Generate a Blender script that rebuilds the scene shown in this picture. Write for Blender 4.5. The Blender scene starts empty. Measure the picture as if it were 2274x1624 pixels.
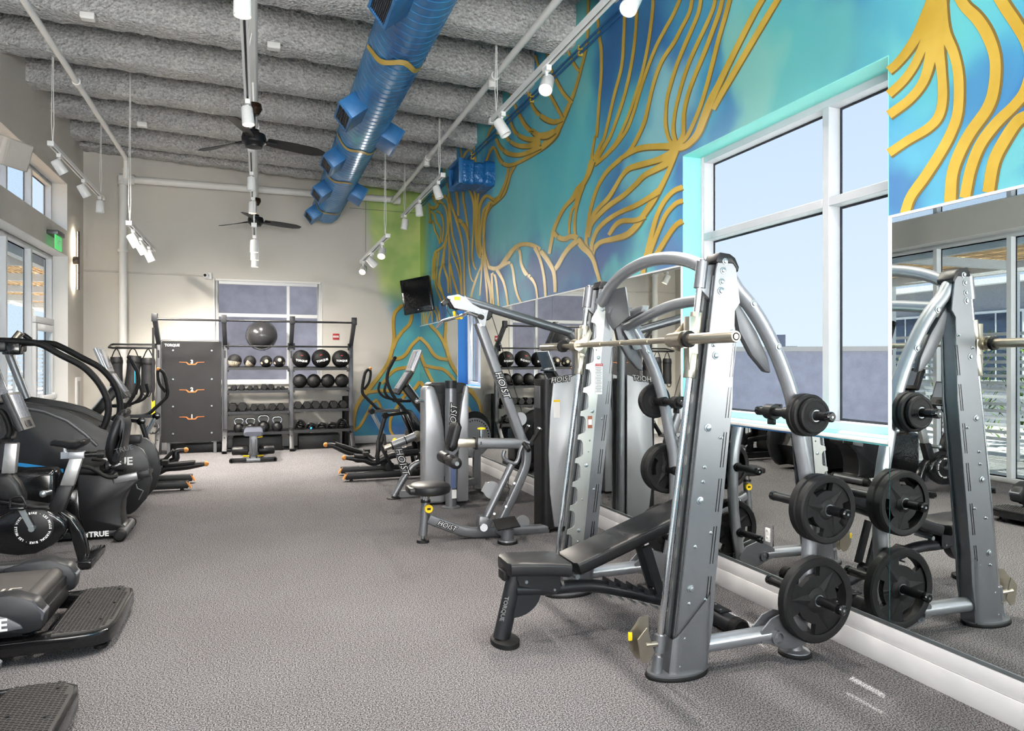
import bpy, bmesh, math, random
from mathutils import Vector, Matrix, noise
random.seed(7)
SC = bpy.context.scene
COL = SC.collection
PI = math.pi
# ------------------------------------------------------------------ camera (metres; X across, Y into the room, Z up)
FPX, CX, CY, CAMH = 1590.0, 1137.0, 808.0, 1.5      # for the 2274 x 1624 photograph
TH = math.atan(562.0 / FPX)
CT, ST = math.cos(TH), math.sin(TH)
cd = bpy.data.cameras.new('camera')
cam = bpy.data.objects.new('camera', cd)
COL.objects.link(cam)
cam.location = (0, 0, CAMH)
cam.rotation_euler = (PI / 2, 0, -TH)
cd.sensor_width = 36
cd.lens = 36 * FPX / 2274
cd.shift_y = (CY - 812.0) / 2274
cd.clip_end = 400
SC.camera = cam
# ------------------------------------------------------------------ world, sun, exposure
wd = bpy.data.worlds.new('sky'); SC.world = wd; wd.use_nodes = True
wn = wd.node_tree.nodes; wl = wd.node_tree.links
for n in list(wn): wn.remove(n)
w_out = wn.new('ShaderNodeOutputWorld'); w_bg = wn.new('ShaderNodeBackground')
w_tc = wn.new('ShaderNodeTexCoord'); w_sep = wn.new('ShaderNodeSeparateXYZ'); w_rmp = wn.new('ShaderNodeValToRGB')
wl.new(w_tc.outputs['Generated'], w_sep.inputs[0]); wl.new(w_sep.outputs['Z'], w_rmp.inputs[0])
w_rmp.color_ramp.elements[0].position = 0.0; w_rmp.color_ramp.elements[0].color = (0.74, 0.82, 0.90, 1)
w_rmp.color_ramp.elements[1].position = 0.35; w_rmp.color_ramp.elements[1].color = (0.58, 0.70, 0.93, 1)
wl.new(w_rmp.outputs[0], w_bg.inputs[0]); wl.new(w_bg.outputs[0], w_out.inputs[0])
w_bg.inputs[1].default_value = 1.0
SUN = bpy.data.lights.new('sun', 'SUN'); SUN.energy = 9.0; SUN.angle = 0.009; SUN.color = (1, 0.95, 0.86)
so = bpy.data.objects.new('sun', SUN); COL.objects.link(so)
so.location = (8, 8, 20)
so.rotation_euler = Vector((-0.23, -0.2, -1)).to_track_quat('-Z', 'Y').to_euler()
SC.view_settings.view_transform = 'Standard'; SC.view_settings.look = 'None'
SC.view_settings.exposure = 0.30; SC.view_settings.gamma = 1.0; SC.view_settings.use_curve_mapping = False
SC.cycles.max_bounces = 6; SC.cycles.diffuse_bounces = 3; SC.cycles.glossy_bounces = 4; SC.cycles.transmission_bounces = 4
SC.cycles.use_adaptive_sampling = True; SC.cycles.adaptive_threshold = 0.09; SC.cycles.adaptive_min_samples = 14
SC.cycles.denoiser = 'OPENIMAGEDENOISE'; SC.cycles.denoising_prefilter = 'NONE'; SC.cycles.denoising_quality = 'BALANCED'
SC.cycles.transparent_max_bounces = 12; SC.cycles.sample_clamp_indirect = 6; SC.cycles.use_denoising = True
SC.cycles.caustics_reflective = False; SC.cycles.caustics_refractive = False

def area_light(name, loc, rot, sx, sy, power, color=(1, 1, 1)):
    l = bpy.data.lights.new(name, 'AREA'); l.shape = 'RECTANGLE'; l.size = sx; l.size_y = sy; l.energy = power; l.color = color
    o = bpy.data.objects.new(name, l); COL.objects.link(o); o.location = loc; o.rotation_euler = rot
    return o
# fill lights added to brighten the hall, unseen behind and above the camera
area_light('fill_light_behind', (0.0, -3.4, 2.3), (math.radians(146), 0, 0), 5.3, 4.4, 1350, (1.0, 0.985, 0.96))
area_light('fill_light_overhead', (-0.2, 0.3, 4.5), (0, 0, 0), 4.2, 6.4, 90, (1.0, 0.985, 0.96))

# ------------------------------------------------------------------ pixel -> place (a direction, cut with a known plane)
def ray(px, py):
    r = (px - CX) / FPX; u = (CY - py) / FPX
    return Vector((r * CT + ST, CT - r * ST, u))
CAM = Vector((0, 0, CAMH))
def gq(px, py, z=0.0):
    d = ray(px, py); return CAM + d * ((z - CAMH) / d.z)
def xq(px, py, X):
    d = ray(px, py); return CAM + d * (X / d.x)
def yq(px, py, Y):
    d = ray(px, py); return CAM + d * (Y / d.y)
def YL(Y, pts): return [yq(a, b, Y) for a, b in pts]
def XL(X, pts): return [xq(a, b, X) for a, b in pts]

# ------------------------------------------------------------------ materials
def lin(c):
    return tuple((v / 255 / 12.92) if v / 255 <= 0.04045 else ((v / 255 + 0.055) / 1.055) ** 2.4 for v in c) + (1.0,)
MATS = {}
def mat(name, rgb, rough=0.5, metal=0.0, bump=0.0, bscale=60.0, var=0.0, vscale=8.0, emit=0.0, spec=0.5, coat=0.0, var2=None, detail=4.0, bdist=0.01, aniso=None):
    if name in MATS: return MATS[name]
    m = bpy.data.materials.new(name); m.use_nodes = True
    nt = m.node_tree; b = nt.nodes['Principled BSDF']
    b.inputs['Base Color'].default_value = lin(rgb); b.inputs['Roughness'].default_value = rough; b.inputs['Metallic'].default_value = metal
    b.inputs['Specular IOR Level'].default_value = spec
    if coat: b.inputs['Coat Weight'].default_value = coat; b.inputs['Coat Roughness'].default_value = 0.15
    if emit:
        b.inputs['Emission Color'].default_value = lin(rgb); b.inputs['Emission Strength'].default_value = emit
    if bump or var:
        tc = nt.nodes.new('ShaderNodeTexCoord')
    if var:
        n = nt.nodes.new('ShaderNodeTexNoise'); n.inputs['Scale'].default_value = vscale; n.inputs['Detail'].default_value = detail
        nt.links.new(tc.outputs['Object'], n.inputs['Vector'])
        r = nt.nodes.new('ShaderNodeValToRGB')
        lo = tuple(max(0, v * (1 - var)) for v in rgb); hi = var2 if var2 else tuple(min(255, v * (1 + var)) for v in rgb)
        r.color_ramp.elements[0].position = 0.3; r.color_ramp.elements[0].color = lin(lo)
        r.color_ramp.elements[1].position = 0.7; r.color_ramp.elements[1].color = lin(hi)
        nt.links.new(n.outputs['Fac'], r.inputs[0]); nt.links.new(r.outputs[0], b.inputs['Base Color'])
    if bump:
        n2 = nt.nodes.new('ShaderNodeTexNoise'); n2.inputs['Scale'].default_value = bscale; n2.inputs['Detail'].default_value = 3
        nt.links.new(tc.outputs['Object'], n2.inputs['Vector'])
        bp = nt.nodes.new('ShaderNodeBump'); bp.inputs['Strength'].default_value = bump; bp.inputs['Distance'].default_value = bdist
        nt.links.new(n2.outputs['Fac'], bp.inputs['Height']); nt.links.new(bp.outputs[0], b.inputs['Normal'])
    MATS[name] = m
    return m
def glass_mat(name, tint=(0.93, 0.96, 0.98), refl=0.06):
    m = bpy.data.materials.new(name); m.use_nodes = True; nt = m.node_tree
    for n in list(nt.nodes): nt.nodes.remove(n)
    o = nt.nodes.new('ShaderNodeOutputMaterial'); t = nt.nodes.new('ShaderNodeBsdfTransparent'); t.inputs[0].default_value = tint + (1,)
    nt.links.new(t.outputs[0], o.inputs[0])
    MATS[name] = m; return m

M_silver = mat('silver_paint', (128, 130, 134), 0.38, 0.7, var=0.03, vscale=300)
M_silver2 = mat('satin_shroud', (168, 170, 174), 0.38, 0.55)
M_nickel = mat('satin_nickel', (190, 182, 166), 0.3, 0.95)
M_chrome = mat('chrome', (225, 227, 230), 0.12, 1.0)
M_steel = mat('zinc_bolt', (158, 166, 170), 0.36, 0.9)
M_tube = mat('silver_tube_paint', (164, 167, 172), 0.32, 0.7)
M_black = mat('black_plastic', (20, 20, 22), 0.42, spec=0.4)
M_gloss = mat('gloss_black', (16, 16, 18), 0.16, coat=0.3)
M_rub = mat('black_rubber', (20, 20, 21), 0.6, spec=0.3, bump=0.15, bscale=400, bdist=0.001)
M_vinyl = mat('black_vinyl', (21, 21, 23), 0.42, spec=0.4, bump=0.12, bscale=350, bdist=0.001)
M_dark = mat('graphite_paint', (34, 35, 38), 0.42, 0.2)
M_slate = mat('slate_grey_steel', (98, 99, 103), 0.42, 0.5)
M_white = mat('white_paint', (232, 231, 228), 0.5)
M_trackw = mat('white_enamel', (238, 238, 236), 0.35)
M_yellow = mat('yellow_plastic', (238, 200, 20), 0.4)
M_orange = mat('orange_accent', (206, 134, 62), 0.5)
M_blue = mat('blue_stripe', (40, 150, 220), 0.4)
M_red = mat('red_label', (170, 40, 45), 0.5)
M_label = mat('white_label', (228, 228, 226), 0.5)
M_letter = mat('white_lettering', (236, 236, 236), 0.5)
M_screen = mat('dark_screen', (4, 4, 5), 0.25, spec=0.15)
M_glare = mat('console_screen_glare', (176, 182, 192), 0.12, 0.7)  # pale colour stands in for bright window reflections on the dark screens
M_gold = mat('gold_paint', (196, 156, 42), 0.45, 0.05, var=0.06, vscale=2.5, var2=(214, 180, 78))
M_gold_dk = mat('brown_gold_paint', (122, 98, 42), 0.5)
M_lamp = mat('lamp_lens', (255, 214, 150), 0.4, emit=14.0)
M_glass = glass_mat('window_glass')

# ------------------------------------------------------------------ mesh builder
def V(*a): return Vector(a)
def frame_of(t):
    t = t.normalized(); up = Vector((0, 0, 1)) if abs(t.z) < 0.92 else Vector((0, 1, 0))
    a = t.cross(up).normalized(); return a, a.cross(t).normalized()
class MB:
    def __init__(s, off=(0, 0, 0)):
        s.v = []; s.f = []; s.m = []; s.off = Vector(off); s.cur = 0
    def add(s, vs, fs):
        b = len(s.v); s.v += [Vector(p) - s.off for p in vs]; s.f += [tuple(i + b for i in f) for f in fs]; s.m += [s.cur] * len(fs)
        return s
    def box(s, c, d, R=None):
        c = Vector(c); hx, hy, hz = d[0] / 2, d[1] / 2, d[2] / 2
        vs = []
        for z in (-hz, hz):
            for x, y in ((-hx, -hy), (hx, -hy), (hx, hy), (-hx, hy)):
                p = Vector((x, y, z)); vs.append(c + (R @ p if R else p))
        return s.add(vs, [(3, 2, 1, 0), (4, 5, 6, 7), (0, 1, 5, 4), (1, 2, 6, 5), (2, 3, 7, 6), (3, 0, 4, 7)])
    def box2(s, a, b):
        a, b = Vector(a), Vector(b); return s.box((a + b) / 2, [abs(b[i] - a[i]) for i in range(3)])
    def bar(s, p0, p1, w, h, up=None):               # rectangular bar from p0 to p1; w across, h along up
        p0, p1 = Vector(p0), Vector(p1); t = (p1 - p0).normalized()
        if up is None: a, b = frame_of(t)
        else:
            u = Vector(up); a = t.cross(u).normalized(); b = a.cross(t).normalized()
        vs = []
        for p in (p0, p1):
            for i, j in ((-1, -1), (1, -1), (1, 1), (-1, 1)): vs.append(p + a * (w / 2 * i) + b * (h / 2 * j))
        return s.add(vs, [(3, 2, 1, 0), (4, 5, 6, 7), (0, 1, 5, 4), (1, 2, 6, 5), (2, 3, 7, 6), (3, 0, 4, 7)])
    def tube(s, pts, r, n=14, caps=True, sy=1.0, up=None):
        pts = [Vector(p) for p in pts]; k = len(pts); rs = r if isinstance(r, (list, tuple)) else [r] * k
        vs = []; pa = None
        for i, p in enumerate(pts):
            if i == 0: t = pts[1] - p
            elif i == k - 1: t = p - pts[i - 1]
            else: t = (pts[i + 1] - p).normalized() + (p - pts[i - 1]).normalized()
            t.normalize()
            if pa is None:
                if up is not None: a = t.cross(Vector(up)).normalized()
                else: a, _ = frame_of(t)
            else:
                a = (pa - t * pa.dot(t)).normalized()
            b = a.cross(t).normalized(); pa = a
            for j in range(n):
                q = 2 * PI * j / n; vs.append(p + a * (rs[i] * math.cos(q)) + b * (rs[i] * sy * math.sin(q)))
        fs = []
        for i in range(k - 1):
            for j in range(n):
                j2 = (j + 1) % n; fs.append((i * n + j, i * n + j2, (i + 1) * n + j2, (i + 1) * n + j))
        if caps: fs.append(tuple(range(n - 1, -1, -1))); fs.append(tuple((k - 1) * n + j for j in range(n)))
        return s.add(vs, fs)
    def cyl(s, p0, p1, r0, r1=None, n=18): return s.tube([p0, p1], [r0, r0 if r1 is None else r1], n)
    def pipe(s, p0, p1, r, ri, n=18):                 # open thick tube
        p0, p1 = Vector(p0), Vector(p1); ax = (p1 - p0)
        return s.lathe([(ri, 0), (r, 0), (r, ax.length), (ri, ax.length), (ri, 0)], p0, ax, n)
    def lathe(s, prof, o=(0, 0, 0), ax=(0, 0, 1), n=24):
        o = Vector(o); t = Vector(ax).normalized(); a, b = frame_of(t)
        vs = []; fs = []; k = len(prof)
        for r, h in prof:
            for j in range(n):
                q = 2 * PI * j / n; vs.append(o + t * h + a * (r * math.cos(q)) + b * (r * math.sin(q)))
        for i in range(k - 1):
            for j in range(n):
                j2 = (j + 1) % n; fs.append((i * n + j, i * n + j2, (i + 1) * n + j2, (i + 1) * n + j))
        if prof[0][0] > 1e-5 and prof[0] != prof[-1]: fs.append(tuple(range(n - 1, -1, -1)))
        if prof[-1][0] > 1e-5 and prof[0] != prof[-1]: fs.append(tuple((k - 1) * n + j for j in range(n)))
        return s.add(vs, fs)
    def prism(s, poly, w):                           # planar polygon (3D points) extruded by the vector w, centred on it
        w = Vector(w); n = len(poly); A = [Vector(p) - w / 2 for p in poly]; B = [Vector(p) + w / 2 for p in poly]
        fs = [tuple(range(n - 1, -1, -1)), tuple(range(n, 2 * n))] + [(i, (i + 1) % n, n + (i + 1) % n, n + i) for i in range(n)]
        return s.add(A + B, fs)
    def ball(s, c, r, n=20, k=12, sc=(1, 1, 1)):
        c = Vector(c); vs = []; fs = []
        for i in range(k + 1):
            q = PI * i / k
            for j in range(n):
                p = 2 * PI * j / n; vs.append(c + Vector((r * sc[0] * math.sin(q) * math.cos(p), r * sc[1] * math.sin(q) * math.sin(p), r * sc[2] * math.cos(q))))
        for i in range(k):
            for j in range(n):
                j2 = (j + 1) % n; fs.append((i * n + j, (i + 1) * n + j, (i + 1) * n + j2, i * n + j2))
        return s.add(vs, fs)
    def loft(s, rings, caps=True):
        n = len(rings[0]); k = len(rings); vs = [Vector(p) for r in rings for p in r]; fs = []
        for i in range(k - 1):
            for j in range(n):
                j2 = (j + 1) % n; fs.append((i * n + j, i * n + j2, (i + 1) * n + j2, (i + 1) * n + j))
        if caps: fs.append(tuple(range(n - 1, -1, -1))); fs.append(tuple((k - 1) * n + j for j in range(n)))
        return s.add(vs, fs)
    def build(s, name, m, parent=None, bev=0.0, seg=2, smooth=38):
        me = bpy.data.meshes.new(name); me.from_pydata([tuple(p) for p in s.v], [], s.f)
        for x in (m if isinstance(m, (list, tuple)) else [m]): me.materials.append(x)
        if max(s.m, default=0): me.polygons.foreach_set('material_index', s.m)
        bm = bmesh.new(); bm.from_mesh(me)
        bmesh.ops.remove_doubles(bm, verts=bm.verts, dist=1e-5)
        bmesh.ops.recalc_face_normals(bm, faces=bm.faces)
        if bev:
            es = [e for e in bm.edges if len(e.link_faces) == 2 and e.calc_face_angle(0) > 0.6]
            if es: bmesh.ops.bevel(bm, geom=es, offset=bev, segments=seg, affect='EDGES', profile=0.5, clamp_overlap=True)
        bm.to_mesh(me); bm.free()
        if smooth:
            me.polygons.foreach_set('use_smooth', [True] * len(me.polygons)); me.set_sharp_from_angle(angle=math.radians(smooth))
        o = bpy.data.objects.new(name, me); COL.objects.link(o)
        if parent: o.parent = parent
        return o
def arc(c, r, a0, a1, n, u=(1, 0, 0), v=(0, 0, 1)):
    c, u, v = Vector(c), Vector(u), Vector(v)
    return [c + u * (r * math.cos(a0 + (a1 - a0) * i / n)) + v * (r * math.sin(a0 + (a1 - a0) * i / n)) for i in range(n + 1)]
def spline(pts, m=6):
    pts = [Vector(p) for p in pts]; out = []
    P = [pts[0] * 2 - pts[1]] + pts + [pts[-1] * 2 - pts[-2]]
    for i in range(1, len(P) - 2):
        for k in range(m):
            t = k / m; a, b, c, d = P[i - 1], P[i], P[i + 1], P[i + 2]
            out.append(0.5 * ((2 * b) + (c - a) * t + (2 * a - 5 * b + 4 * c - d) * t * t + (3 * b - a - 3 * c + d) * t ** 3))
    out.append(pts[-1]); return out
def rrect(w, h, r, n=4):                              # rounded rectangle outline in 2D
    o = []
    for cx, cy, a in ((w / 2 - r, h / 2 - r, 0), (-w / 2 + r, h / 2 - r, PI / 2), (-w / 2 + r, -h / 2 + r, PI), (w / 2 - r, -h / 2 + r, 1.5 * PI)):
        for i in range(n + 1):
            q = a + PI / 2 * i / n; o.append((cx + r * math.cos(q), cy + r * math.sin(q)))
    return o
def tag(o, label=None, cat=None, group=None, kind=None):
    if label: o['label'] = label
    if cat: o['category'] = cat
    if group: o['group'] = group
    if kind: o['kind'] = kind
    return o
def thing(name, loc, label, cat, group=None, rz=0.0):
    o = bpy.data.objects.new(name, None); COL.objects.link(o); o.location = loc; o.rotation_euler = (0, 0, rz)
    o.empty_display_size = 0.1
    return tag(o, label, cat, group)
def struct(o): o['kind'] = 'structure'; return o
def copy_tree(o, parent=None):
    c = o.copy(); COL.objects.link(c); c.parent = parent
    for ch in list(o.children): copy_tree(ch, c)
    return c
def text(name, body, size, o, u, v, m, parent, ext=0.0012, off=(0, 0, 0), align='CENTER', bold=0.0, shear=0.0):
    """flat lettering: origin o, reading direction u, up direction v (world), as a mesh part"""
    cu = bpy.data.curves.new(name, 'FONT'); cu.body = body; cu.size = size; cu.align_x = align; cu.align_y = 'CENTER'
    cu.extrude = ext; cu.offset = bold; cu.shear = shear; cu.resolution_u = 2
    t = bpy.data.objects.new(name, cu)
    me = bpy.data.meshes.new_from_object(t)
    bpy.data.objects.remove(t); bpy.data.curves.remove(cu)
    u = Vector(u).normalized(); v = Vector(v); v = (v - u * v.dot(u)).normalized(); w = u.cross(v)
    R = Matrix((u, v, w)).transposed().to_4x4(); R.translation = Vector(o) - Vector(off)
    me.transform(R); me.materials.clear(); me.materials.append(m)
    ob = bpy.data.objects.new(name, me); COL.objects.link(ob); ob.parent = parent
    return ob
# ================================================================== the room
WX, LX, BY, FY = 2.947, -2.77, 13.682, -4.0           # right wall, left wall, back wall, wall behind the camera
M_wall = mat('greige_wall_paint', (206, 202, 194), 0.75, bump=0.05, bscale=180, bdist=0.002)
M_base = mat('white_baseboard', (208, 207, 208), 0.55)
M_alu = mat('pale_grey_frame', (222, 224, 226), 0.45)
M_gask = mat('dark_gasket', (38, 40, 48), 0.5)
M_aqua = mat('aqua_reveal_paint', (132, 214, 206), 0.6)
M_bluer = mat('blue_reveal_paint', (46, 124, 200), 0.6)

def carpet_mat():
    m = bpy.data.materials.new('speckled_grey_carpet'); m.use_nodes = True; nt = m.node_tree; b = nt.nodes['Principled BSDF']
    tc = nt.nodes.new('ShaderNodeTexCoord')
    n1 = nt.nodes.new('ShaderNodeTexNoise'); n1.inputs['Scale'].default_value = 150; n1.inputs['Detail'].default_value = 3; n1.inputs['Roughness'].default_value = 0.7
    n2 = nt.nodes.new('ShaderNodeTexNoise'); n2.inputs['Scale'].default_value = 1.3; n2.inputs['Detail'].default_value = 3
    r = nt.nodes.new('ShaderNodeValToRGB'); e = r.color_ramp.elements
    e[0].position = 0.38; e[0].color = lin((40, 39, 40)); e[1].position = 0.61; e[1].color = lin((150, 149, 152))
    k = r.color_ramp.elements.new(0.49); k.color = lin((92, 90, 91))
    mx = nt.nodes.new('ShaderNodeMixRGB'); mx.blend_type = 'MULTIPLY'; mx.inputs[0].default_value = 0.5
    r2 = nt.nodes.new('ShaderNodeValToRGB'); r2.color_ramp.elements[0].position = 0.3; r2.color_ramp.elements[0].color = (0.78, 0.76, 0.75, 1); r2.color_ramp.elements[1].position = 0.75
    bp = nt.nodes.new('ShaderNodeBump'); bp.inputs['Strength'].default_value = 0.2; bp.inputs['Distance'].default_value = 0.002
    for n in (n1, n2): nt.links.new(tc.outputs['Object'], n.inputs['Vector'])
    nt.links.new(n1.outputs['Fac'], r.inputs[0]); nt.links.new(n2.outputs['Fac'], r2.inputs[0])
    nt.links.new(r.outputs[0], mx.inputs[1]); nt.links.new(r2.outputs[0], mx.inputs[2]); nt.links.new(mx.outputs[0], b.inputs['Base Color'])
    nt.links.new(n1.outputs['Fac'], bp.inputs['Height']); nt.links.new(bp.outputs[0], b.inputs['Normal'])
    b.inputs['Roughness'].default_value = 1.0; b.inputs['Specular IOR Level'].default_value = 0.0
    return m
struct(MB().box2((LX - 0.3, FY, -0.1), (WX + 0.3, BY + 0.3, 0)).build('floor', carpet_mat(), smooth=0))

# ---------------------------------------------------------------- mural paint
def mural_mat(name, back=False):
    m = bpy.data.materials.new(name); m.use_nodes = True; nt = m.node_tree; L = nt.links.new; b = nt.nodes['Principled BSDF']
    def N(t): return nt.nodes.new('ShaderNode' + t)
    tc = N('TexCoord'); mp = N('Mapping'); mp.inputs['Scale'].default_value = (0.6, 0.85, 0.42); mp.inputs['Rotation'].default_value = (math.radians(-32), 0, 0)
    n1 = N('TexNoise'); n1.inputs['Scale'].default_value = 1.15; n1.inputs['Detail'].default_value = 2.2; n1.inputs['Roughness'].default_value = 0.45; n1.inputs['Distortion'].default_value = 0.35
    L(tc.outputs['Object'], mp.inputs[0]); L(mp.outputs[0], n1.inputs['Vector'])
    r = N('ValToRGB'); e = r.color_ramp.elements
    e[0].position = 0.30; e[0].color = lin((76, 100, 154)); e[1].position = 0.74; e[1].color = lin((152, 206, 200))
    for p, c in ((0.39, (52, 114, 172)), (0.48, (72, 154, 188)), (0.58, (96, 186, 190))):
        k = r.color_ramp.elements.new(p); k.color = lin(c)
    L(n1.outputs['Fac'], r.inputs[0]); col = r.outputs[0]
    sp = N('SeparateXYZ'); L(tc.outputs['Object'], sp.inputs[0])
    if not back:                                       # the painter's large soft colour patches, each at its place on the wall
        nz = N('TexNoise'); nz.inputs['Scale'].default_value = 1.6; nz.inputs['Detail'].default_value = 2.5; L(tc.outputs['Object'], nz.inputs['Vector'])
        wv = N('VectorMath'); wv.operation = 'SUBTRACT'; wv.inputs[1].default_value = (0.5, 0.5, 0.5); L(nz.outputs['Color'], wv.inputs[0])
        ws = N('VectorMath'); ws.operation = 'SCALE'; ws.inputs['Scale'].default_value = 0.9; L(wv.outputs[0], ws.inputs[0])
        wa = N('VectorMath'); wa.operation = 'ADD'; L(tc.outputs['Object'], wa.inputs[0]); L(ws.outputs[0], wa.inputs[1])
        for px, py, rx, ry, c in PATCHES:
            a = xq(px, py, WX); b1 = xq(px - rx, py, WX); b2 = xq(px + rx, py, WX); t1 = xq(px, py - ry, WX)
            ky = 2.0 / max(0.1, abs(b1.y - b2.y)); kz = 1.0 / max(0.1, abs(t1.z - a.z))
            vs = N('VectorMath'); vs.operation = 'SUBTRACT'; vs.inputs[1].default_value = tuple(a); L(wa.outputs[0], vs.inputs[0])
            vm = N('VectorMath'); vm.operation = 'MULTIPLY'; vm.inputs[1].default_value = (0, ky, kz); L(vs.outputs[0], vm.inputs[0])
            vl = N('VectorMath'); vl.operation = 'LENGTH'; L(vm.outputs[0], vl.inputs[0])
            mk = N('MapRange'); mk.interpolation_type = 'SMOOTHSTEP'; mk.inputs[1].default_value = 1.45; mk.inputs[2].default_value = 0.45; mk.inputs[4].default_value = 0.85; L(vl.outputs['Value'], mk.inputs[0])
            mc = N('MixRGB'); mc.inputs[2].default_value = lin(c); L(mk.outputs[0], mc.inputs[0]); L(col, mc.inputs[1]); col = mc.outputs[0]
    if not back:                                       # the corner strip turns green where it meets the back wall
        mr = N('MapRange'); mr.interpolation_type = 'SMOOTHSTEP'
        mr.inputs[1].default_value = 12.75; mr.inputs[2].default_value = 13.55; L(sp.outputs['Y'], mr.inputs[0])
        mz = N('MapRange'); mz.interpolation_type = 'SMOOTHSTEP'; mz.inputs[1].default_value = 2.6; mz.inputs[2].default_value = 3.3; L(sp.outputs['Z'], mz.inputs[0])
        mu = N('Math'); mu.operation = 'MULTIPLY'; L(mr.outputs[0], mu.inputs[0]); L(mz.outputs[0], mu.inputs[1])
        mx = N('MixRGB'); mx.inputs[2].default_value = lin((178, 208, 112)); L(mu.outputs[0], mx.inputs[0]); L(col, mx.inputs[1]); col = mx.outputs[0]
    else:                                              # soft green wash on the plain wall, bluer towards the floor
        n2 = N('TexNoise'); n2.inputs['Scale'].default_value = 2.2; L(tc.outputs['Object'], n2.inputs['Vector'])
        rg = N('ValToRGB'); rg.color_ramp.elements[0].position = 0.35; rg.color_ramp.elements[0].color = lin((164, 196, 112)); rg.color_ramp.elements[1].position = 0.68; rg.color_ramp.elements[1].color = lin((200, 214, 134))
        L(n2.outputs['Fac'], rg.inputs[0])
        mz = N('MapRange'); mz.interpolation_type = 'SMOOTHSTEP'; mz.inputs[1].default_value = 2.35; mz.inputs[2].default_value = 3.05; L(sp.outputs['Z'], mz.inputs[0])
        mx = N('MixRGB'); L(mz.outputs[0], mx.inputs[0]); L(col, mx.inputs[1]); L(rg.outputs[0], mx.inputs[2])
        # left border runs from x = 2.3 (z 2.3) to x = 1.75 (z 4.6)
        ma = N('Math'); ma.operation = 'MULTIPLY_ADD'; ma.inputs[1].default_value = 0.235; L(sp.outputs['Z'], ma.inputs[0]); L(sp.outputs['X'], ma.inputs[2])
        na = N('Math'); na.operation = 'MULTIPLY_ADD'; na.inputs[1].default_value = 0.35; L(n2.outputs['Fac'], na.inputs[0]); L(ma.outputs[0], na.inputs[2])
        mk = N('MapRange'); mk.interpolation_type = 'SMOOTHSTEP'; mk.inputs[1].default_value = 2.93; mk.inputs[2].default_value = 3.25; L(na.outputs[0], mk.inputs[0])
        zc = N('MapRange'); zc.inputs[1].default_value = 2.25; zc.inputs[2].default_value = 2.6; L(sp.outputs['Z'], zc.inputs[0])
        mm = N('Math'); mm.operation = 'MULTIPLY'; L(mk.outputs[0], mm.inputs[0]); L(zc.outputs[0], mm.inputs[1])
        m2 = N('MixRGB'); m2.inputs[1].default_value = lin((206, 202, 194)); L(mm.outputs[0], m2.inputs[0]); L(mx.outputs[0], m2.inputs[2]); col = m2.outputs[0]
    L(col, b.inputs['Base Color']); b.inputs['Roughness'].default_value = 0.6
    return m
PATCHES = ((1220, 420, 120, 150, (94, 188, 194)), (1130, 470, 60, 90, (120, 198, 200)), (1230, 200, 60, 90, (112, 190, 196)), (1400, 90, 80, 130, (46, 106, 162)), (1370, 470, 55, 140, (66, 112, 170)),
           (1475, 230, 55, 110, (146, 204, 208)), (1250, 610, 110, 45, (84, 112, 164)), (1400, 625, 80, 40, (104, 194, 196)), (1595, 110, 32, 140, (58, 114, 172)), (1560, 30, 40, 60, (72, 150, 186)), (1780, 120, 170, 150, (96, 180, 176)),
           (1660, 160, 45, 90, (128, 190, 180)), (2000, 430, 60, 70, (64, 110, 164)), (1990, 130, 50, 90, (104, 192, 192)), (2175, 220, 50, 120, (66, 130, 178)), (2240, 400, 60, 60, (106, 188, 190)), (2090, 330, 60, 90, (84, 160, 192)),
           (1010, 560, 45, 150, (78, 124, 174)), (960, 520, 20, 90, (84, 176, 190)), (1490, 560, 50, 60, (86, 116, 168)), (1430, 400, 40, 60, (120, 192, 200)))
M_mural = mural_mat('mural_wall_paint'); M_backw = mural_mat('greige_wall_with_green_wash', True)

# ---------------------------------------------------------------- walls (with real openings)
def wall_x(name, x0, x1, y0, y1, z1, holes, m):        # wall along Y with rectangular holes (y0,y1,z0,z1), sorted by y, maybe stacked
    ys = sorted({y0, y1} | {h[0] for h in holes} | {h[1] for h in holes}); mb = MB()
    for a, b in zip(ys, ys[1:]):
        hs = sorted([h for h in holes if h[0] <= a + 1e-6 and h[1] >= b - 1e-6], key=lambda h: h[2]); z = 0.0
        for h in hs:
            if h[2] > z: mb.box2((x0, a, z), (x1, b, h[2]))
            z = h[3]
        mb.box2((x0, a, z), (x1, b, z1))
    return struct(mb.build(name, m, smooth=0))
W1 = (2.726, 4.56, 1.12, 3.033); W2 = (9.65, 10.884, 1.17, 2.407)
LW = (-3.0, 12.66, 0.0, 3.152); UW = (-3.0, 12.62, 3.53, 4.255)
wall_right = wall_x('wall_right', WX, WX + 0.27, FY, BY, 5.3, [W1, W2], M_mural)
wall_left = wall_x('wall_left', LX - 0.32, LX, FY, BY, 5.6, [LW, UW], M_wall)
BW = (-0.728, 1.077, 1.155, 2.975)
mb = MB(); mb.box2((LX - 0.32, BY, 0), (BW[0], BY + 0.3, 5.6)); mb.box2((BW[1], BY, 0), (WX + 0.32, BY + 0.3, 5.6))
mb.box2((BW[0], BY, 0), (BW[1], BY + 0.3, BW[2])); mb.box2((BW[0], BY, BW[3]), (BW[1], BY + 0.3, 5.6))
wall_back = struct(mb.build('wall_back', M_backw, smooth=0))
struct(MB().box2((LX - 0.32, FY - 0.3, 0), (WX + 0.32, FY, 5.6)).build('wall_front', M_wall, smooth=0))
# shadow joints of the back wall boards
mj = mat('wall_joint', (120, 118, 112), 0.8)
for nm, a, b in (('joint_line', yq(812, 430, BY), yq(812, 560, BY)), ('joint_line', yq(776, 462, BY), yq(930, 474, BY))):
    MB().bar(a, b, 0.008, 0.004, up=(0, 1, 0)).build(nm, mj, wall_back)
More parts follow.
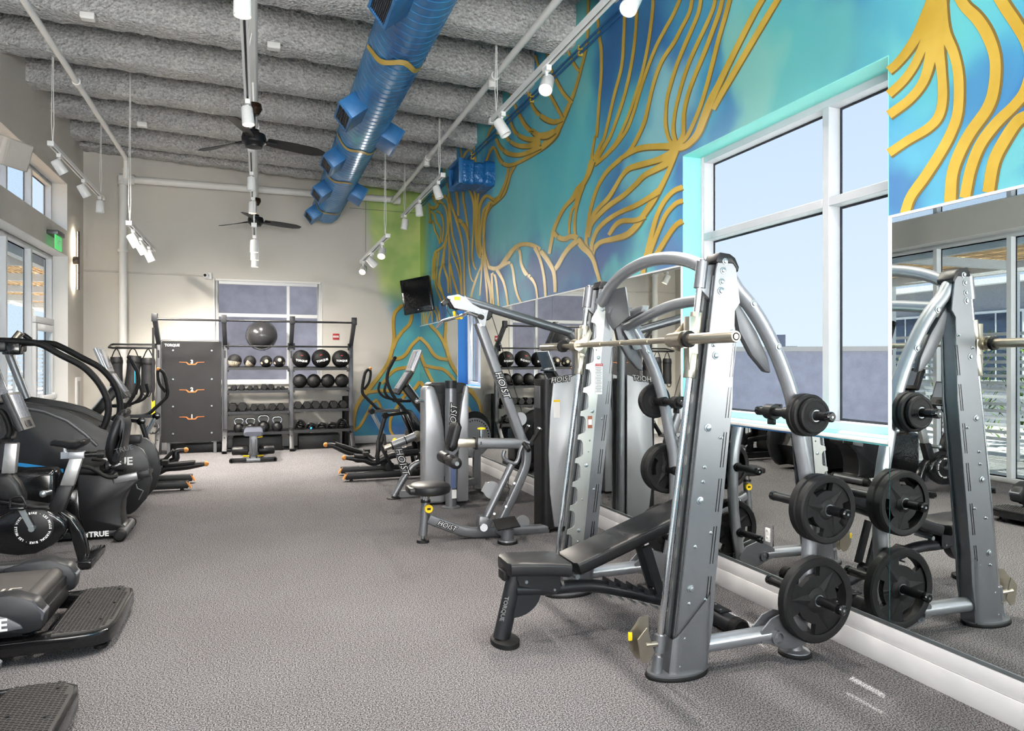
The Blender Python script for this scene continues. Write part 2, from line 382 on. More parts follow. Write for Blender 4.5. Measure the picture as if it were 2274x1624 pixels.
# reveal at the storefront's top: white painted
# ---------------------------------------------------------------- ceiling: sprayed joists under a deck
def foam_mat():
    m = bpy.data.materials.new('sprayed_grey_foam'); m.use_nodes = True; nt = m.node_tree; L = nt.links.new; b = nt.nodes['Principled BSDF']
    tc = nt.nodes.new('ShaderNodeTexCoord')
    a = nt.nodes.new('ShaderNodeTexNoise'); a.inputs['Scale'].default_value = 26; a.inputs['Detail'].default_value = 5; a.inputs['Roughness'].default_value = 0.7
    c = nt.nodes.new('ShaderNodeTexVoronoi'); c.inputs['Scale'].default_value = 34
    for n in (a, c): L(tc.outputs['Object'], n.inputs['Vector'])
    r = nt.nodes.new('ShaderNodeValToRGB'); r.color_ramp.elements[0].position = 0.33; r.color_ramp.elements[0].color = lin((166, 166, 166)); r.color_ramp.elements[1].position = 0.6; r.color_ramp.elements[1].color = lin((218, 218, 217))
    L(a.outputs['Fac'], r.inputs[0]); L(r.outputs[0], b.inputs['Base Color'])
    ad = nt.nodes.new('ShaderNodeMath'); ad.operation = 'ADD'; L(a.outputs['Fac'], ad.inputs[0]); L(c.outputs['Distance'], ad.inputs[1])
    bp = nt.nodes.new('ShaderNodeBump'); bp.inputs['Strength'].default_value = 0.9; bp.inputs['Distance'].default_value = 0.03
    L(ad.outputs[0], bp.inputs['Height']); L(bp.outputs[0], b.inputs['Normal']); b.inputs['Roughness'].default_value = 0.95
    return m
M_foam = foam_mat()
def zc(x): return 4.861 - 0.0717 * x                  # underside of the joists
SKEW = -0.122
ceiling = None
def rough(p, a, s):
    n = noise.noise(p * s) + 0.5 * noise.noise(p * s * 2.3); return n * a
def deck():
    mb = MB(); nx, ny = 96, 190; vs = []; x0, x1, y0, y1 = LX - 0.2, WX + 0.2, FY, BY + 0.2
    for j in range(ny + 1):
        for i in range(nx + 1):
            x = x0 + (x1 - x0) * i / nx; y = y0 + (y1 - y0) * j / ny
            p = Vector((x, y, 0)); f = 0.02 * math.sin(x * 2 * PI / 0.19)
            vs.append((x, y, zc(x) + 0.40 + rough(p, 0.03, 4) + f))
    fs = [(j * (nx + 1) + i, (j + 1) * (nx + 1) + i, (j + 1) * (nx + 1) + i + 1, j * (nx + 1) + i + 1) for j in range(ny) for i in range(nx)]
    mb.add(vs, fs); return mb
ceiling = struct(deck().build('ceiling', M_foam, smooth=180))
struct(MB().box2((LX - 0.4, FY - 0.3, 5.75), (WX + 0.4, BY + 0.4, 5.85)).build('roof', M_foam, smooth=0))
for k in range(-1, 15):
    ynear = 12.1 - 1.13 * k if k >= 0 else 12.74; mb = MB(); rings = []
    prof = [(0.0, 0.46), (0.0, 0.30), (0.0, 0.18), (0.0, 0.05), (-0.004, 0.012), (0.02, 0.0), (0.16, 0.0), (0.26, 0.0), (0.292, 0.006), (0.29, 0.05), (0.27, 0.14), (0.25, 0.3), (0.25, 0.46)]
    nx = 110
    for i in range(nx + 1):
        x = LX - 0.1 + (WX - LX + 0.2) * i / nx; rg = []
        for u, h in prof:
            p = Vector((x, ynear + u + SKEW * (x - WX), zc(x) + h)); q = p * 1.0
            rg.append(p + Vector((0, rough(q, 0.018, 7), rough(q + Vector((9, 3, 1)), 0.016, 8))))
        rings.append(rg)
    mb.loft(rings); mb.build('joist', M_foam, ceiling, smooth=55)
# ---------------------------------------------------------------- baseboards
def base_x(name, x, sgn, y0, y1):
    o = MB().box2((x, y0, 0), (x - sgn * 0.016, y1, 0.115)).box2((x, y0, 0.115), (x - sgn * 0.010, y1, 0.2)).build(name, M_base, bev=0.003)
    return struct(o)
base_x('baseboard_right', WX, 1, FY, BY)
struct(MB().box2((LX, BY - 0.014, 0), (WX, BY, 0.14)).build('baseboard_back', M_base, bev=0.003))
struct(MB().box2((LX, 12.66, 0), (LX + 0.014, BY, 0.14)).build('baseboard_left', M_base, bev=0.003))
# ---------------------------------------------------------------- windows
def window_x(name, xin, sg, rect, mull, trans, fw=0.05, dep=0.10, reveal=None, rm=None, sill=True, bars=None):
    """window in a wall along Y. xin = inner face of the frame, sg = outward direction, mull = centre Ys, trans = centre Zs"""
    y0, y1, z0, z1 = rect; root = struct(bpy.data.objects.new(name, None)); COL.objects.link(root); root.location = (xin, (y0 + y1) / 2, z0)
    off = root.location.copy()
    def B(): return MB(off)
    xo = xin + sg * dep; fr = B()
    fr.box2((xin, y0, z0), (xo, y0 + fw, z1)); fr.box2((xin, y1 - fw, z0), (xo, y1, z1))
    fr.box2((xin, y0 + fw, z0), (xo, y1 - fw, z0 + fw)); fr.box2((xin, y0 + fw, z1 - fw), (xo, y1 - fw, z1))
    fr.build('window_frame', M_alu, root, bev=0.002, seg=1)
    for m in mull: B().box2((xin, m - fw / 2, z0 + fw), (xo, m + fw / 2, z1 - fw)).build('mullion', M_alu, root, bev=0.002, seg=1)
    ys = [y0 + fw] + [v for m in mull for v in (m - fw / 2, m + fw / 2)] + [y1 - fw]
    zs = [z0 + fw] + [v for t in trans for v in (t - fw / 2, t + fw / 2)] + [z1 - fw]
    for i in range(0, len(ys), 2):
        for t in trans: B().box2((xin, ys[i], t - fw / 2), (xo, ys[i + 1], t + fw / 2)).build('transom', M_alu, root, bev=0.002, seg=1)
        for j in range(0, len(zs), 2):
            a, b, c, d = ys[i], ys[i + 1], zs[j], zs[j + 1]; xg = xo - sg * 0.012
            B().box2((xg, a, c), (xg + sg * 0.006, b, d)).build('pane', M_glass, root, smooth=0)
            g = B(); e = 0.014
            for p, q in (((a, c), (a + e, d)), ((b - e, c), (b, d)), ((a + e, c), (b - e, c + e)), ((a + e, d - e), (b - e, d))):
                g.box2((xg - sg * 0.006, p[0], p[1]), (xg - sg * 0.001, q[0], q[1]))
            g.build('gasket', M_gask, root, smooth=0)
    if reveal is not None:
        xw = reveal; r = B(); e = 0.006
        r.box2((xw, y0, z0), (xin, y0 + e, z1)); r.box2((xw, y1 - e, z0), (xin, y1, z1)); r.box2((xw, y0 + e, z1 - e), (xin, y1 - e, z1))
        r.box2((xw, y0 + e, z0), (xin, y1 - e, z0 + e)); r.build('reveal_lining', rm, root, smooth=0)
        if sill:
            B().box2((xw - sg * 0.008, y0, z0 - 0.022), (xin, y1, z0 + 0.001)).build('window_sill', M_white, root, bev=0.004)
    return root
M_alu_keep = M_alu; M_alu = mat('shaded_grey_frame', (190, 193, 198), 0.45)  # darker copy of the frame paint, backlit shade put into its colour
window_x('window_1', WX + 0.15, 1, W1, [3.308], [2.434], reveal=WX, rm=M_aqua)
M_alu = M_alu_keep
window_x('window_2', WX + 0.15, 1, W2, [10.27], [], reveal=WX, rm=M_bluer)
MU = [12.62 - 1.04 * k for k in range(1, 15)]
window_x('window_3', LX - 0.2, -1, LW, MU, [], fw=0.06, dep=0.10)
window_x('window_4', LX - 0.2, -1, (UW[0], UW[1], UW[2], UW[3]), MU, [], fw=0.06, dep=0.10)
mb = MB(); e = 0.005                                    # white linings of the storefront and clerestory openings
for (y0, y1, z0, z1) in (LW, UW):
    mb.box2((LX, y1 - e, z0), (LX - 0.2, y1, z1)); mb.box2((LX, y0, z1 - e), (LX - 0.2, y1 - e, z1))
mb.box2((LX, UW[0], UW[2]), (LX - 0.2, UW[1] - e, UW[2] + e))
struct(mb.build('trim_1', M_white, smooth=0))
# back window (in a wall along X)
M_glass2 = glass_mat('back_window_glass', refl=0.012)
def back_window():
    x0, x1, z0, z1 = BW; yi, yo = BY + 0.02, BY + 0.1; fw = 0.055
    root = struct(bpy.data.objects.new('window_5', None)); COL.objects.link(root); root.location = ((x0 + x1) / 2, yi, z0); off = root.location.copy()
    f = MB(off); f.box2((x0, yi, z0), (x0 + fw, yo, z1)); f.box2((x1 - fw, yi, z0), (x1, yo, z1)); f.box2((x0 + fw, yi, z0), (x1 - fw, yo, z0 + fw)); f.box2((x0 + fw, yi, z1 - fw), (x1 - fw, yo, z1))
    f.build('window_frame', M_alu, root, bev=0.002, seg=1)
    xm = 0.504; zt = 2.37
    MB(off).box2((xm - 0.025, yi, z0 + fw), (xm + 0.025, yo, z1 - fw)).build('mullion', M_alu, root)
    for a, b in ((x0 + fw, xm - 0.025), (xm + 0.025, x1 - fw)):
        MB(off).box2((a, yi, zt - 0.03), (b, yo, zt + 0.03)).build('transom', M_alu, root)
        for c, d in ((z0 + fw, zt - 0.03), (zt + 0.03, z1 - fw)):
            MB(off).box2((a, yo - 0.02, c), (b, yo - 0.014, d)).build('pane', M_glass2, root, smooth=0)
    MB(off).box2((x0 - 0.03, BY - 0.03, z0 - 0.03), (x1 + 0.03, yi, z0)).build('window_sill', M_white, root, bev=0.004)
    t = MB(off); e = 0.03
    t.box2((x0 - e, BY - 0.008, z0), (x0, BY, z1 + e)); t.box2((x1, BY - 0.008, z0), (x1 + e, BY, z1 + e)); t.box2((x0, BY - 0.008, z1), (x1, BY, z1 + e))
    t.build('casing', M_white, root, bev=0.002)
back_window()
# glazed door in the last bay of the storefront
def door():
    y0, y1 = 11.61, 12.56; x = LX - 0.16; root = struct(bpy.data.objects.new('door_1', None)); COL.objects.link(root); root.location = (x, y0, 0); off = root.location.copy()
    MB(off).box2((x, y0, 2.08), (x - 0.08, y1, 2.17)).build('door_header', M_alu, root, bev=0.003)
    f = MB(off); f.box2((x, y0, 0.01), (x - 0.05, y0 + 0.09, 2.07)); f.box2((x, y1 - 0.09, 0.01), (x - 0.05, y1, 2.07)); f.box2((x, y0 + 0.09, 0.01), (x - 0.05, y1 - 0.09, 0.22)); f.box2((x, y0 + 0.09, 1.97), (x - 0.05, y1 - 0.09, 2.07))
    f.build('door_leaf', M_alu, root, bev=0.003)
    MB(off).box2((x - 0.02, y0 + 0.09, 0.22), (x - 0.03, y1 - 0.09, 1.97)).build('pane', M_glass, root, smooth=0)
    MB(off).box2((x + 0.07, y0 + 0.12, 0.98), (x + 0.02, y1 - 0.12, 1.05)).box2((x + 0.05, y0 + 0.1, 0.96), (x, y0 + 0.17, 1.07)).box2((x + 0.05, y1 - 0.17, 0.96), (x, y1 - 0.1, 1.07)).build('push_bar', M_alu, root, bev=0.008)
door()
# ---------------------------------------------------------------- mirrors
def mirror_mat():
    m = bpy.data.materials.new('mirror_silver'); m.use_nodes = True; b = m.node_tree.nodes['Principled BSDF']
    b.inputs['Base Color'].default_value = (0.80, 0.83, 0.81, 1); b.inputs['Metallic'].default_value = 1.0; b.inputs['Roughness'].default_value = 0.0
    return m
M_mir = mirror_mat(); MZ0, MZ1 = 0.215, 2.222
def mirror(y0, y1, z0, z1, label):
    r = thing('mirror', (WX, (y0 + y1) / 2, z0), label, 'mirror', 'wall mirrors along the mural wall'); off = r.location.copy(); g = 0.002
    MB(off).box2((WX - 0.0005, y0 + g, z0), (WX - 0.006, y1 - g, z1)).build('mirror_glass', M_mir, r, smooth=0)
    MB(off).box2((WX - 0.0005, y0, z0 - 0.012), (WX - 0.011, y1, z0 + 0.004)).build('bottom_channel', M_steel, r, smooth=0)
    if z1 > 2: MB(off).box2((WX - 0.0005, y0, z1 - 0.003), (WX - 0.010, y1, z1 + 0.010)).build('top_channel', M_alu, r, smooth=0)
mirror(W2[1], BY - 0.002, MZ0, MZ1, 'tall wall mirror in the far corner behind the leg machine')
mirror(W2[0], W2[1], MZ0, W2[2] - 0.03, 'low wall mirror under the small far window')
mirror(8.2, W2[0], MZ0, MZ1, 'tall wall mirror just right of the small far window')
mirror(7.03, 8.2, MZ0, MZ1, 'tall wall mirror behind the pulldown machine')
mirror(5.85, 7.03, MZ0, MZ1, 'tall wall mirror behind the weight stack shroud')
mirror(W1[1] + 0.008, 5.85, MZ0, MZ1, 'tall wall mirror left of the large window')
mirror(W1[0] - 0.01, W1[1] + 0.008, MZ0, W1[2] - 0.03, 'low wall mirror under the large window')
mirror(1.3, W1[0] - 0.01, MZ0, MZ1, 'tall wall mirror at the right edge, right of the large window')
for y, nm in ((W1[0] - 0.012, 'trim_2'), (W1[1] + 0.004, 'trim_3')):
    struct(MB().box2((WX - 0.0005, y - 0.006, W1[2] - 0.03), (WX - 0.012, y + 0.006, MZ1 + 0.008)).build(nm, M_alu, smooth=0))
# ================================================================== outside
M_conc = mat('pale_concrete', (196, 192, 186), 0.9, var=0.06, vscale=3)
struct(MB().box2((-60, -40, -0.35), (60, 60, -0.12)).build('ground', M_conc, smooth=0))
M_wood = mat('weathered_wood_slat', (206, 168, 122), 0.75, var=0.25, vscale=5)
M_metalw = mat('white_powder_coat', (236, 236, 234), 0.5)
M_purple = mat('ribbed_grey_cladding', (150, 148, 162), 0.7, var=0.05, vscale=6)
def ribbed(name, p0, p1, z0, z1, m, label, cat, pitch=0.16, th=0.05, cap=None):
    p0, p1 = Vector(p0 + (0,)), Vector(p1 + (0,)); d = p1 - p0; L = d.length; u = d / L; w = Vector((-u.y, u.x, 0)); n = int(L / pitch)
    r = thing(name, (p0.x, p0.y, z0), label, cat); off = r.location.copy(); poly = []
    for i in range(n):
        for s, h in ((0, 0), (0.3, 0), (0.42, th), (0.88, th)): poly.append(p0 + u * ((i + s) * L / n) + w * h)
    poly.append(p1); vs = [p + Vector((0, 0, z0)) for p in poly] + [p + Vector((0, 0, z1)) for p in poly]; k = len(poly)
    MB(off).add(vs, [(i, i + 1, k + i + 1, k + i) for i in range(k - 1)]).build('cladding_sheet', m, r, smooth=0)
    b = MB(off); b.bar(p0 + Vector((0, 0, (z0 + z1) / 2)) - w * 0.06, p1 + Vector((0, 0, (z0 + z1) / 2)) - w * 0.06, 0.1, z1 - z0, up=(0, 0, 1)); b.build('backing_wall', m, r, smooth=0)
    if cap: MB(off).bar(p0 + Vector((0, 0, z1 + 0.04)), p1 + Vector((0, 0, z1 + 0.04)), 0.3, 0.08, up=(0, 0, 1)).build('coping', cap, r)
    return r
a = ray(1560, 808); b = ray(2300, 808)
A = a * 11.5; B_ = b * 12.6
ribbed('parapet_wall', (A.x - 2.5, A.y + 3), (B_.x + 2, B_.y - 1.8), -0.12, 1.72, M_purple, 'ribbed grey parapet wall outside the large window', 'wall', cap=mat('pale_coping', (178, 172, 166), 0.8))
t = thing('distant_building', (ray(1733, 808) * 60).to_tuple(), 'small dark distant building above the parapet outside the large window', 'building')
p = ray(1725, 808) * 60; R = Matrix.Rotation(-math.atan2(p.x, p.y), 3, 'Z'); off = t.location.copy(); M_far = mat('far_building_grey', (96, 102, 120), 0.9)
p.z = 0
MB(off).box(p + Vector((0, 0, 1.9)), (1.35, 1.5, 4.0), R).build('tower', M_far, t)
q = ray(1750, 808) * 60; q.z = 0
MB(off).box(q + Vector((0, 0, 1.0)), (1.4, 1.5, 3.9), R).build('annex', M_far, t)
ribbed('grey_fence', (-2.9, 16.4), (5.2, 16.4), -0.12, 4.2, mat('mauve_grey_panels', (152, 150, 166), 0.7, var=0.06, vscale=5), 'mauve grey panelled wall outside the back window', 'wall', pitch=0.3, th=0.02)
# neighbouring grey building behind the patio
def grey_house():
    t = thing('patio_building', (-12.5, 9, -0.12), 'grey building across the patio with dark windows', 'building'); off = t.location.copy(); m = mat('grey_stucco', (150, 152, 158), 0.9, bump=0.2, bscale=12, bdist=0.05)
    MB(off).box2((-15, -6, -0.12), (-12.5, 30, 3.6)).build('wall', m, t)
    MB(off).box2((-15.2, -6.2, 3.6), (-12.2, 30.2, 3.75)).build('roof_edge', M_metalw, t)
    for i in range(12):
        y = -4 + i * 2.8; w = MB(off).box2((-12.5, y, 1.0), (-12.44, y + 1.5, 2.9)).build('window', M_metalw, t)
        MB(off).box2((-12.44, y + 0.07, 1.07), (-12.42, y + 0.72, 2.83)).box2((-12.44, y + 0.78, 1.07), (-12.42, y + 1.43, 2.83)).build('pane', mat('far_glass', (60, 72, 92), 0.1), w)
grey_house()
# pergola over the patio
def pergola():
    t = thing('pergola', (-4.6, 8, -0.12), 'white pergola with close brown wooden slats over the patio', 'pergola'); off = t.location.copy()
    y0, y1 = 1.0, 26.0
    for x in (-3.25, -5.95): MB(off).box2((x - 0.06, y0, 3.02), (x + 0.06, y1, 3.2)).build('beam', M_metalw, t)
    for i in range(11):
        y = y0 + 0.1 + i * 2.45
        MB(off).box2((-5.9, y - 0.05, 3.06), (-3.3, y + 0.05, 3.2)).build('cross_beam', M_metalw, t)
        MB(off).box2((-6.02, y - 0.06, -0.12), (-5.88, y + 0.06, 3.02)).build('post', M_metalw, t)
    proto = None; rr = random.Random(3)
    for i in range(30):
        for j in range(5):
            if proto is None:
                proto = MB((0, 0, 0)).box2((-0.032, -2.52, 0), (0.032, 2.52, 0.03)).build('slat', M_wood, t); s = proto
            else:
                s = proto.copy(); COL.objects.link(s)
            s.location = (-3.2 - i * 0.1 - off.x + rr.uniform(-0.012, 0.012), y0 + 2.5 + 5.05 * j - off.y, 3.2 - off.z + rr.uniform(0, 0.012)); s.rotation_euler = (0, 0, rr.uniform(-0.006, 0.006))
pergola()
def louver_fence():
    t = thing('louvered_fence', (-6.3, 8, -0.12), 'white fence of horizontal louvers at the edge of the patio', 'fence'); off = t.location.copy(); y0, y1 = 1.0, 26.0
    s0 = None
    for i in range(16):
        z = 0.16 + i * 0.122
        MB(off).box2((-6.32, y0, z), (-6.28, y1, z + 0.055)).build('louver', M_metalw, t)
    for i in range(18):
        y = y0 + i * 1.45; MB(off).box2((-6.27, y - 0.05, -0.12), (-6.2, y + 0.05, 2.1)).build('post', M_metalw, t)
louver_fence()
def hedge(x, y, h, r, label, seed, col):
    t = thing('shrub', (x, y, -0.12), label, 'shrub', 'green shrubs behind the louvered fence'); rr = random.Random(seed); mb = MB()
    for i in range(420):
        a = rr.uniform(0, 2 * PI); zz = rr.uniform(0.15, h); q = r * math.sqrt(rr.uniform(0.2, 1)) * (1 - 0.35 * zz / h); c = Vector((q * math.cos(a), q * math.sin(a), zz))
        d = Vector((math.cos(a) + rr.uniform(-.6, .6), math.sin(a) + rr.uniform(-.6, .6), rr.uniform(0.2, 1.4))).normalized(); s, _ = frame_of(d); L = rr.uniform(0.12, 0.3); w = 0.03
        mb.add([c, c + d * L * 0.5 + s * w, c + d * L, c + d * L * 0.5 - s * w], [(0, 1, 2, 3)])
    mb.build('foliage', col, t, smooth=0); MB().cyl((0, 0, 0), (0, 0, h * 0.6), 0.04, 0.02, 8).build('stem', mat('bark', (92, 74, 58), 0.9), t)
GR = mat('leaf_green', (92, 116, 42), 0.7, var=0.25, vscale=3)
for i in range(14):
    hedge(-7.4 - 0.3 * (i % 2), 2 + i * 1.75, 1.75 + 0.25 * (i % 3), 0.7, 'leafy green shrub behind the louvered fence, ' + ('first', 'second', 'third', 'fourth', 'fifth', 'sixth', 'seventh', 'eighth', 'ninth', 'tenth', 'eleventh', 'twelfth', 'thirteenth', 'fourteenth')[i] + ' from the near end', i, GR)
# ================================================================== hung from the ceiling
TGRP = 'white track light rails hung on cables'
def track(x, z, ya, yb, heads, label, cables, spot=35.0, hang=None):
    r = thing('track_light', (x, (ya + yb) / 2, z), label, 'track light', TGRP); off = r.location.copy()
    MB(off).box2((x - 0.03, ya, z - 0.018), (x - 0.010, yb, z + 0.027)).box2((x + 0.010, ya, z - 0.018), (x + 0.03, yb, z + 0.027)).box2((x - 0.010, ya, z + 0.004), (x + 0.010, yb, z + 0.027)).build('rail', M_trackw, r)
    MB(off).box2((x - 0.007, ya + 0.06, z - 0.006), (x + 0.007, yb - 0.06, z + 0.003)).build('conductor_slot', M_black, r)
    for y in (ya, yb): MB(off).box((x, y, z + 0.003), (0.068, 0.06, 0.056)).build('end_cap', M_trackw, r, bev=0.004)
    for y in cables:
        zz = hang if hang else zc(x) + 0.39
        MB(off).tube([(x, y, z + 0.018), (x + 0.012, y, z + 0.25), (x + 0.006, y, (z + zz) / 2), ((x + 0.01) if not hang else -0.06, y, zz)], 0.0045, 6).tube([(x, y, z + 0.018), (x - 0.014, y, z + 0.28), (x - 0.008, y, (z + zz) / 2), ((x + 0.0) if not hang else -0.06, y, zz)], 0.004, 6).build('cable', M_trackw, r)
    for (y, aim, lit) in heads:
        d = Vector(aim).normalized(); c = Vector((x, y, z - 0.165))
        MB(off).box((x, y, z - 0.036), (0.045, 0.1, 0.045)).cyl((x, y, z - 0.055), (x, y, z - 0.13), 0.012, n=8).build('stem', M_trackw, r)
        h = MB(off).lathe([(0.0, -0.09), (0.045, -0.09), (0.054, -0.078), (0.058, 0.083), (0.052, 0.083), (0.049, 0.04)], c, d, 20).build('lamp_head', M_trackw, r)
        if lit:
            ln = MB(off).lathe([(0.0, 0.060), (0.049, 0.060), (0.05, 0.05)], c, d, 16).build('lens', M_lamp, h)
            if spot:
                l = bpy.data.lights.new('track_lamp', 'SPOT'); l.energy = spot; l.spot_size = math.radians(125); l.spot_blend = 1.0; l.shadow_soft_size = 0.05; l.color = (1.0, 0.93, 0.83)
                lo = bpy.data.objects.new('track_lamp', l); COL.objects.link(lo); lo.location = c + d * 0.10 - off; lo.rotation_euler = d.to_track_quat('-Z', 'Y').to_euler(); lo.parent = r
        else:
            MB(off).lathe([(0.0, 0.055), (0.049, 0.055), (0.05, 0.05)], c, d, 16).build('lens', M_label, h)
DN = (0, 0.05, -1)
SPW = 250
track(2.27, 4.0, 1.6, 7.04, [(6.72, (0.45, -0.25, -0.85), 0), (5.55, (-0.35, -0.5, -0.75), 1), (4.1, (-0.5, -0.35, -0.75), 1), (2.6, (-0.3, 0.3, -0.9), 1)], 'long white track light rail beside the mural, with two glowing heads', [6.9, 3.0], SPW)
track(2.3, 4.0, 9.27, 12.05, [(9.55, (0.3, -0.1, -0.95), 0), (10.75, (0.1, 0, -1), 0), (11.9, (-0.1, 0.1, -1), 0)], 'white track light rail hung by the blue wall box', [9.45, 11.9], SPW)
track(1.71, 3.3, 10.1, 12.8, [(10.6, (-0.2, -0.6, -0.7), 1), (11.6, (0.7, 0.2, -0.6), 0), (12.6, (-0.3, -0.7, -0.6), 1)], 'white track light rail in front of the green mural wash', [10.3], SPW)
track(-2.23, 4.0, 9.43, 12.24, [(9.8, (0.5, 0.35, -0.8), 1), (11.05, (0.45, 0.3, -0.85), 1), (12.1, DN, 0)], 'white track light rail in front of the clerestory windows', [9.5, 12.15], SPW)
track(-1.57, 3.3, 10.3, 12.55, [(10.65, (0.45, 0.3, -0.85), 1), (11.3, (0.45, 0.4, -0.85), 1), (12.1, (0.4, 0.2, -0.9), 1)], 'low white track light rail in front of the white corner pipe', [10.35], SPW)
track(-0.10, 4.0, 2.4, 7.5, [(3.2, DN, 1), (4.95, DN, 1), (7.2, (0.1, -0.1, -1), 1)], 'white track light rail above the aisle, nearest the camera', [3.0, 6.8], SPW, 4.455)
track(-0.09, 4.0, 8.9, 12.1, [(9.9, DN, 0), (11.4, DN, 1)], 'white track light rail above the aisle, between the two fans', [9.2, 11.9], SPW, 4.455)
track(-0.06, 3.3, 9.9, 12.4, [(10.6, DN, 1), (11.4, DN, 1), (12.2, DN, 1)], 'low white track light rail above the aisle, by the far fan', [10.0], SPW, 4.455)
# ---------------------------------------------------------------- sprinkler pipes
M_pipe = mat('white_pipe_paint', (234, 233, 230), 0.45)
def pipe_thing(paths, label, r=0.03, joints=()):
    o = Vector(paths[0][0]); t = thing('sprinkler_pipe', o, label, 'pipe', 'white painted sprinkler pipes')
    for p in paths: MB(o).tube(p, r, 14).build('pipe', M_pipe, t)
    for a, b in joints: MB(o).cyl(a, b, r * 1.35, n=14).build('coupling', M_pipe, t)
def ln(x, z, y0, y1): return [(x, y0, z), (x, y1, z)]
pipe_thing([ln(-0.06, 4.5, -3, 13.5)], 'straight white pipe above the aisle fans', 0.05, [((-0.06, y, 4.5), (-0.06, y + 0.12, 4.5)) for y in (5.2, 9.6)])
pipe_thing([ln(2.36, 4.55, -3, 13.42)], 'white pipe between the blue duct and the mural', 0.035, [((2.36, y, 4.55), (2.36, y + 0.09, 4.55)) for y in (7.2, 10.4)] + [((2.36, y, 4.55), (2.36, y, 4.45)) for y in (7.3, 10.5)])
pipe_thing([[(-1.89, -3, 4.6), (-1.89, 12.0, 4.6), (-1.89, 12.1, 4.56), (-1.89, 12.13, 4.3)]], 'white pipe above the left track lights', 0.032, [((-1.89, 9.0, 4.6), (-1.89, 9.1, 4.6)), ((-1.89, 12.13, 4.45), (-1.89, 12.13, 4.3))])
YP_ = 13.5
pa = yq(285, 396, YP_); pb = yq(884, 440, YP_)
pipe_thing([[(pa.x, YP_, 4.60), (2.48, YP_, 4.60)], [(-2.15, YP_, 4.58), (-2.15, YP_, 0.0)]], 'white pipe across the back wall with a drop in the corner', 0.062,
           [((-2.15, YP_, 4.64), (-2.15, YP_, 4.5)), ((-2.2, YP_, 4.6), (-1.98, YP_, 4.6)), ((-2.15, YP_, 3.42), (-2.15, YP_, 3.37)), ((2.4, YP_, 4.6), (2.52, YP_, 4.6))])
# ---------------------------------------------------------------- the blue spiral duct
def duct_mat():
    m = bpy.data.materials.new('painted_spiral_duct'); m.use_nodes = True; nt = m.node_tree; L = nt.links.new; b = nt.nodes['Principled BSDF']
    tc = nt.nodes.new('ShaderNodeTexCoord'); mp = nt.nodes.new('ShaderNodeMapping'); mp.inputs['Scale'].default_value = (1.6, 0.55, 1.6)
    n = nt.nodes.new('ShaderNodeTexNoise'); n.inputs['Scale'].default_value = 1.6; n.inputs['Detail'].default_value = 3; n.inputs['Distortion'].default_value = 0.6
    L(tc.outputs['Object'], mp.inputs[0]); L(mp.outputs[0], n.inputs['Vector'])
    r = nt.nodes.new('ShaderNodeValToRGB'); e = r.color_ramp.elements
    e[0].position = 0.32; e[0].color = lin((42, 96, 150)); e[1].position = 0.72; e[1].color = lin((104, 178, 188)); k = e.new(0.5); k.color = lin((58, 128, 178)); k = e.new(0.6); k.color = lin((96, 136, 178))
    L(n.outputs['Fac'], r.inputs[0]); L(r.outputs[0], b.inputs['Base Color']); b.inputs['Roughness'].default_value = 0.3; b.inputs['Metallic'].default_value = 0.25
    return m
M_duct = duct_mat(); M_ductb = mat('register_blue', (44, 104, 158), 0.4, 0.1, var=0.12, vscale=3)
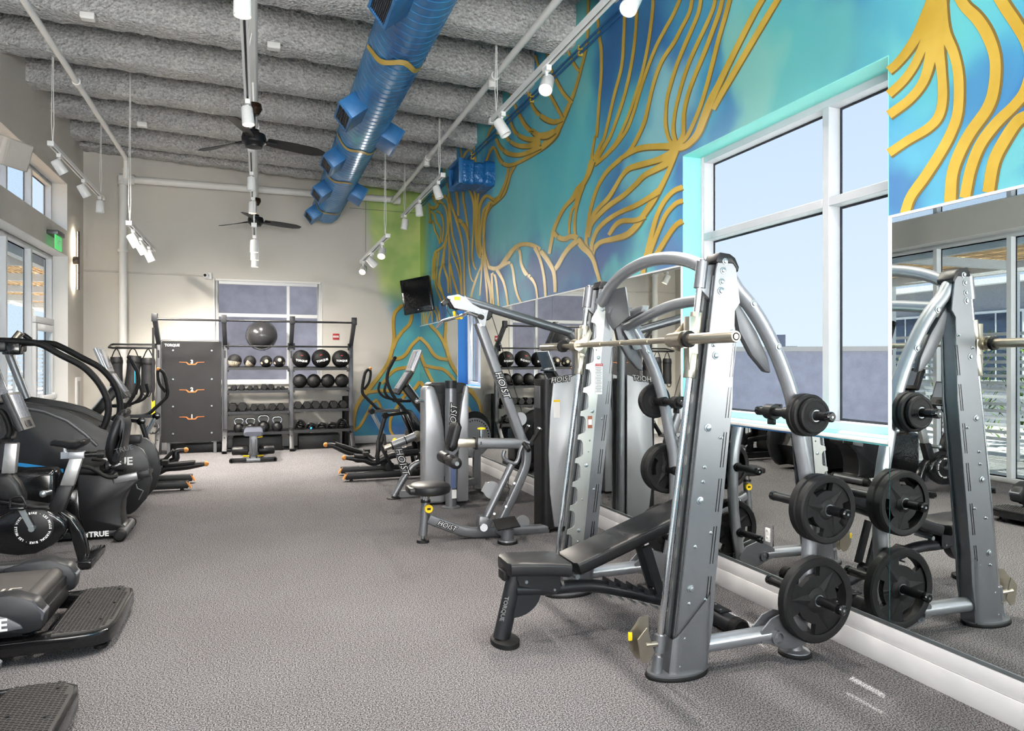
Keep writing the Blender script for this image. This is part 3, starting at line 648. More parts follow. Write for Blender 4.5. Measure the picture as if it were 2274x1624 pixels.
def duct():
    x, z, R = 1.145, 4.275, 0.25; y0, y1 = -3.0, 13.2; t = thing('spiral_duct', (x, 8.0, z), 'large blue painted round spiral duct with gold bands', 'duct'); off = t.location.copy()
    n = 40; vs = []; fs = []; pitch = 0.115; rows = int((y1 - y0) / pitch); prof = ((0.0, 0.0), (0.84, 0.0), (0.89, 0.0035), (0.95, 0.0035))
    k = 0; ring = []
    for i in range(rows):
        for f, h in prof:
            for j in range(n):
                a = 2 * PI * j / n; yy = y0 + pitch * (i + f + j / n * 0.0); ring.append((x + (R + h) * math.cos(a), yy + pitch * (j / n), z + (R + h) * math.sin(a)))
            k += 1
    for i in range(k - 1):
        for j in range(n):
            j2 = (j + 1) % n
            if j == n - 1:
                if i + 4 < k - 1: fs.append((i * n + j, (i + 4) * n, (i + 5) * n, (i + 1) * n + j))
            else: fs.append((i * n + j, i * n + j2, (i + 1) * n + j2, (i + 1) * n + j))
    MB(off).add(ring, fs).build('duct_tube', M_duct, t, smooth=30)
    MB(off).lathe([(0.0, 0.0), (R - 0.002, 0.0), (R + 0.004, 0.004), (R + 0.004, 0.05)], (x, y1 + 0.02, z), (0, -1, 0), 40).build('end_cap', M_duct, t)
    # painted gold bands: rings round the tube that wander along it
    for (yy, amp, ph, w, a0, a1) in ((6.15, 0.16, 0.3, 0.11, PI, 2.05 * PI), (4.65, 0.18, 1.0, 0.12, 1.55 * PI, 2.1 * PI), (8.75, 0.10, 0.6, 0.09, PI, 2.0 * PI), (10.35, 0.14, 0.2, 0.10, 0.95 * PI, 1.62 * PI), (12.45, 0.05, 0.5, 0.08, PI, 1.9 * PI)):
        m = 36; vs = []; fs = []
        for i in range(m + 1):
            a = a0 + (a1 - a0) * i / m; c = yy + amp * math.cos(2 * a + ph) + 0.05 * math.sin(5 * a); ww = w * (0.55 + 0.45 * math.sin(PI * (i / m) * 0.9 + 0.25))
            for s in (-0.5, 0.5): vs.append((x + (R + 0.0085) * math.cos(a), c + s * ww, z + (R + 0.0085) * math.sin(a)))
        fs = [(2 * i, 2 * i + 1, 2 * i + 3, 2 * i + 2) for i in range(m)]
        MB(off).add(vs, fs).build('gold_band', M_gold, t, smooth=60)
    # registers on both flanks, tilted down
    for (yy, s) in ((5.0, -1), (7.45, -1), (9.35, -1), (11.05, -1), (12.75, -1), (8.35, 1), (11.25, 1)):
        ang = math.radians(218 if s < 0 else -28); d = Vector((math.cos(ang), 0, math.sin(ang))); u = Vector((0, 1, 0)); w = d.cross(u)
        R3 = Matrix((u, w, d)).transposed(); c = Vector((x, yy, z)) + d * (R + 0.07)
        rg = MB(off).box(c, (0.46, 0.2, 0.2), R3).build('register_box', M_ductb, t, bev=0.004)
        f = MB(off); fc = Vector((x, yy, z)) + d * (R + 0.178)
        f.box(fc + w * 0.088, (0.46, 0.024, 0.02), R3).box(fc - w * 0.088, (0.46, 0.024, 0.02), R3).box(fc + u * 0.218, (0.024, 0.152, 0.02), R3).box(fc - u * 0.218, (0.024, 0.152, 0.02), R3)
        f.build('register_frame', M_ductb, rg)
        MB(off).box(fc - d * 0.006, (0.41, 0.15, 0.004), R3).build('register_throat', M_gask, rg)
        g = MB(off)
        for k in range(9): g.box(fc + w * (-0.066 + 0.0165 * k), (0.41, 0.003, 0.012), R3)
        g.build('louver_grille', M_slate, rg)
duct()
# boxed blue duct end on the mural wall
def wall_box():
    a = yq(1058, 390, 9.0); X = WX; Y0, Y1 = 9.35, 10.35
    t = thing('duct_stub', (X - 0.25, 9.9, 3.9), 'wrinkled blue wrapped duct stub on the mural wall', 'duct'); off = t.location.copy(); z0, z1 = xq(1090, 413, X - 0.05).z, xq(1090, 358, X - 0.05).z
    Yn = xq(1100, 390, X).y; rr = random.Random(5); m = mat('wrinkled_blue_wrap', (26, 92, 150), 0.3, 0.1, bump=0.8, bscale=14, bdist=0.03)
    rings = []
    for i in range(22):
        f = i / 21; xx = X - 0.002 - f * 0.44; k = 1.0 - (0.12 if 0.32 < f < 0.62 else 0.0) + rr.uniform(-0.02, 0.02); rg = []
        for p, q in rrect(0.52 * k, (z1 - z0) * k, 0.05): rg.append(Vector((xx, Yn + 0.27 + p, (z0 + z1) / 2 + q)))
        rings.append(rg)
    MB(off).loft(rings).build('wrapped_sleeve', m, t)
    xx = X - 0.44; f = MB(off); yc = Yn + 0.27; zz = (z0 + z1) / 2; h = (z1 - z0) / 2
    f.box2((xx - 0.06, yc - 0.27, zz - h), (xx, yc - 0.23, zz + h)).box2((xx - 0.06, yc + 0.23, zz - h), (xx, yc + 0.27, zz + h)).box2((xx - 0.06, yc - 0.23, zz + h - 0.04), (xx, yc + 0.23, zz + h)).box2((xx - 0.06, yc - 0.23, zz - h), (xx, yc + 0.23, zz - h + 0.04))
    f.build('outlet_frame', M_ductb, t, bev=0.003)
wall_box()
# thin conduits running along the mural wall
M_cond = mat('conduit_blue', (36, 96, 150), 0.5)
for k, (px, py, lab) in enumerate(((1330, 64, 'upper of two thin blue conduits along the mural wall'), (1330, 78, 'lower of two thin blue conduits along the mural wall'))):
    z = xq(px, py, WX - 0.03).z; c = thing('conduit', (WX - 0.03, 8, z), lab, 'conduit'); off = c.location.copy()
    MB(off).tube([(WX - 0.03, -2, z), (WX - 0.03, 13.6, z)], 0.011, 8).build('conduit_tube', M_cond, c)
    for y in (5.0, 6.3, 7.6, 8.8, 10.0, 11.3, 12.4): MB(off).box2((WX - 0.0005, y - 0.012, z - 0.02), (WX - 0.044, y + 0.012, z + 0.02)).build('strap', M_gold, c)
# ---------------------------------------------------------------- ceiling fans
def fan(y, rz, label):
    x, z = -0.05, 3.85; t = thing('ceiling_fan', (x, y, z), label, 'fan', 'black three blade ceiling fans'); zt = 4.20 - z
    MB().cyl((0, 0, zt), (-0.01, 0, 4.452 - z), 0.012, n=10).build('hanger_rod', M_trackw, t)
    MB().lathe([(0.0, zt + 0.03), (0.075, zt + 0.03), (0.085, zt - 0.02), (0.05, zt - 0.085), (0.016, zt - 0.09)], n=24).build('canopy', mat('bronze_cap', (70, 52, 40), 0.3, 0.7), t)
    MB().cyl((0, 0, 0.05), (0, 0, zt - 0.08), 0.016, n=12).build('downrod', M_black, t)
    MB().lathe([(0.0, 0.11), (0.05, 0.11), (0.06, 0.08), (0.115, 0.06), (0.125, 0.02), (0.12, -0.03), (0.09, -0.055), (0.085, -0.075), (0.0, -0.08)], n=28).build('motor_housing', M_black, t)
    for k in range(3):
        a = rz + k * 2 * PI / 3; u = Vector((math.cos(a), math.sin(a), 0)); w = Vector((-math.sin(a), math.cos(a), 0)); tl = Vector((0, 0, 1)); rings = []
        for i in range(13):
            f = i / 12; rr = 0.14 + f * 0.62; wd_ = 0.055 + 0.03 * math.sin(min(1, f * 1.35) * PI / 2) - 0.045 * max(0, f - 0.86) / 0.14; tw = -math.radians(24 - 14 * f); c = u * rr + tl * (0.005 - 0.02 * f)
            a1 = w * math.cos(tw) + tl * math.sin(tw); n1 = a1.cross(u)
            rings.append([c + a1 * wd_ + n1 * 0.003, c - a1 * wd_ + n1 * 0.003, c - a1 * wd_ - n1 * 0.003, c + a1 * wd_ - n1 * 0.003])
        b = MB().loft(rings).build('blade', M_black, t, smooth=50)
        MB().bar(u * 0.1, u * 0.24, 0.05, 0.012).build('blade_iron', M_black, b)
fan(8.0, math.radians(16), 'black three blade ceiling fan nearest the camera'); fan(12.55, math.radians(18), 'black three blade ceiling fan nearest the back wall')
# ---------------------------------------------------------------- small fittings
def ceil_at(px, py, dz=0.0):
    d = ray(px, py); k = -0.0717; tt = (4.861 + dz - CAMH) / (d.z - k * d.x); return CAM + d * tt
for px, py, lab in ((195, 37, 'small white junction box on the joist at the upper left'), (608, 103, 'small white junction box on the joist beside the aisle pipe'), (316, 277, 'small white junction box on the joist left of the near fan')):
    p = ceil_at(px, py, -0.03); t = thing('junction_box', p, lab, 'electrical box', 'white boxes on the sprayed joists')
    MB().box((0, 0, 0), (0.13, 0.09, 0.06)).build('box_body', M_trackw, t, bev=0.006); MB().box((0, 0, -0.032), (0.11, 0.075, 0.004)).build('cover_plate', M_trackw, t)
# speaker on the left wall
p = xq(18, 338, LX + 0.2); t = thing('wall_speaker', p, 'pale loudspeaker on the left wall at the clerestory', 'speaker'); R = Matrix.Rotation(math.radians(-28), 3, 'Z') @ Matrix.Rotation(math.radians(18), 3, 'Y')
q = [(-0.11, -0.13), (0.1, -0.2), (0.13, -0.16), (0.13, 0.16), (0.1, 0.2), (-0.11, 0.13)]
MB().loft([[R @ Vector((a, b, -0.15)) for a, b in q], [R @ Vector((a, b, 0.15)) for a, b in q]]).build('cabinet', mat('speaker_beige', (196, 188, 178), 0.6), t, bev=0.012)
MB().box(R @ Vector((0.133, 0, 0)), (0.006, 0.3, 0.27), R).build('grille', mat('speaker_grille', (206, 200, 192), 0.7, bump=0.3, bscale=500), t); MB().box((-0.14, 0, 0), (0.1, 0.05, 0.08)).build('bracket', M_label, t)
# sconce: vertical bar lamp on the left wall
Ys = 13.0; t = thing('wall_sconce', (LX, Ys, 2.67), 'slim dark vertical bar sconce glowing on the left wall', 'wall lamp')
MB().box((0.075, 0, 0.465), (0.022, 0.035, 0.93)).build('bar', mat('sconce_bronze', (78, 68, 62), 0.45, 0.5), t, bev=0.003)
MB().box((0.061, 0, 0.465), (0.006, 0.028, 0.91)).build('light_strip', mat('sconce_glow', (255, 226, 180), 0.4, emit=9.0), t)
MB().box((0.035, 0, 0.465), (0.07, 0.07, 0.12)).build('mount', mat('sconce_bronze', (78, 68, 62)), t, bev=0.004)
l = bpy.data.lights.new('sconce_lamp', 'AREA'); l.shape = 'RECTANGLE'; l.size = 0.88; l.size_y = 0.03; l.energy = 9; l.color = (1, 0.88, 0.7)
lo = bpy.data.objects.new('sconce_lamp', l); COL.objects.link(lo); lo.location = (0.055, 0, 0.465); lo.rotation_euler = (0, PI / 2, 0); lo.parent = t
# exit sign
p = xq(133, 540, LX + 0.12); t = thing('exit_sign', (LX, p.y, 3.1), 'green lit exit sign over the storefront door', 'sign'); M_exit = mat('exit_green', (90, 214, 120), 0.4, emit=0.5)
MB().box((0.07, 0, 0.23), (0.14, 0.36, 0.06)).build('housing', M_slate, t, bev=0.005); MB().box((0.10, 0, 0.10), (0.012, 0.34, 0.2)).build('lit_panel', M_exit, t)
text('lettering', 'EXIT', 0.11, (0.1075, 0, 0.10), (0, 1, 0), (0, 0, 1), M_letter, t, ext=0.001)
# ================================================================== painted gold lines of the mural (traced, cut with the wall plane)
ZM = {0: (780, 400, 4.7775), 1: (1050, 0, 5.4125), 2: (1400, 0, 5.4125), 3: (1050, 250, 4.33), 4: (1960, 0, 3.248), 6: (900, 240, 6.688), 7: (1060, 560, 4.548), 8: (720, 600, 3.122)}
def smooth2(P, m=5):
    if len(P) < 3: return P
    Q = [tuple(2 * a - b for a, b in zip(P[0], P[1]))] + P + [tuple(2 * a - b for a, b in zip(P[-1], P[-2]))]; out = []
    for i in range(1, len(Q) - 2):
        for k in range(m):
            t = k / m
            out.append(tuple(0.5 * (2 * b + (c - a) * t + (2 * a - 5 * b + 4 * c - d) * t * t + (3 * b - a - 3 * c + d) * t ** 3) for a, b, c, d in zip(Q[i - 1], Q[i], Q[i + 1], Q[i + 2])))
    return out + [P[-1]]
NST = [0]
def stroke(*segs, plane='x'):
    P = []
    for zid, pts in segs:
        ox, oy, s = ZM[zid]; P += [(ox + x / s, oy + y / s, w / s) for x, y, w in pts]
    S = smooth2(P); NST[0] += 1; lift = 0.0015 + 0.00004 * (NST[0] % 60)
    def put(px, py): return xq(px, py, WX - lift) if plane == 'x' else yq(px, py, BY - lift)
    vs = []; fs = []; mi = []; dark = max(p[2] for p in S) > 5.5
    for i, (x, y, w) in enumerate(S):
        a = S[max(0, i - 1)]; b = S[min(len(S) - 1, i + 1)]; dx, dy = b[0] - a[0], b[1] - a[1]; L = math.hypot(dx, dy) or 1; nx, ny = -dy / L, dx / L
        if nx + ny * 0.9 < 0: nx, ny = -nx, -ny
        for k in (-0.5, 0.30, 0.5): vs.append(put(x + nx * w * k, y + ny * w * k))
    flip = False
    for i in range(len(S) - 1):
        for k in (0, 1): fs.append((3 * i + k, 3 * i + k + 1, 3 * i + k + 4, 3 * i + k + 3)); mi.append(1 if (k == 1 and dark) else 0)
    mb = MB(); mb.add(vs, fs); mb.m = mi
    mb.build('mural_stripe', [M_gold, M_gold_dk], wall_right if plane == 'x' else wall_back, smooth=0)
for s in (
    [(4, [(400, -120, 110), (370, 0, 110), (320, 120, 100), (250, 270, 90), (170, 390, 80), (100, 470, 75), (48, 515, 75)])],
    [(4, [(400, -60, 120), (350, 200, 110), (300, 330, 80), (230, 480, 75), (150, 590, 75), (48, 685, 75)])],
    [(4, [(410, -60, 120), (380, 250, 120), (350, 430, 100), (300, 590, 85), (200, 720, 80), (48, 835, 80)])],
    [(4, [(430, -60, 120), (410, 300, 110), (430, 500, 85), (440, 700, 85), (410, 840, 85), (330, 930, 80), (180, 1020, 75), (48, 1110, 75)])],
    [(4, [(430, -80, 90), (450, 200, 100), (520, 380, 90), (555, 560, 90), (550, 800, 90), (500, 960, 90), (420, 1110, 90), (310, 1280, 90), (210, 1420, 85), (165, 1545, 85)])],
    [(4, [(535, -70, 95), (600, 40, 100), (690, 130, 110), (770, 260, 110), (820, 430, 100), (810, 640, 100), (760, 790, 100), (640, 960, 100), (560, 1110, 100), (510, 1260, 100), (495, 1460, 105)])],
    [(4, [(800, -100, 100), (900, 60, 110), (980, 180, 110), (1060, 330, 110), (1080, 500, 110), (1040, 650, 100), (960, 760, 90), (820, 900, 95), (710, 1050, 95), (640, 1230, 95), (600, 1430, 95)])],
    [(4, [(1200, 700, 100), (1060, 830, 100), (980, 880, 100), (890, 1010, 105), (810, 1170, 105), (770, 1390, 105)])],
    [(1, [(1490, 100, 35), (1520, 430, 40), (1545, 600, 45), (1545, 900, 40), (1520, 1200, 40), (1490, 1624, 40)]), (3, [(1175, 230, 28), (1150, 380, 28), (1145, 470, 40)])],
    [(1, [(1825, -30, 40), (1825, 180, 40), (1815, 450, 42), (1790, 800, 42), (1700, 1150, 42), (1590, 1624, 42)]), (3, [(1230, 310, 34), (1165, 450, 40)])],
    [(1, [(1975, -30, 40), (1960, 350, 42), (1920, 700, 44), (1850, 1050, 44), (1760, 1350, 44), (1660, 1624, 44)]), (3, [(1270, 320, 40), (1175, 480, 45)])],
    [(2, [(275, -40, 45), (265, 150, 45), (220, 500, 45), (150, 850, 45), (60, 1150, 45), (0, 1330, 42)]), (3, [(1460, 120, 35), (1400, 250, 35), (1330, 360, 45), (1250, 440, 40), (1165, 505, 50)])],
    [(2, [(610, -40, 50), (520, 170, 50), (420, 350, 50), (320, 540, 48), (230, 760, 46), (160, 960, 44), (100, 1150, 44), (40, 1350, 42)]), (3, [(1490, 150, 35), (1420, 260, 35), (1340, 360, 35)])],
    [(2, [(750, -40, 50), (710, 150, 50), (620, 330, 52), (520, 520, 54), (400, 700, 54), (320, 880, 52), (260, 1080, 50), (215, 1280, 50), (165, 1480, 55)]), (3, [(1570, 270, 45), (1500, 380, 45), (1420, 450, 50), (1300, 560, 45), (1220, 680, 40), (1170, 800, 38), (1130, 950, 38), (1105, 1100, 36), (1090, 1250, 36), (1115, 1320, 40)])],
    [(2, [(855, -40, 50), (820, 150, 52), (740, 350, 55), (640, 580, 55), (560, 780, 52), (490, 1000, 52), (440, 1200, 50), (425, 1400, 50)]), (3, [(1860, 150, 45), (1890, 260, 42), (1940, 320, 60)])],
    [(2, [(1030, -40, 50), (990, 120, 52), (900, 330, 55), (800, 540, 55), (700, 770, 52), (630, 980, 50), (570, 1200, 48), (530, 1400, 48)]), (3, [(1930, 180, 45), (1955, 310, 60)])],
    [(2, [(1115, -40, 55), (1070, 150, 60), (980, 400, 60), (880, 660, 60), (780, 900, 58), (700, 1120, 56), (650, 1330, 55), (640, 1500, 60)]), (3, [(2025, 210, 50), (1985, 300, 60)])],
    [(2, [(1205, -40, 60), (1150, 170, 62), (1060, 480, 60), (990, 760, 60), (920, 1030, 58), (840, 1290, 56), (740, 1530, 56)]), (3, [(2055, 240, 45), (1990, 300, 60)])],
    [(2, [(1610, -40, 80), (1500, 150, 80), (1330, 480, 80), (1170, 800, 85), (1060, 1030, 90), (980, 1200, 110), (900, 1400, 110), (820, 1600, 100)]), (3, [(2100, 285, 70), (2030, 335, 70), (1950, 345, 90)])],
    [(2, [(1795, -40, 80), (1650, 200, 85), (1490, 470, 85), (1330, 740, 85), (1200, 960, 85), (1100, 1130, 80), (1000, 1320, 60)])],
    [(3, [(1980, 335, 90), (1850, 330, 75), (1700, 335, 70), (1600, 350, 65), (1520, 385, 55), (1420, 445, 50)])],
    [(3, [(1965, 350, 80), (1880, 420, 90), (1750, 470, 70), (1600, 510, 70), (1500, 545, 60), (1430, 620, 45), (1370, 720, 45), (1300, 830, 50), (1220, 910, 45), (1160, 990, 45), (1120, 1110, 40)])],
    [(3, [(1920, 420, 90), (1870, 490, 80), (1750, 555, 70), (1650, 610, 60), (1560, 700, 55), (1450, 800, 55), (1320, 890, 55), (1220, 980, 50), (1140, 1080, 45), (1110, 1200, 40)])],
    [(3, [(1960, 370, 60), (1920, 480, 50), (1870, 600, 50), (1800, 740, 60), (1730, 860, 70), (1650, 980, 65), (1580, 1090, 70), (1480, 1180, 70), (1350, 1220, 60), (1230, 1250, 50), (1170, 1310, 45), (1150, 1370, 45)])],
    [(3, [(1790, 760, 80), (1700, 820, 60), (1560, 900, 55), (1420, 960, 50), (1290, 1040, 50), (1200, 1130, 45), (1150, 1250, 40), (1140, 1340, 40)])],
    [(3, [(1660, 1000, 60), (1560, 1040, 55), (1440, 1045, 55), (1370, 1090, 50), (1310, 1180, 40)])],
    [(3, [(1150, 470, 70), (1120, 570, 60), (1080, 660, 50), (1020, 740, 70), (960, 830, 50), (880, 920, 40), (820, 1030, 38), (780, 1130, 40), (760, 1230, 36), (735, 1360, 32)])],
    [(3, [(1030, 740, 60), (990, 880, 34), (950, 950, 30), (930, 1060, 28), (925, 1170, 28)])],
    [(3, [(1060, 700, 50), (1020, 830, 36), (990, 960, 30), (980, 1080, 30), (985, 1180, 30)])],
    [(3, [(780, 1150, 40), (820, 1200, 55), (880, 1220, 55), (950, 1195, 55), (1010, 1220, 70), (1060, 1290, 70), (1120, 1350, 60), (1160, 1420, 45), (1190, 1520, 40), (1220, 1624, 38), (1226, 1690, 36)])],
    [(3, [(1000, 1240, 60), (930, 1300, 50), (870, 1380, 45), (820, 1470, 45), (780, 1520, 40)])],
    [(3, [(2020, 720, 60), (1930, 760, 55), (1840, 860, 50), (1770, 1000, 50), (1720, 1180, 55), (1680, 1340, 55), (1650, 1440, 55), (1640, 1560, 55)])],
    [(3, [(2020, 850, 55), (1950, 880, 50), (1860, 980, 48), (1790, 1130, 48), (1730, 1280, 50), (1690, 1400, 55)])],
    [(3, [(2020, 1045, 60), (1950, 1090, 55), (1870, 1200, 55), (1790, 1330, 55), (1720, 1430, 60)])],
    [(3, [(150, 1490, 40), (210, 1505, 45), (270, 1480, 45), (330, 1400, 50), (400, 1310, 45), (470, 1270, 45), (560, 1275, 45), (640, 1320, 50), (700, 1390, 50), (750, 1470, 45), (780, 1540, 40), (790, 1640, 36), (792, 1730, 34)])],
    [(3, [(430, 1310, 40)]), (7, [(430, 0, 30), (445, 120, 30), (490, 215, 45), (550, 270, 35), (590, 350, 25), (608, 475, 22)])],
    [(3, [(600, 1300, 45), (640, 1390, 30), (670, 1500, 28), (690, 1624, 28)]), (7, [(690, 455, 28)])],
    [(7, [(230, 150, 38), (320, 110, 35), (355, 160, 28), (375, 300, 28), (400, 420, 25), (440, 510, 25)])],
    [(7, [(200, 180, 40), (260, 290, 28), (290, 400, 26), (310, 540, 24)])],
    [(7, [(150, 210, 22), (180, 250, 22), (200, 380, 20), (215, 560, 20)])],
    [(7, [(145, 215, 20), (150, 350, 20), (165, 550, 18)])], [(7, [(75, 80, 25), (100, 250, 20), (125, 380, 18), (140, 540, 18)])],
    [(7, [(70, 120, 16), (85, 300, 16), (105, 540, 16)])], [(7, [(45, 60, 18), (40, 250, 14), (25, 440, 14)])],
    [(1, [(1390, -60, 35), (1385, 300, 40), (1365, 560, 35), (1310, 800, 40), (1230, 1080, 45), (1130, 1330, 60), (1040, 1530, 70)]), (3, [(780, 220, 90), (700, 310, 70), (600, 390, 45), (500, 450, 40), (420, 490, 40), (350, 510, 45), (290, 490, 45), (250, 430, 35), (215, 350, 30), (190, 340, 30), (160, 390, 26), (130, 470, 24)])],
    [(1, [(1100, 480, 35), (1130, 560, 35), (1180, 700, 40), (1250, 820, 45), (1300, 870, 40)])],
    [(1, [(880, 500, 35), (900, 650, 35), (940, 830, 40), (1010, 980, 45), (1090, 1120, 50), (1195, 1235, 50)])],
    [(1, [(750, 660, 30), (790, 800, 32), (850, 960, 36), (920, 1120, 42), (1000, 1270, 45), (1080, 1420, 45)])],
    [(1, [(640, 1000, 35), (700, 1230, 40), (780, 1360, 55), (880, 1440, 75), (980, 1470, 70), (1080, 1440, 50)])],
    [(1, [(430, 1040, 28), (480, 1200, 30), (550, 1360, 45), (620, 1490, 55), (700, 1580, 65)]), (3, [(570, 180, 55), (630, 225, 70), (710, 225, 80), (790, 180, 60)])],
    [(3, [(340, 20, 28), (360, 80, 30), (390, 160, 35), (440, 220, 45), (530, 260, 55), (650, 260, 60)])],
    [(3, [(310, 200, 30), (350, 270, 40), (430, 320, 50), (540, 325, 60), (650, 290, 70)])],
    [(3, [(225, 250, 30), (250, 310, 36), (290, 360, 45), (350, 400, 50), (450, 410, 50), (550, 380, 50), (650, 330, 60)])],
    [(3, [(120, 310, 18), (150, 210, 22), (190, 140, 30), (230, 110, 30)])],
    [(6, [(625, 850, 22), (680, 1010, 26), (740, 1150, 26), (780, 1350, 28), (790, 1600, 24)])],
    [(6, [(560, 870, 22), (600, 1050, 24), (640, 1200, 24), (680, 1400, 26), (740, 1600, 40)])],
    [(6, [(690, 880, 12), (695, 1010, 12)])], [(6, [(385, 1220, 20), (405, 1320, 20), (440, 1410, 20)])], [(6, [(820, 540, 26), (830, 660, 26), (840, 790, 26)])], [(6, [(1020, 560, 26), (1035, 700, 26), (1045, 830, 26)])], [(6, [(845, 770, 26), (900, 660, 30), (960, 620, 34), (990, 690, 28), (1010, 800, 26)])],
    [(6, [(340, 1420, 30), (400, 1500, 50), (460, 1470, 45), (510, 1380, 40), (560, 1320, 40), (610, 1300, 30)])],
    [(0, [(1185, 80, 30), (1190, 200, 26), (1210, 320, 26), (1225, 420, 24), (1240, 560, 26), (1245, 700, 22), (1250, 900, 20), (1270, 1030, 20), (1295, 1080, 20)])],
    [(0, [(1185, 85, 30), (1240, 85, 28), (1270, 140, 30), (1295, 220, 30), (1305, 330, 26), (1300, 480, 24), (1290, 640, 22), (1285, 800, 22), (1300, 900, 22), (1325, 950, 20)])],
    [(0, [(1305, 80, 30), (1320, 200, 30), (1320, 330, 30), (1320, 480, 26), (1325, 640, 24), (1340, 760, 24), (1370, 830, 26)])],
    [(0, [(1355, 110, 24), (1340, 260, 28), (1335, 400, 26), (1335, 560, 24), (1350, 700, 24), (1375, 810, 24)])],
    [(3, [(430, 480, 36), (400, 520, 35), (360, 600, 32), (330, 700, 35), (290, 790, 45), (220, 850, 60), (160, 900, 60), (120, 1000, 40), (105, 1120, 30), (110, 1250, 30), (115, 1350, 30), (150, 1490, 45)])],
    [(3, [(345, 510, 30), (340, 560, 28), (320, 650, 30), (280, 760, 32), (250, 820, 34)])], [(3, [(210, 850, 30), (140, 805, 35), (100, 830, 35), (70, 900, 30), (60, 980, 28)])],
    [(0, [(1500, 250, 30), (1420, 300, 30), (1390, 400, 24), (1375, 520, 20), (1370, 640, 18), (1385, 760, 18)])], [(0, [(1470, 240, 40), (1440, 330, 30), (1420, 430, 22), (1410, 560, 20), (1400, 700, 20), (1395, 800, 20)])], [(0, [(1360, 330, 20), (1355, 480, 20), (1355, 640, 18), (1375, 780, 18)])],
    [(0, [(1395, 800, 24), (1380, 900, 18), (1350, 980, 18), (1310, 1090, 22), (1285, 1180, 22), (1270, 1260, 20)])], [(0, [(1400, 820, 24), (1385, 950, 16), (1375, 1080, 16), (1365, 1220, 16)])],
    [(0, [(1410, 820, 24), (1415, 960, 18), (1435, 1100, 16), (1445, 1300, 16)])], [(0, [(1420, 840, 30), (1440, 960, 22), (1470, 1090, 18), (1490, 1200, 16), (1480, 1330, 16)])],
    [(0, [(1095, 30, 26), (1115, 130, 26), (1130, 260, 22), (1135, 380, 22)])], [(0, [(1030, 150, 22), (1060, 260, 26), (1100, 370, 30), (1130, 420, 44), (1180, 460, 50), (1220, 530, 40), (1240, 640, 26)])],
    [(0, [(1110, 400, 36), (1130, 470, 30), (1160, 580, 26), (1185, 720, 22), (1200, 880, 22), (1200, 1050, 20), (1205, 1230, 20)])],
    [(0, [(940, 230, 30), (990, 270, 26), (1015, 350, 22), (1025, 500, 22), (1010, 600, 22), (985, 690, 26), (930, 740, 30), (890, 770, 26), (870, 850, 20), (860, 960, 18), (860, 1060, 16)])],
    [(0, [(960, 190, 34), (1000, 180, 30), (1030, 240, 26), (1040, 400, 22), (1035, 560, 20), (1050, 680, 20), (1080, 800, 20), (1130, 940, 20), (1160, 1080, 20), (1165, 1210, 18)])],
    [(0, [(1040, 250, 24), (1055, 420, 20), (1070, 560, 20), (1100, 680, 20), (1140, 820, 20), (1160, 950, 18), (1170, 1100, 18), (1175, 1220, 18)])],
    [(0, [(1010, 620, 22), (985, 760, 22), (960, 900, 20), (935, 1010, 22), (935, 1100, 24), (960, 1180, 22), (985, 1260, 22)])], [(0, [(1000, 640, 20), (985, 780, 18), (980, 900, 20), (1000, 980, 22), (1025, 1060, 22), (1030, 1200, 20)])],
    [(0, [(1035, 600, 20), (1040, 760, 18), (1040, 920, 18), (1050, 1060, 16), (1060, 1210, 16)])], [(0, [(1045, 880, 22), (1070, 1000, 22), (1100, 1110, 22), (1130, 1210, 22)])],
    [(0, [(905, 770, 20), (890, 900, 16), (885, 1020, 16), (895, 1120, 18), (930, 1220, 18), (960, 1290, 18)])], [(0, [(930, 760, 16), (915, 900, 14), (905, 1040, 16), (920, 1120, 18), (970, 1210, 18), (990, 1280, 18)])], [(0, [(885, 780, 16), (875, 900, 14), (870, 1050, 14)])],
    [(0, [(830, 290, 26), (835, 380, 22), (835, 460, 30), (850, 430, 30), (875, 470, 22), (890, 540, 22), (920, 600, 22), (940, 680, 18)])], [(0, [(840, 330, 22), (880, 370, 26), (900, 440, 24), (940, 500, 22), (950, 580, 18), (940, 670, 18)])],
    [(0, [(900, 330, 30), (950, 360, 26), (975, 430, 22), (980, 540, 20), (965, 660, 18)])], [(0, [(850, 120, 14), (880, 190, 18), (905, 240, 20), (920, 265, 30), (880, 300, 40), (840, 290, 34)])],
    [(0, [(745, 1380, 12), (750, 1540, 12)])], [(0, [(765, 1380, 14), (775, 1530, 14)])], [(0, [(805, 1390, 14), (790, 1450, 14), (795, 1530, 14)])], [(0, [(840, 1390, 16), (815, 1460, 16), (805, 1520, 14)])], [(0, [(855, 1390, 14), (860, 1510, 14)])], [(0, [(880, 1380, 16), (905, 1430, 16), (915, 1500, 14)])], [(0, [(895, 1340, 16), (925, 1400, 20), (940, 1490, 16)])],
): stroke(*s)
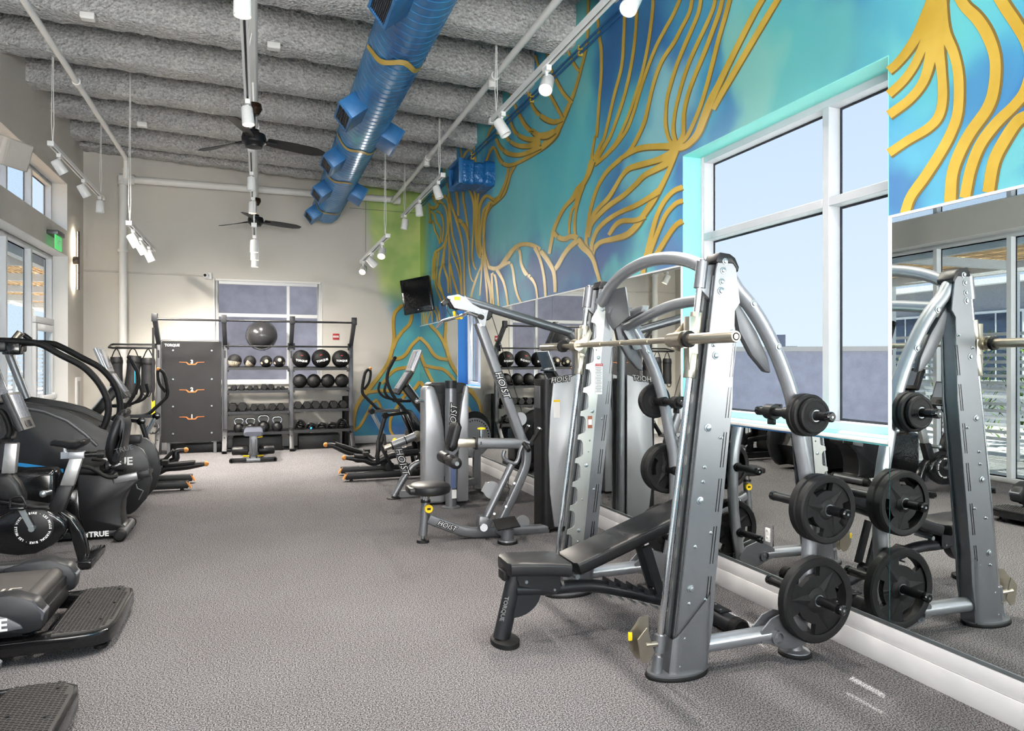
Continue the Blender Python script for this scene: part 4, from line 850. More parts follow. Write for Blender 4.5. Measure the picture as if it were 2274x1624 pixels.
# the bell shaped field on the back wall beside the corner
def bell():
    ox, oy, s = ZM[8]; out = [(545, 235), (490, 300), (480, 380), (485, 470), (470, 560), (440, 650), (380, 740), (300, 840), (240, 920), (210, 1010), (204, 1150)]
    L = [yq(a, b, BY - 0.0008) for a, b in [(ox + x / s, oy + y / s) for x, y in out]]
    L[-1].z = 0.142; xr = WX - 0.001
    vs = []; fs = []
    for p in L: vs += [p, Vector((xr, p.y, p.z))]
    fs = [(2 * i, 2 * i + 1, 2 * i + 3, 2 * i + 2) for i in range(len(L) - 1)]
    MB().add(vs, fs).build('mural_field', M_mural, wall_back, smooth=0)
bell()
for P in ([(545, 240, 28), (490, 300, 28), (480, 380, 26), (485, 470, 28), (470, 560, 30), (440, 650, 30), (380, 740, 30), (300, 840, 40), (240, 920, 32), (210, 1010, 28), (205, 1110, 24)],
          [(610, 290, 26), (595, 370, 26), (540, 430, 26), (500, 490, 26), (480, 545, 24)], [(664, 468, 26), (610, 520, 26), (570, 580, 28), (530, 610, 28), (465, 622, 26)],
          [(664, 565, 26), (640, 640, 26), (595, 740, 26), (560, 800, 24)], [(640, 660, 24), (580, 675, 26), (500, 690, 26), (450, 730, 24), (400, 790, 22)],
          [(664, 775, 30), (620, 830, 26), (560, 870, 24), (500, 960, 22), (460, 1040, 22), (460, 1110, 20), (480, 1145, 18)], [(560, 850, 20), (440, 838, 26), (370, 840, 26), (300, 850, 26)],
          [(400, 970, 18), (370, 910, 22), (340, 920, 22), (290, 1010, 22), (250, 1080, 22), (208, 1115, 22)]):
    stroke((8, P), plane='y')
# ================================================================== Smith machine
SY0, SY1 = 3.0, 4.28
SMO = Vector((2.2, 3.64, 0))
smith = thing('smith_machine', SMO, 'large silver plate-loaded smith machine with curved rear legs, beside the mirrors', 'weight machine')
def S(): return MB(SMO)
M_zinc = mat('zinc_plate', (188, 184, 174), 0.36, 0.85, var=0.05, vscale=20)
M_galv = mat('light_zinc_plate', (196, 198, 194), 0.34, 0.8)
ARCH = [(2.16, 1.985), (2.20, 1.94), (2.252, 1.871), (2.325, 1.80), (2.401, 1.705), (2.476, 1.585), (2.533, 1.472), (2.581, 1.354), (2.625, 1.20), (2.652, 1.063), (2.685, 0.906), (2.702, 0.75), (2.702, 0.55), (2.685, 0.36), (2.655, 0.2), (2.63, 0.10)]
def xf(z): return 1.847 + 0.127 * z                  # front face of the leaning uprights
def smith_side(Y, s):                                 # s: inner side (+1 towards +Y)
    y0 = Y - 0.05; y1 = Y + 0.05
    prof = [(xf(0.012), 0.012), (xf(1.96), 1.96), (xf(2.03) + 0.01, 2.03), (2.21, 1.985), (2.235, 1.80), (2.205, 1.76), (2.19, 1.30), (xf(0.42) + 0.19, 0.42), (xf(0.25) + 0.20, 0.25), (xf(0.012) + 0.19, 0.012)]
    # two cheek plates and a web: a channel open to the front
    for yy, nm in ((y0 + 0.006, 'upright_cheek'), (y1 - 0.006, 'upright_cheek')):
        S().prism([(x, yy, z) for x, z in prof], (0, 0.012, 0)).build(nm, M_silver, smith, bev=0.002, seg=1)
    S().prism([(xf(0.02) + 0.05, Y, 0.02), (xf(1.95) + 0.05, Y, 1.95), (2.20, Y, 1.9), (2.18, Y, 1.3), (xf(0.02) + 0.17, Y, 0.02)], (0, 0.075, 0)).build('upright_core', M_silver, smith)
    S().bar((xf(0.03) + 0.035, Y, 0.03), (xf(1.95) + 0.035, Y, 1.95), 0.074, 0.02, up=(1, 0, 0)).build('front_channel', M_slate, smith)
    S().bar((xf(0.22) + 0.023, Y, 0.22), (xf(1.72) + 0.023, Y, 1.72), 0.02, 0.008, up=(1, 0, 0)).build('slot', M_gloss, smith)
    for q in (-0.030, 0.030): S().bar((xf(0.05) + 0.008, Y + q, 0.05), (xf(1.93) + 0.008, Y + q, 1.93), 0.012, 0.016, up=(1, 0, 0)).build('edge_strip', M_steel, smith)
    # guide rod with sleeves and stops
    xr = lambda z: 1.791 + 0.13 * z
    S().cyl((xr(0.03), Y, 0.03), (xr(1.97), Y, 1.97), 0.0165, n=20).build('guide_rod', M_chrome, smith)
    S().cyl((xr(1.87), Y, 1.87), (xr(2.0), Y, 2.0), 0.029, n=20).ball((xr(2.005), Y, 2.005), 0.015, 10, 6).build('rod_sleeve', M_silver, smith)
    S().prism([(xr(1.87), Y, 1.86), (xr(1.98), Y, 1.98), (xf(1.99) + 0.03, Y, 1.99), (xf(1.80) + 0.03, Y, 1.80)], (0, 0.03, 0)).build('top_bracket', M_silver, smith, bev=0.002)
    S().cyl((xr(0.012), Y, 0.012), (xr(0.10), Y, 0.10), 0.027, 0.024, n=20).cyl((xr(0.12), Y, 0.12), (xr(0.20), Y, 0.20), 0.028, n=20).build('rod_collar', M_silver, smith)
    # notched rack plate on the inner face, teeth towards the front
    yp = Y + s * 0.054; pts = [(xf(0.14) + 0.10, 0.14), (xf(1.93) + 0.06, 1.93), (xf(1.93) - 0.0, 1.93), (xf(1.86) - 0.0, 1.86)]
    z = 1.80
    for k in range(11):
        x = xf(z); pts += [(x - 0.03, z), (x - 0.035, z - 0.03), (x - 0.01, z - 0.035), (x + 0.002, z - 0.055), (x + 0.002, z - 0.125), (x - 0.008, z - 0.14)]
        z -= 0.152
    pts += [(xf(0.14) - 0.02, 0.14)]
    S().prism([(x, yp, zz) for x, zz in pts], (0, 0.006, 0)).build('rack_plate', M_zinc if s > 0 else M_galv, smith, smooth=0)
    # caps and base
    S().prism([(xf(1.985) - 0.005, Y, 2.0), (xf(2.03) + 0.01, Y, 2.044), (2.175, Y, 2.038), (2.205, Y, 2.02), (2.228, Y, 1.975), (2.222, Y, 1.95), (2.19, Y, 1.99), (xf(2.0), Y, 1.99)], (0, 0.106, 0)).build('top_cap', M_black, smith, bev=0.006)
    ring = [(1.905 + 0.165 * math.cos(a) * (1 if abs(math.cos(a)) else 1), Y + 0.095 * math.sin(a)) for a in [2 * PI * i / 40 for i in range(40)]]
    S().loft([[(x, y, 0.0) for x, y in ring], [(x, y, 0.018) for x, y in ring]]).build('base_rubber', M_rub, smith, bev=0.004)
    ring = [(1.905 + 0.157 * math.cos(a), Y + 0.088 * math.sin(a)) for a in [2 * PI * i / 40 for i in range(40)]]
    S().loft([[(x, y, 0.018) for x, y in ring], [(x, y, 0.027) for x, y in ring]]).build('base_plate', M_silver, smith)
    ring = [(xf(0.1) + 0.095 + 0.108 * max(-1, min(1, 1.25 * math.cos(a))), Y + 0.062 * max(-1, min(1, 1.3 * math.sin(a)))) for a in [2 * PI * i / 32 for i in range(32)]]
    S().loft([[(x - 0.012, y, 0.027) for x, y in ring], [(x + 0.008 - (0.0), y, 0.19 + 1.0 * (x - 1.85)) for x, y in ring]], caps=False).build('base_shroud', M_silver, smith)
    # rear arch, lower tube, gusset, foot
    A = spline([(x, Y, zz) for x, zz in ARCH], 3)
    S().tube(A, 0.0375, 20, up=(0, 1, 0)).build('arch_tube', M_tube, smith)
    S().prism([(2.205, Y, 1.86), (2.27, Y, 1.78), (2.36, Y, 1.66), (2.43, Y, 1.53), (2.45, Y, 1.45), (2.41, Y, 1.46), (2.33, Y, 1.54), (2.255, Y, 1.66)], (0, 0.04, 0)).build('arch_gusset', M_slate, smith, bev=0.012)
    S().tube([(2.02, Y, 0.122), (2.47, Y, 0.128)], 0.041, 20).build('floor_tube', M_tube, smith)
    for q in (-0.034, 0.034):
        S().prism([(2.37, Y + q, 0.16), (2.43, Y + q, 0.215), (2.50, Y + q, 0.235), (2.62, Y + q, 0.20), (2.68, Y + q, 0.13), (2.65, Y + q, 0.06), (2.58, Y + q, 0.045), (2.50, Y + q, 0.055), (2.42, Y + q, 0.09), (2.37, Y + q, 0.10)], (0, 0.008, 0)).build('foot_gusset', M_silver, smith, bev=0.002, seg=1)
    S().pipe((2.465, Y - 0.055, 0.118), (2.465, Y + 0.055, 0.118), 0.036, 0.028).build('bar_socket', M_silver, smith)
    S().lathe([(0.0, 0.0), (0.082, 0.0), (0.084, 0.012), (0.076, 0.02)], (2.61, Y, 0.0), (0, 0, 1), 28).build('foot_rubber', M_rub, smith)
    S().lathe([(0.076, 0.018), (0.072, 0.024), (0.04, 0.03), (0.034, 0.06), (0.034, 0.075)], (2.61, Y, 0.0), (0, 0, 1), 28).build('foot', M_silver, smith)
    # bolts
    def bolt(x, z, r=0.011, yy=None, d=-1):
        yy = y0 if yy is None else yy
        S().lathe([(r * 1.5, 0), (r * 1.5, 0.003), (r, 0.004), (r * 0.95, 0.011), (0.004, 0.013), (0.0, 0.013)], (x, yy, z), (0, d, 0), 10).build('bolt', M_steel, smith)
    for z, dx, r in ((2.0, .045, .011), (1.955, .04, .011), (1.90, .04, .011), (1.855, .04, .013), (1.54, .05, .013), (1.19, .05, .013), (.84, .05, .013), (.42, .05, .013), (1.66, .13, .006), (1.59, .03, .006), (1.14, .13, .006), (1.0, .055, .006), (.93, .055, .006), (.68, .13, .006), (.62, .05, .006), (.35, .05, .006), (.19, .04, .008), (.06, .03, .008), (.36, .14, .006)):
        bolt(xf(z) + dx, z, r)
    for x, z in ((2.325, 1.80), (2.476, 1.585)): bolt(x, z, 0.013, Y - 0.037)
    g = S()
    for zc_, h in ((1.52, .17), (1.31, .15), (1.08, .17), (.86, .16), (.62, .18), (.40, .14)):
        for dx in (0.145, 0.160): g.bar((xf(zc_ - h / 2) + dx, y0 - 0.0005, zc_ - h / 2), (xf(zc_ + h / 2) + dx, y0 - 0.0005, zc_ + h / 2), 0.004, 0.002, up=(0, 1, 0))
    g.build('vent_slots', M_gloss, smith, smooth=0)
    # safety stop at the foot of the rod
    yq_ = Y - s * 0.0
    S().prism([(1.70, yq_ + 0.03 * s, 0.09), (1.66, yq_ + 0.03 * s, 0.15), (1.665, yq_ + 0.03 * s, 0.22), (1.72, yq_ + 0.03 * s, 0.285), (1.765, yq_ + 0.03 * s, 0.29), (1.77, yq_ + 0.03 * s, 0.13), (1.735, yq_ + 0.03 * s, 0.085)], (0, 0.006, 0)).prism([(1.70, yq_ - 0.02 * s, 0.09), (1.68, yq_ - 0.02 * s, 0.20), (1.73, yq_ - 0.02 * s, 0.25), (1.77, yq_ - 0.02 * s, 0.13), (1.735, yq_ - 0.02 * s, 0.085)], (0, 0.006, 0)).cyl((1.72, yq_ - 0.02, 0.17), (1.80, yq_ - 0.005, 0.16), 0.013).build('safety_stop', M_nickel, smith)
    S().box((1.668, yq_ + 0.03 * s, 0.20), (0.02, 0.012, 0.04)).build('stop_tab', M_yellow, smith, bev=0.003)
smith_side(SY0, 1); smith_side(SY1, -1)
# labels on the far upright
yl = SY1 - 0.0585
S().prism([(xf(1.50) + 0.03, yl, 1.30), (xf(1.50) + 0.03, yl, 1.50), (xf(1.5) + 0.085, yl, 1.50), (xf(1.5) + 0.08, yl, 1.30)], (0, 0.001, 0)).build('warning_label', M_label, smith)
S().box((xf(1.5) + 0.058, yl - 0.001, 1.492), (0.054, 0.001, 0.016)).build('warning_header', M_red, smith)
for k in range(16): S().box((xf(1.5) + 0.055, yl - 0.001, 1.475 - k * 0.0105), (0.042 - 0.01 * (k % 3 == 2), 0.0008, 0.003)).build('print_line', M_slate, smith)
S().box((xf(1.05) + 0.05, yl, 1.12), (0.032, 0.001, 0.08)).build('caution_label', mat('brown_label', (150, 92, 70), 0.5), smith)
S().box((xf(1.05) + 0.05, yl - 0.001, 1.12), (0.026, 0.001, 0.036)).build('caution_panel', M_label, smith)
text('warning_text', 'DANGER', 0.011, (xf(1.5) + 0.058, yl - 0.0016, 1.492), (1, 0, 0), (0, 0, 1), M_letter, smith, ext=0.0002, off=SMO)
# cross tubes between the two frames
top = [(2.13, SY0 + 0.03, 1.955), (2.13, 3.22, 2.035), (2.135, 3.45, 2.085), (2.135, 3.7, 2.095), (2.135, 3.95, 2.06), (2.13, 4.12, 1.995), (2.12, 4.25, 1.89)]
S().tube(spline(top, 5), 0.036, 20).build('top_cross_tube', M_tube, smith)
S().tube(spline([(2.315, SY0, 1.815), (2.315, 3.35, 1.85), (2.315, 3.75, 1.84), (2.315, SY1, 1.74)], 5), 0.033, 20).build('rear_cross_tube', M_tube, smith)
S().prism([(2.13, 4.18, 1.97), (2.16, 3.98, 1.98), (2.20, 4.0, 1.80), (2.19, 4.2, 1.72), (2.15, 4.24, 1.80)], (0.008, 0, 0)).build('cross_gusset', M_silver, smith)
S().prism([(2.315, 4.24, 1.78), (2.315, 4.02, 1.83), (2.315, 4.0, 1.87), (2.315, 4.2, 1.85)], (0.05, 0, 0)).build('cross_gusset', M_silver2, smith, bev=0.004)
for z in (1.86, 1.72): S().prism([(2.28, SY1 - 0.045, z), (2.34, SY1 - 0.045, z + 0.02), (2.42, SY1 - 0.045, z - 0.12), (2.36, SY1 - 0.045, z - 0.13)], (0, 0.01, 0)).build('link_plate', M_silver, smith, bev=0.003)
# the guided bar
XB, ZB = 1.93, 1.617
bar = S().cyl((XB, 2.95, ZB), (XB, 4.42, ZB), 0.0145).cyl((XB, 3.3, ZB), (XB, 3.5, ZB), 0.0165).cyl((XB, 3.6, ZB), (XB, 3.75, ZB), 0.0165).cyl((XB, 3.85, ZB), (XB, 4.05, ZB), 0.0165).build('guided_bar', M_nickel, smith)
for a, b, c in ((2.575, 2.945, -1), (4.42, 4.80, 1)):
    S().lathe([(0.0, 0.0), (0.0235, 0.0), (0.026, 0.004), (0.026, 0.37)], (XB, a if c < 0 else b, ZB), (0, 1 if c < 0 else -1, 0), 22).lathe([(0.017, -0.001), (0.012, -0.001), (0.012, 0.004)], (XB, a if c < 0 else b, ZB), (0, 1 if c < 0 else -1, 0), 16).build('bar_sleeve', M_nickel, bar)
    e = 2.945 if c < 0 else 4.42
    S().cyl((XB, e - 0.0, ZB), (XB, e + 0.02 * -c * -1, ZB), 0.04).build('stop_ring', M_rub, bar)
for Y, s in ((SY0, 1), (SY1, -1)):
    xr = lambda z: 1.791 + 0.13 * z
    S().cyl((XB, Y - 0.035, ZB), (XB, Y + 0.10 * s, ZB), 0.042, 0.034).build('bar_carriage', M_nickel, smith)
    S().cyl((xr(1.43), Y, 1.43), (xr(1.55), Y, 1.55), 0.031).cyl((xr(1.64), Y, 1.64), (xr(1.75), Y, 1.75), 0.031).box((1.985, Y, 1.60), (0.05, 0.05, 0.26)).build('linear_bearing', M_nickel, smith, bev=0.002)
    S().prism([(XB + 0.0, Y + 0.09 * s, 1.575), (XB + 0.05, Y + 0.09 * s, 1.56), (XB + 0.10, Y + 0.09 * s, 1.70), (XB + 0.085, Y + 0.09 * s, 1.73), (XB + 0.055, Y + 0.09 * s, 1.69), (XB + 0.01, Y + 0.09 * s, 1.65)], (0, 0.008, 0)).build('latch_hook', M_nickel, smith, bev=0.003)
# ---------------------------------------------------------------- plate pegs (part of the machine)
PEG = [(2.595, 1.243), (2.69, 0.768), (2.665, 0.305)]
for Y in (SY0, SY1):
    for x, z in PEG:
        p = S().cyl((x, Y - 0.262, z), (x, Y + 0.262, z), 0.0235, n=20).build('plate_peg', M_black, smith)
        for q in (-1, 1): S().lathe([(0.0, 0.0), (0.019, 0.0), (0.0255, 0.006), (0.0255, 0.03)], (x, Y + q * 0.274, z), (0, -q, 0), 20).build('peg_cap', M_gloss, p)
        S().cyl((x, Y - 0.2755, z), (x, Y - 0.274, z), 0.006, n=10).build('cap_screw', M_steel, p)
        S().cyl((x, Y - 0.05, z), (x, Y + 0.05, z), 0.033).build('peg_flange', M_black, p)
def collar(x, y, z, label):
    t = thing('spring_collar', (x, y, z), label, 'collar')
    MB().pipe((0, -0.03, 0), (0, 0.03, 0), 0.041, 0.0237).build('collar_ring', M_black, t); MB().box((0.0, 0, -0.055), (0.02, 0.05, 0.03)).box((0.045, 0, 0.02), (0.015, 0.05, 0.04)).build('lever', M_black, t, bev=0.004)
collar(2.595, SY0 + 0.16, 1.243, 'black clamp collar on the top near peg of the smith machine'); collar(2.595, SY1 - 0.19, 1.243, 'black clamp collar on the top far peg of the smith machine')
# ---------------------------------------------------------------- weight plates
def plate_mesh(R, th, holes, hr=0.0255):
    mb = MB(); n = 48; ri = R * 0.80; ro2 = R * 0.56; h = th / 2; w = th * 0.26
    mb.lathe([(ri, -h * 0.9), (ri + 0.008, -h), (R - 0.008, -h), (R, -h * 0.7), (R, h * 0.7), (R - 0.008, h), (ri + 0.008, h), (ri, h * 0.9), (ri, -h * 0.9)], (0, 0, 0), (0, 1, 0), n)
    hub = R * 0.30 if R > 0.14 else R * 0.5
    mb.lathe([(hr, -h), (hub * 0.7, -h), (hub, -h * 0.6), (hub, h * 0.6), (hub * 0.7, h), (hr, h), (hr, -h)], (0, 0, 0), (0, 1, 0), 32)
    def sector(a0, a1, r0, r1, t):
        k = max(3, int((a1 - a0) / 0.14)); P = []
        for i in range(k + 1):
            a = a0 + (a1 - a0) * i / k; P.append((r1 * math.cos(a), 0, r1 * math.sin(a)))
        for i in range(k, -1, -1):
            a = a0 + (a1 - a0) * i / k; P.append((r0 * math.cos(a), 0, r0 * math.sin(a)))
        for i in range(k):                            # quads, both faces and walls
            a, b, c, d = P[i], P[i + 1], P[2 * k - i], P[2 * k + 1 - i]
            for sgn in (1, -1): mb.add([(q[0], sgn * t, q[2]) for q in (a, b, c, d)], [(0, 1, 2, 3)])
        for i in range(len(P)):
            a, b = P[i], P[(i + 1) % len(P)]; mb.add([(a[0], -t, a[2]), (b[0], -t, b[2]), (b[0], t, b[2]), (a[0], t, a[2])], [(0, 1, 2, 3)])
    if holes:
        sector(0, 2 * PI, hub * 0.95, ro2, w)
        for k in range(3): sector(k * 2 * PI / 3 + 0.52, (k + 1) * 2 * PI / 3 - 0.52 + 0.0, ro2 * 0.99, ri * 1.02, w)
        for k in range(3):
            a = k * 2 * PI / 3 + PI / 3; u = Vector((math.cos(a), 0, math.sin(a))); v = Vector((-math.sin(a), 0, math.cos(a)))
            for sg in (-1, 1): mb.add([u * hub * 0.8 + v * hub * 0.5 + V(0, sg * w, 0), u * hub * 0.8 - v * hub * 0.5 + V(0, sg * w, 0), u * ri + V(0, sg * w, 0), u * hub * 0.8 + V(0, sg * h * 0.9, 0), u * ri + V(0, sg * w * 1.1, 0)], [(0, 3, 4), (0, 4, 2), (3, 1, 4), (1, 2, 4)])
    else:
        sector(0, 2 * PI, hub * 0.95, ri * 1.02, w * 1.5)
    return mb
def plate(x, y, z, R, th, rot, txt, label, holes=True):
    t = thing('weight_plate', (x, y, z), label, 'weight plate', 'black rubber weight plates on the smith machine')
    t.rotation_euler = (0, rot, 0)
    plate_mesh(R, th, holes).build('plate_disc', M_rub, t, bev=0, smooth=35)
    MB().pipe((0, -th / 2 - 0.001, 0), (0, th / 2 + 0.001, 0), 0.0295, 0.0245).build('steel_bushing', M_steel, t)
    if txt:
        for a in (0.0, PI):
            u = Vector((math.cos(a), 0, -math.sin(a))); v = Vector((math.sin(a), 0, math.cos(a))); c = -v * R * 0.44
            text('weight_number', txt, R * 0.24, c + V(0, -th * 0.14, 0), u, v, M_rub, t, ext=th * 0.10, bold=0.001)
HG = 0.0265 - 0.0235
x, z = PEG[0]; Y = SY0
plate(x, Y - 0.085, z - 0.001, 0.108, 0.034, 0.3, None, 'small black plate nearest the curved leg on the top near peg', False); plate(x, Y - 0.121, z - 0.001, 0.105, 0.032, 0.9, None, 'middle of three small black plates on the top near peg', False); plate(x, Y - 0.154, z - 0.001, 0.088, 0.028, 0.2, None, 'smallest outermost black plate on the top near peg', False)
x, z = PEG[1]
plate(x, Y - 0.078, z - 0.001, 0.172, 0.05, 1.9, '35', 'inner black 35 plate on the middle near peg of the smith machine'); plate(x, Y - 0.130, z - 0.001, 0.172, 0.05, 0.25, '35', 'outer black 35 plate on the middle near peg of the smith machine')
x, z = PEG[2]
plate(x, Y - 0.085, z - 0.001, 0.217, 0.058, 0.1, '45', 'largest black 45 plate on the bottom near peg of the smith machine')
Y = SY1; x, z = PEG[0]
plate(x, Y + 0.085, z - 0.001, 0.12, 0.034, 0.3, None, 'inner small black plate on the top far peg, behind the far leg', False); plate(x, Y + 0.121, z - 0.001, 0.105, 0.03, 1.3, None, 'outer small black plate on the top far peg, behind the far leg', False)
x, z = PEG[1]; plate(x, Y + 0.078, z - 0.001, 0.172, 0.05, 1.2, '35', 'inner black 35 plate on the middle far peg, behind the far leg'); plate(x, Y + 0.130, z - 0.001, 0.172, 0.05, 0.4, '35', 'outer black 35 plate on the middle far peg, behind the far leg')
x, z = PEG[2]; plate(x, Y + 0.085, z - 0.001, 0.217, 0.058, 0.6, '45', 'large black 45 plate on the bottom far peg, behind the far leg')

# ================================================================== adjustable bench inside the smith machine
def pad(mb, pts_c, w0, w1, th, r=0.018):              # upholstered pad along a centre line: list of (x, z), width varying
    n = len(pts_c); rings = []
    def ring(x, z, w, nx, nz, sh):
        return [Vector((x + nx * q, p, z + nz * q)) for p, q in rrect(w * sh, th * (0.55 + 0.45 * sh), min(r, th * 0.45) * (0.6 + 0.4 * sh))]
    for i, (x, z) in enumerate(pts_c):
        a = pts_c[max(0, i - 1)]; b = pts_c[min(n - 1, i + 1)]; dx, dz = b[0] - a[0], b[1] - a[1]; L = math.hypot(dx, dz); nx, nz = -dz / L, dx / L; f = i / (n - 1); w = w0 + (w1 - w0) * f
        if i == 0: rings.append(ring(x - dx / L * r * 0.6, z - dz / L * r * 0.6, w, nx, nz, 0.8))
        rings.append(ring(x, z, w, nx, nz, 1.0))
        if i == n - 1: rings.append(ring(x + dx / L * r * 0.6, z + dz / L * r * 0.6, w, nx, nz, 0.8))
    return mb.loft(rings)
YB = 3.635
bench = thing('weight_bench', (1.8, YB, 0), 'black adjustable incline bench standing inside the smith machine', 'bench')
OB = bench.location.copy()
def Bn(): return MB(Vector((1.8, 0, 0)))
def shift(mb):                                        # pads are made about y = 0
    return mb
pad(Bn(), [(1.245, 0.418), (1.30, 0.420), (1.45, 0.409), (1.57, 0.395)], 0.22, 0.30, 0.072).build('seat_pad', M_vinyl, bench)
pad(Bn(), [(1.625, 0.395), (1.75, 0.436), (2.0, 0.522), (2.30, 0.625), (2.42, 0.666)], 0.27, 0.27, 0.072).build('back_pad', M_vinyl, bench)
def seam(pts, w, th, parent):
    pass
Bn().tube([(1.305, 0, 0.36), (1.224, 0, 0.03)], 0.047, 20, sy=0.8, up=(0, 1, 0)).build('front_post', M_dark, bench)
ring = [(1.245 + 0.075 * math.cos(a), 0.105 * math.sin(a)) for a in [2 * PI * i / 32 for i in range(32)]]
Bn().loft([[(x, y, 0.0) for x, y in ring], [(x, y, 0.025) for x, y in ring], [(1.24 + (x - 1.24) * 0.9, y * 0.9, 0.03) for x, y in ring]]).build('front_foot', M_rub, bench)
Bn().tube(spline([(1.30, 0, 0.285), (1.50, 0, 0.268), (1.68, 0, 0.265), (1.83, 0, 0.242), (2.0, 0, 0.195), (2.17, 0, 0.141), (2.36, 0, 0.085), (2.5, 0, 0.06)], 4), 0.036, 18, sy=1.2, up=(0, 1, 0)).build('main_beam', M_dark, bench)
for q in (-0.05, 0.05):
    Bn().prism([(1.29, q, 0.375), (1.545, q, 0.36), (1.545, q, 0.27), (1.52, q, 0.25), (1.44, q, 0.28), (1.31, q, 0.315)], (0, 0.008, 0)).build('seat_bracket', M_dark, bench)
    Bn().cyl((1.345, q * 1.08, 0.335), (1.345, q * 1.28, 0.335), 0.009, n=10).cyl((1.51, q * 1.08, 0.275), (1.51, q * 1.2, 0.275), 0.007, n=10).build('bolt', M_steel, bench)
P = [(1.29, 0, 0.27)] + [(1.29 + 0.15 * math.cos(a), 0, 0.265 + 0.125 * math.sin(a)) for a in [-PI / 2 - 0.2 + (PI / 2 + 0.2) * i / 8 for i in range(9)]] + [(1.44, 0, 0.27)]
Bn().prism(P, (0, 0.06, 0)).build('post_gusset', M_dark, bench)
for x, z in ((1.86, 0.275), (1.935, 0.255), (2.01, 0.23), (2.085, 0.205), (2.16, 0.18)):
    Bn().prism([(x - 0.02, 0, z - 0.035), (x + 0.03, 0, z - 0.05), (x + 0.02, 0, z + 0.0), (x - 0.012, 0, z + 0.018)], (0, 0.08, 0)).build('ladder_tooth', M_dark, bench)
    Bn().cyl((x + 0.0, -0.045, z - 0.085), (x, 0.045, z - 0.085), 0.006, n=8).build('bolt', M_steel, bench)
Bn().bar((1.62, 0, 0.345), (2.34, 0, 0.59), 0.09, 0.03, up=(0, 0, 1)).build('back_frame', M_dark, bench)
for q in (-0.045, 0.045): Bn().bar((2.08, q, 0.46), (2.17, q, 0.19), 0.02, 0.05, up=(1, 0, 0)).build('support_strut', M_dark, bench)
Bn().cyl((1.64, -0.07, 0.335), (1.64, 0.07, 0.335), 0.014).build('hinge_pin', M_steel, bench)
Bn().tube([(2.47, -0.37, 0.055), (2.47, 0.37, 0.055)], 0.05, 20, sy=1.0).build('rear_foot_bar', M_dark, bench)
for q in (-1, 1):
    Bn().lathe([(0.055, 0), (0.055, 0.05), (0.045, 0.06), (0.0, 0.062)], (2.47, q * 0.33, 0.055), (0, q, 0), 20).build('rubber_end', M_rub, bench)
Bn().box((2.47, 0, 0.107), (0.075, 0.5, 0.01)).build('tread_plate', M_black, bench, bev=0.003)
for k in range(6): Bn().cyl((2.455 + 0.03 * (k % 2), -0.22 + 0.088 * k, 0.110), (2.455 + 0.03 * (k % 2), -0.22 + 0.088 * k, 0.115), 0.006, n=8).build('bolt', M_steel, bench)
Bn().box((1.235, 0, 0.37), (0.03, 0.09, 0.05)).build('seat_handle', M_rub, bench, bev=0.008)
text('lettering', 'TORQUE', 0.032, (1.225, -0.043, 0.20), (-0.235, 0, -0.97), (0.95, 0, -0.24), mat('grey_lettering', (118, 118, 118), 0.5), bench, ext=0.001, off=(1.8, 0, 0), bold=0.0008)
# ================================================================== pulldown machine (middle of the room)
def za(x, y, Y=5.92): return yq(880 + x / 4.06, 820 + y / 4.06, Y)
def zb(x, y, Y=5.92): return yq(960 + x / 5.4147, 630 + y / 5.4147, Y)
def chamf(mb, pts, w, h, Y=None):                      # square-section tube through points in an XZ plane (mitred)
    pts = [Vector(p) for p in pts]; rings = []
    for i, p in enumerate(pts):
        a = pts[max(0, i - 1)]; b = pts[min(len(pts) - 1, i + 1)]; t = (b - a).normalized(); n = Vector((-t.z, 0, t.x)); s = Vector((0, 1, 0)); r = min(w, h) * 0.22
        rings.append([p + s * q + n * k for q, k in rrect(w, h, r, 3)])
    return mb.loft(rings)
def logo(root, off, o, u, v, size, body='HOIST'):
    n = Vector(u).cross(Vector(v)).normalized()
    text('logo_outline', body, size, Vector(o), u, v, M_black, root, ext=0.0006, off=off, bold=size * 0.095, shear=0.25)  # black outline printed around the white letters
    text('logo_letters', body, size, Vector(o) + n * 0.0012, u, v, M_letter, root, ext=0.0006, off=off, bold=-size * 0.012, shear=0.25)
LO = Vector((1.9, 5.92, 0))
lat = thing('pulldown_machine', LO, 'silver cable pulldown machine with round black seat and chrome bar', 'weight machine')
def L_(): return MB(LO)
YC = 5.92
chamf(L_(), [za(285, 1345), za(480, 1420), za(600, 1462), za(700, 1472), za(1000, 1460), za(1365, 1440)], 0.08, 0.085).build('base_beam', M_silver, lat)
chamf(L_(), [zb(560, 470), za(1120, 610), za(1150, 690)], 0.08, 0.085).build('mast', M_silver, lat)
chamf(L_(), spline([za(1140, 640), za(1172, 730), za(1168, 850), za(1130, 960), za(1060, 1120), za(930, 1400)], 4), 0.075, 0.075).build('lower_mast', M_silver, lat)
L_().tube([za(1040, 860, 5.86), za(800, 1360, 5.86)], 0.032, 18).build('press_tube', M_silver, lat)
L_().tube(spline([za(975, 735, 5.87), za(965, 790, 5.87), za(1000, 830, 5.87), za(1070, 850, 5.87), za(1100, 810, 5.87), za(1120, 730, 5.87), za(1165, 660, 5.87)], 5), 0.018, 12).build('arm_loop', M_silver, lat)
L_().prism([za(740, 1320, 5.84), za(800, 1320, 5.84), za(860, 1370, 5.84), za(820, 1440, 5.84), za(780, 1465, 5.84), za(730, 1390, 5.84)], (0, 0.1, 0)).build('pivot_block', M_silver, lat, bev=0.006)
L_().cyl(za(790, 1430, 5.78), za(790, 1430, 5.9), 0.033).build('pivot_pin', M_silver, lat)
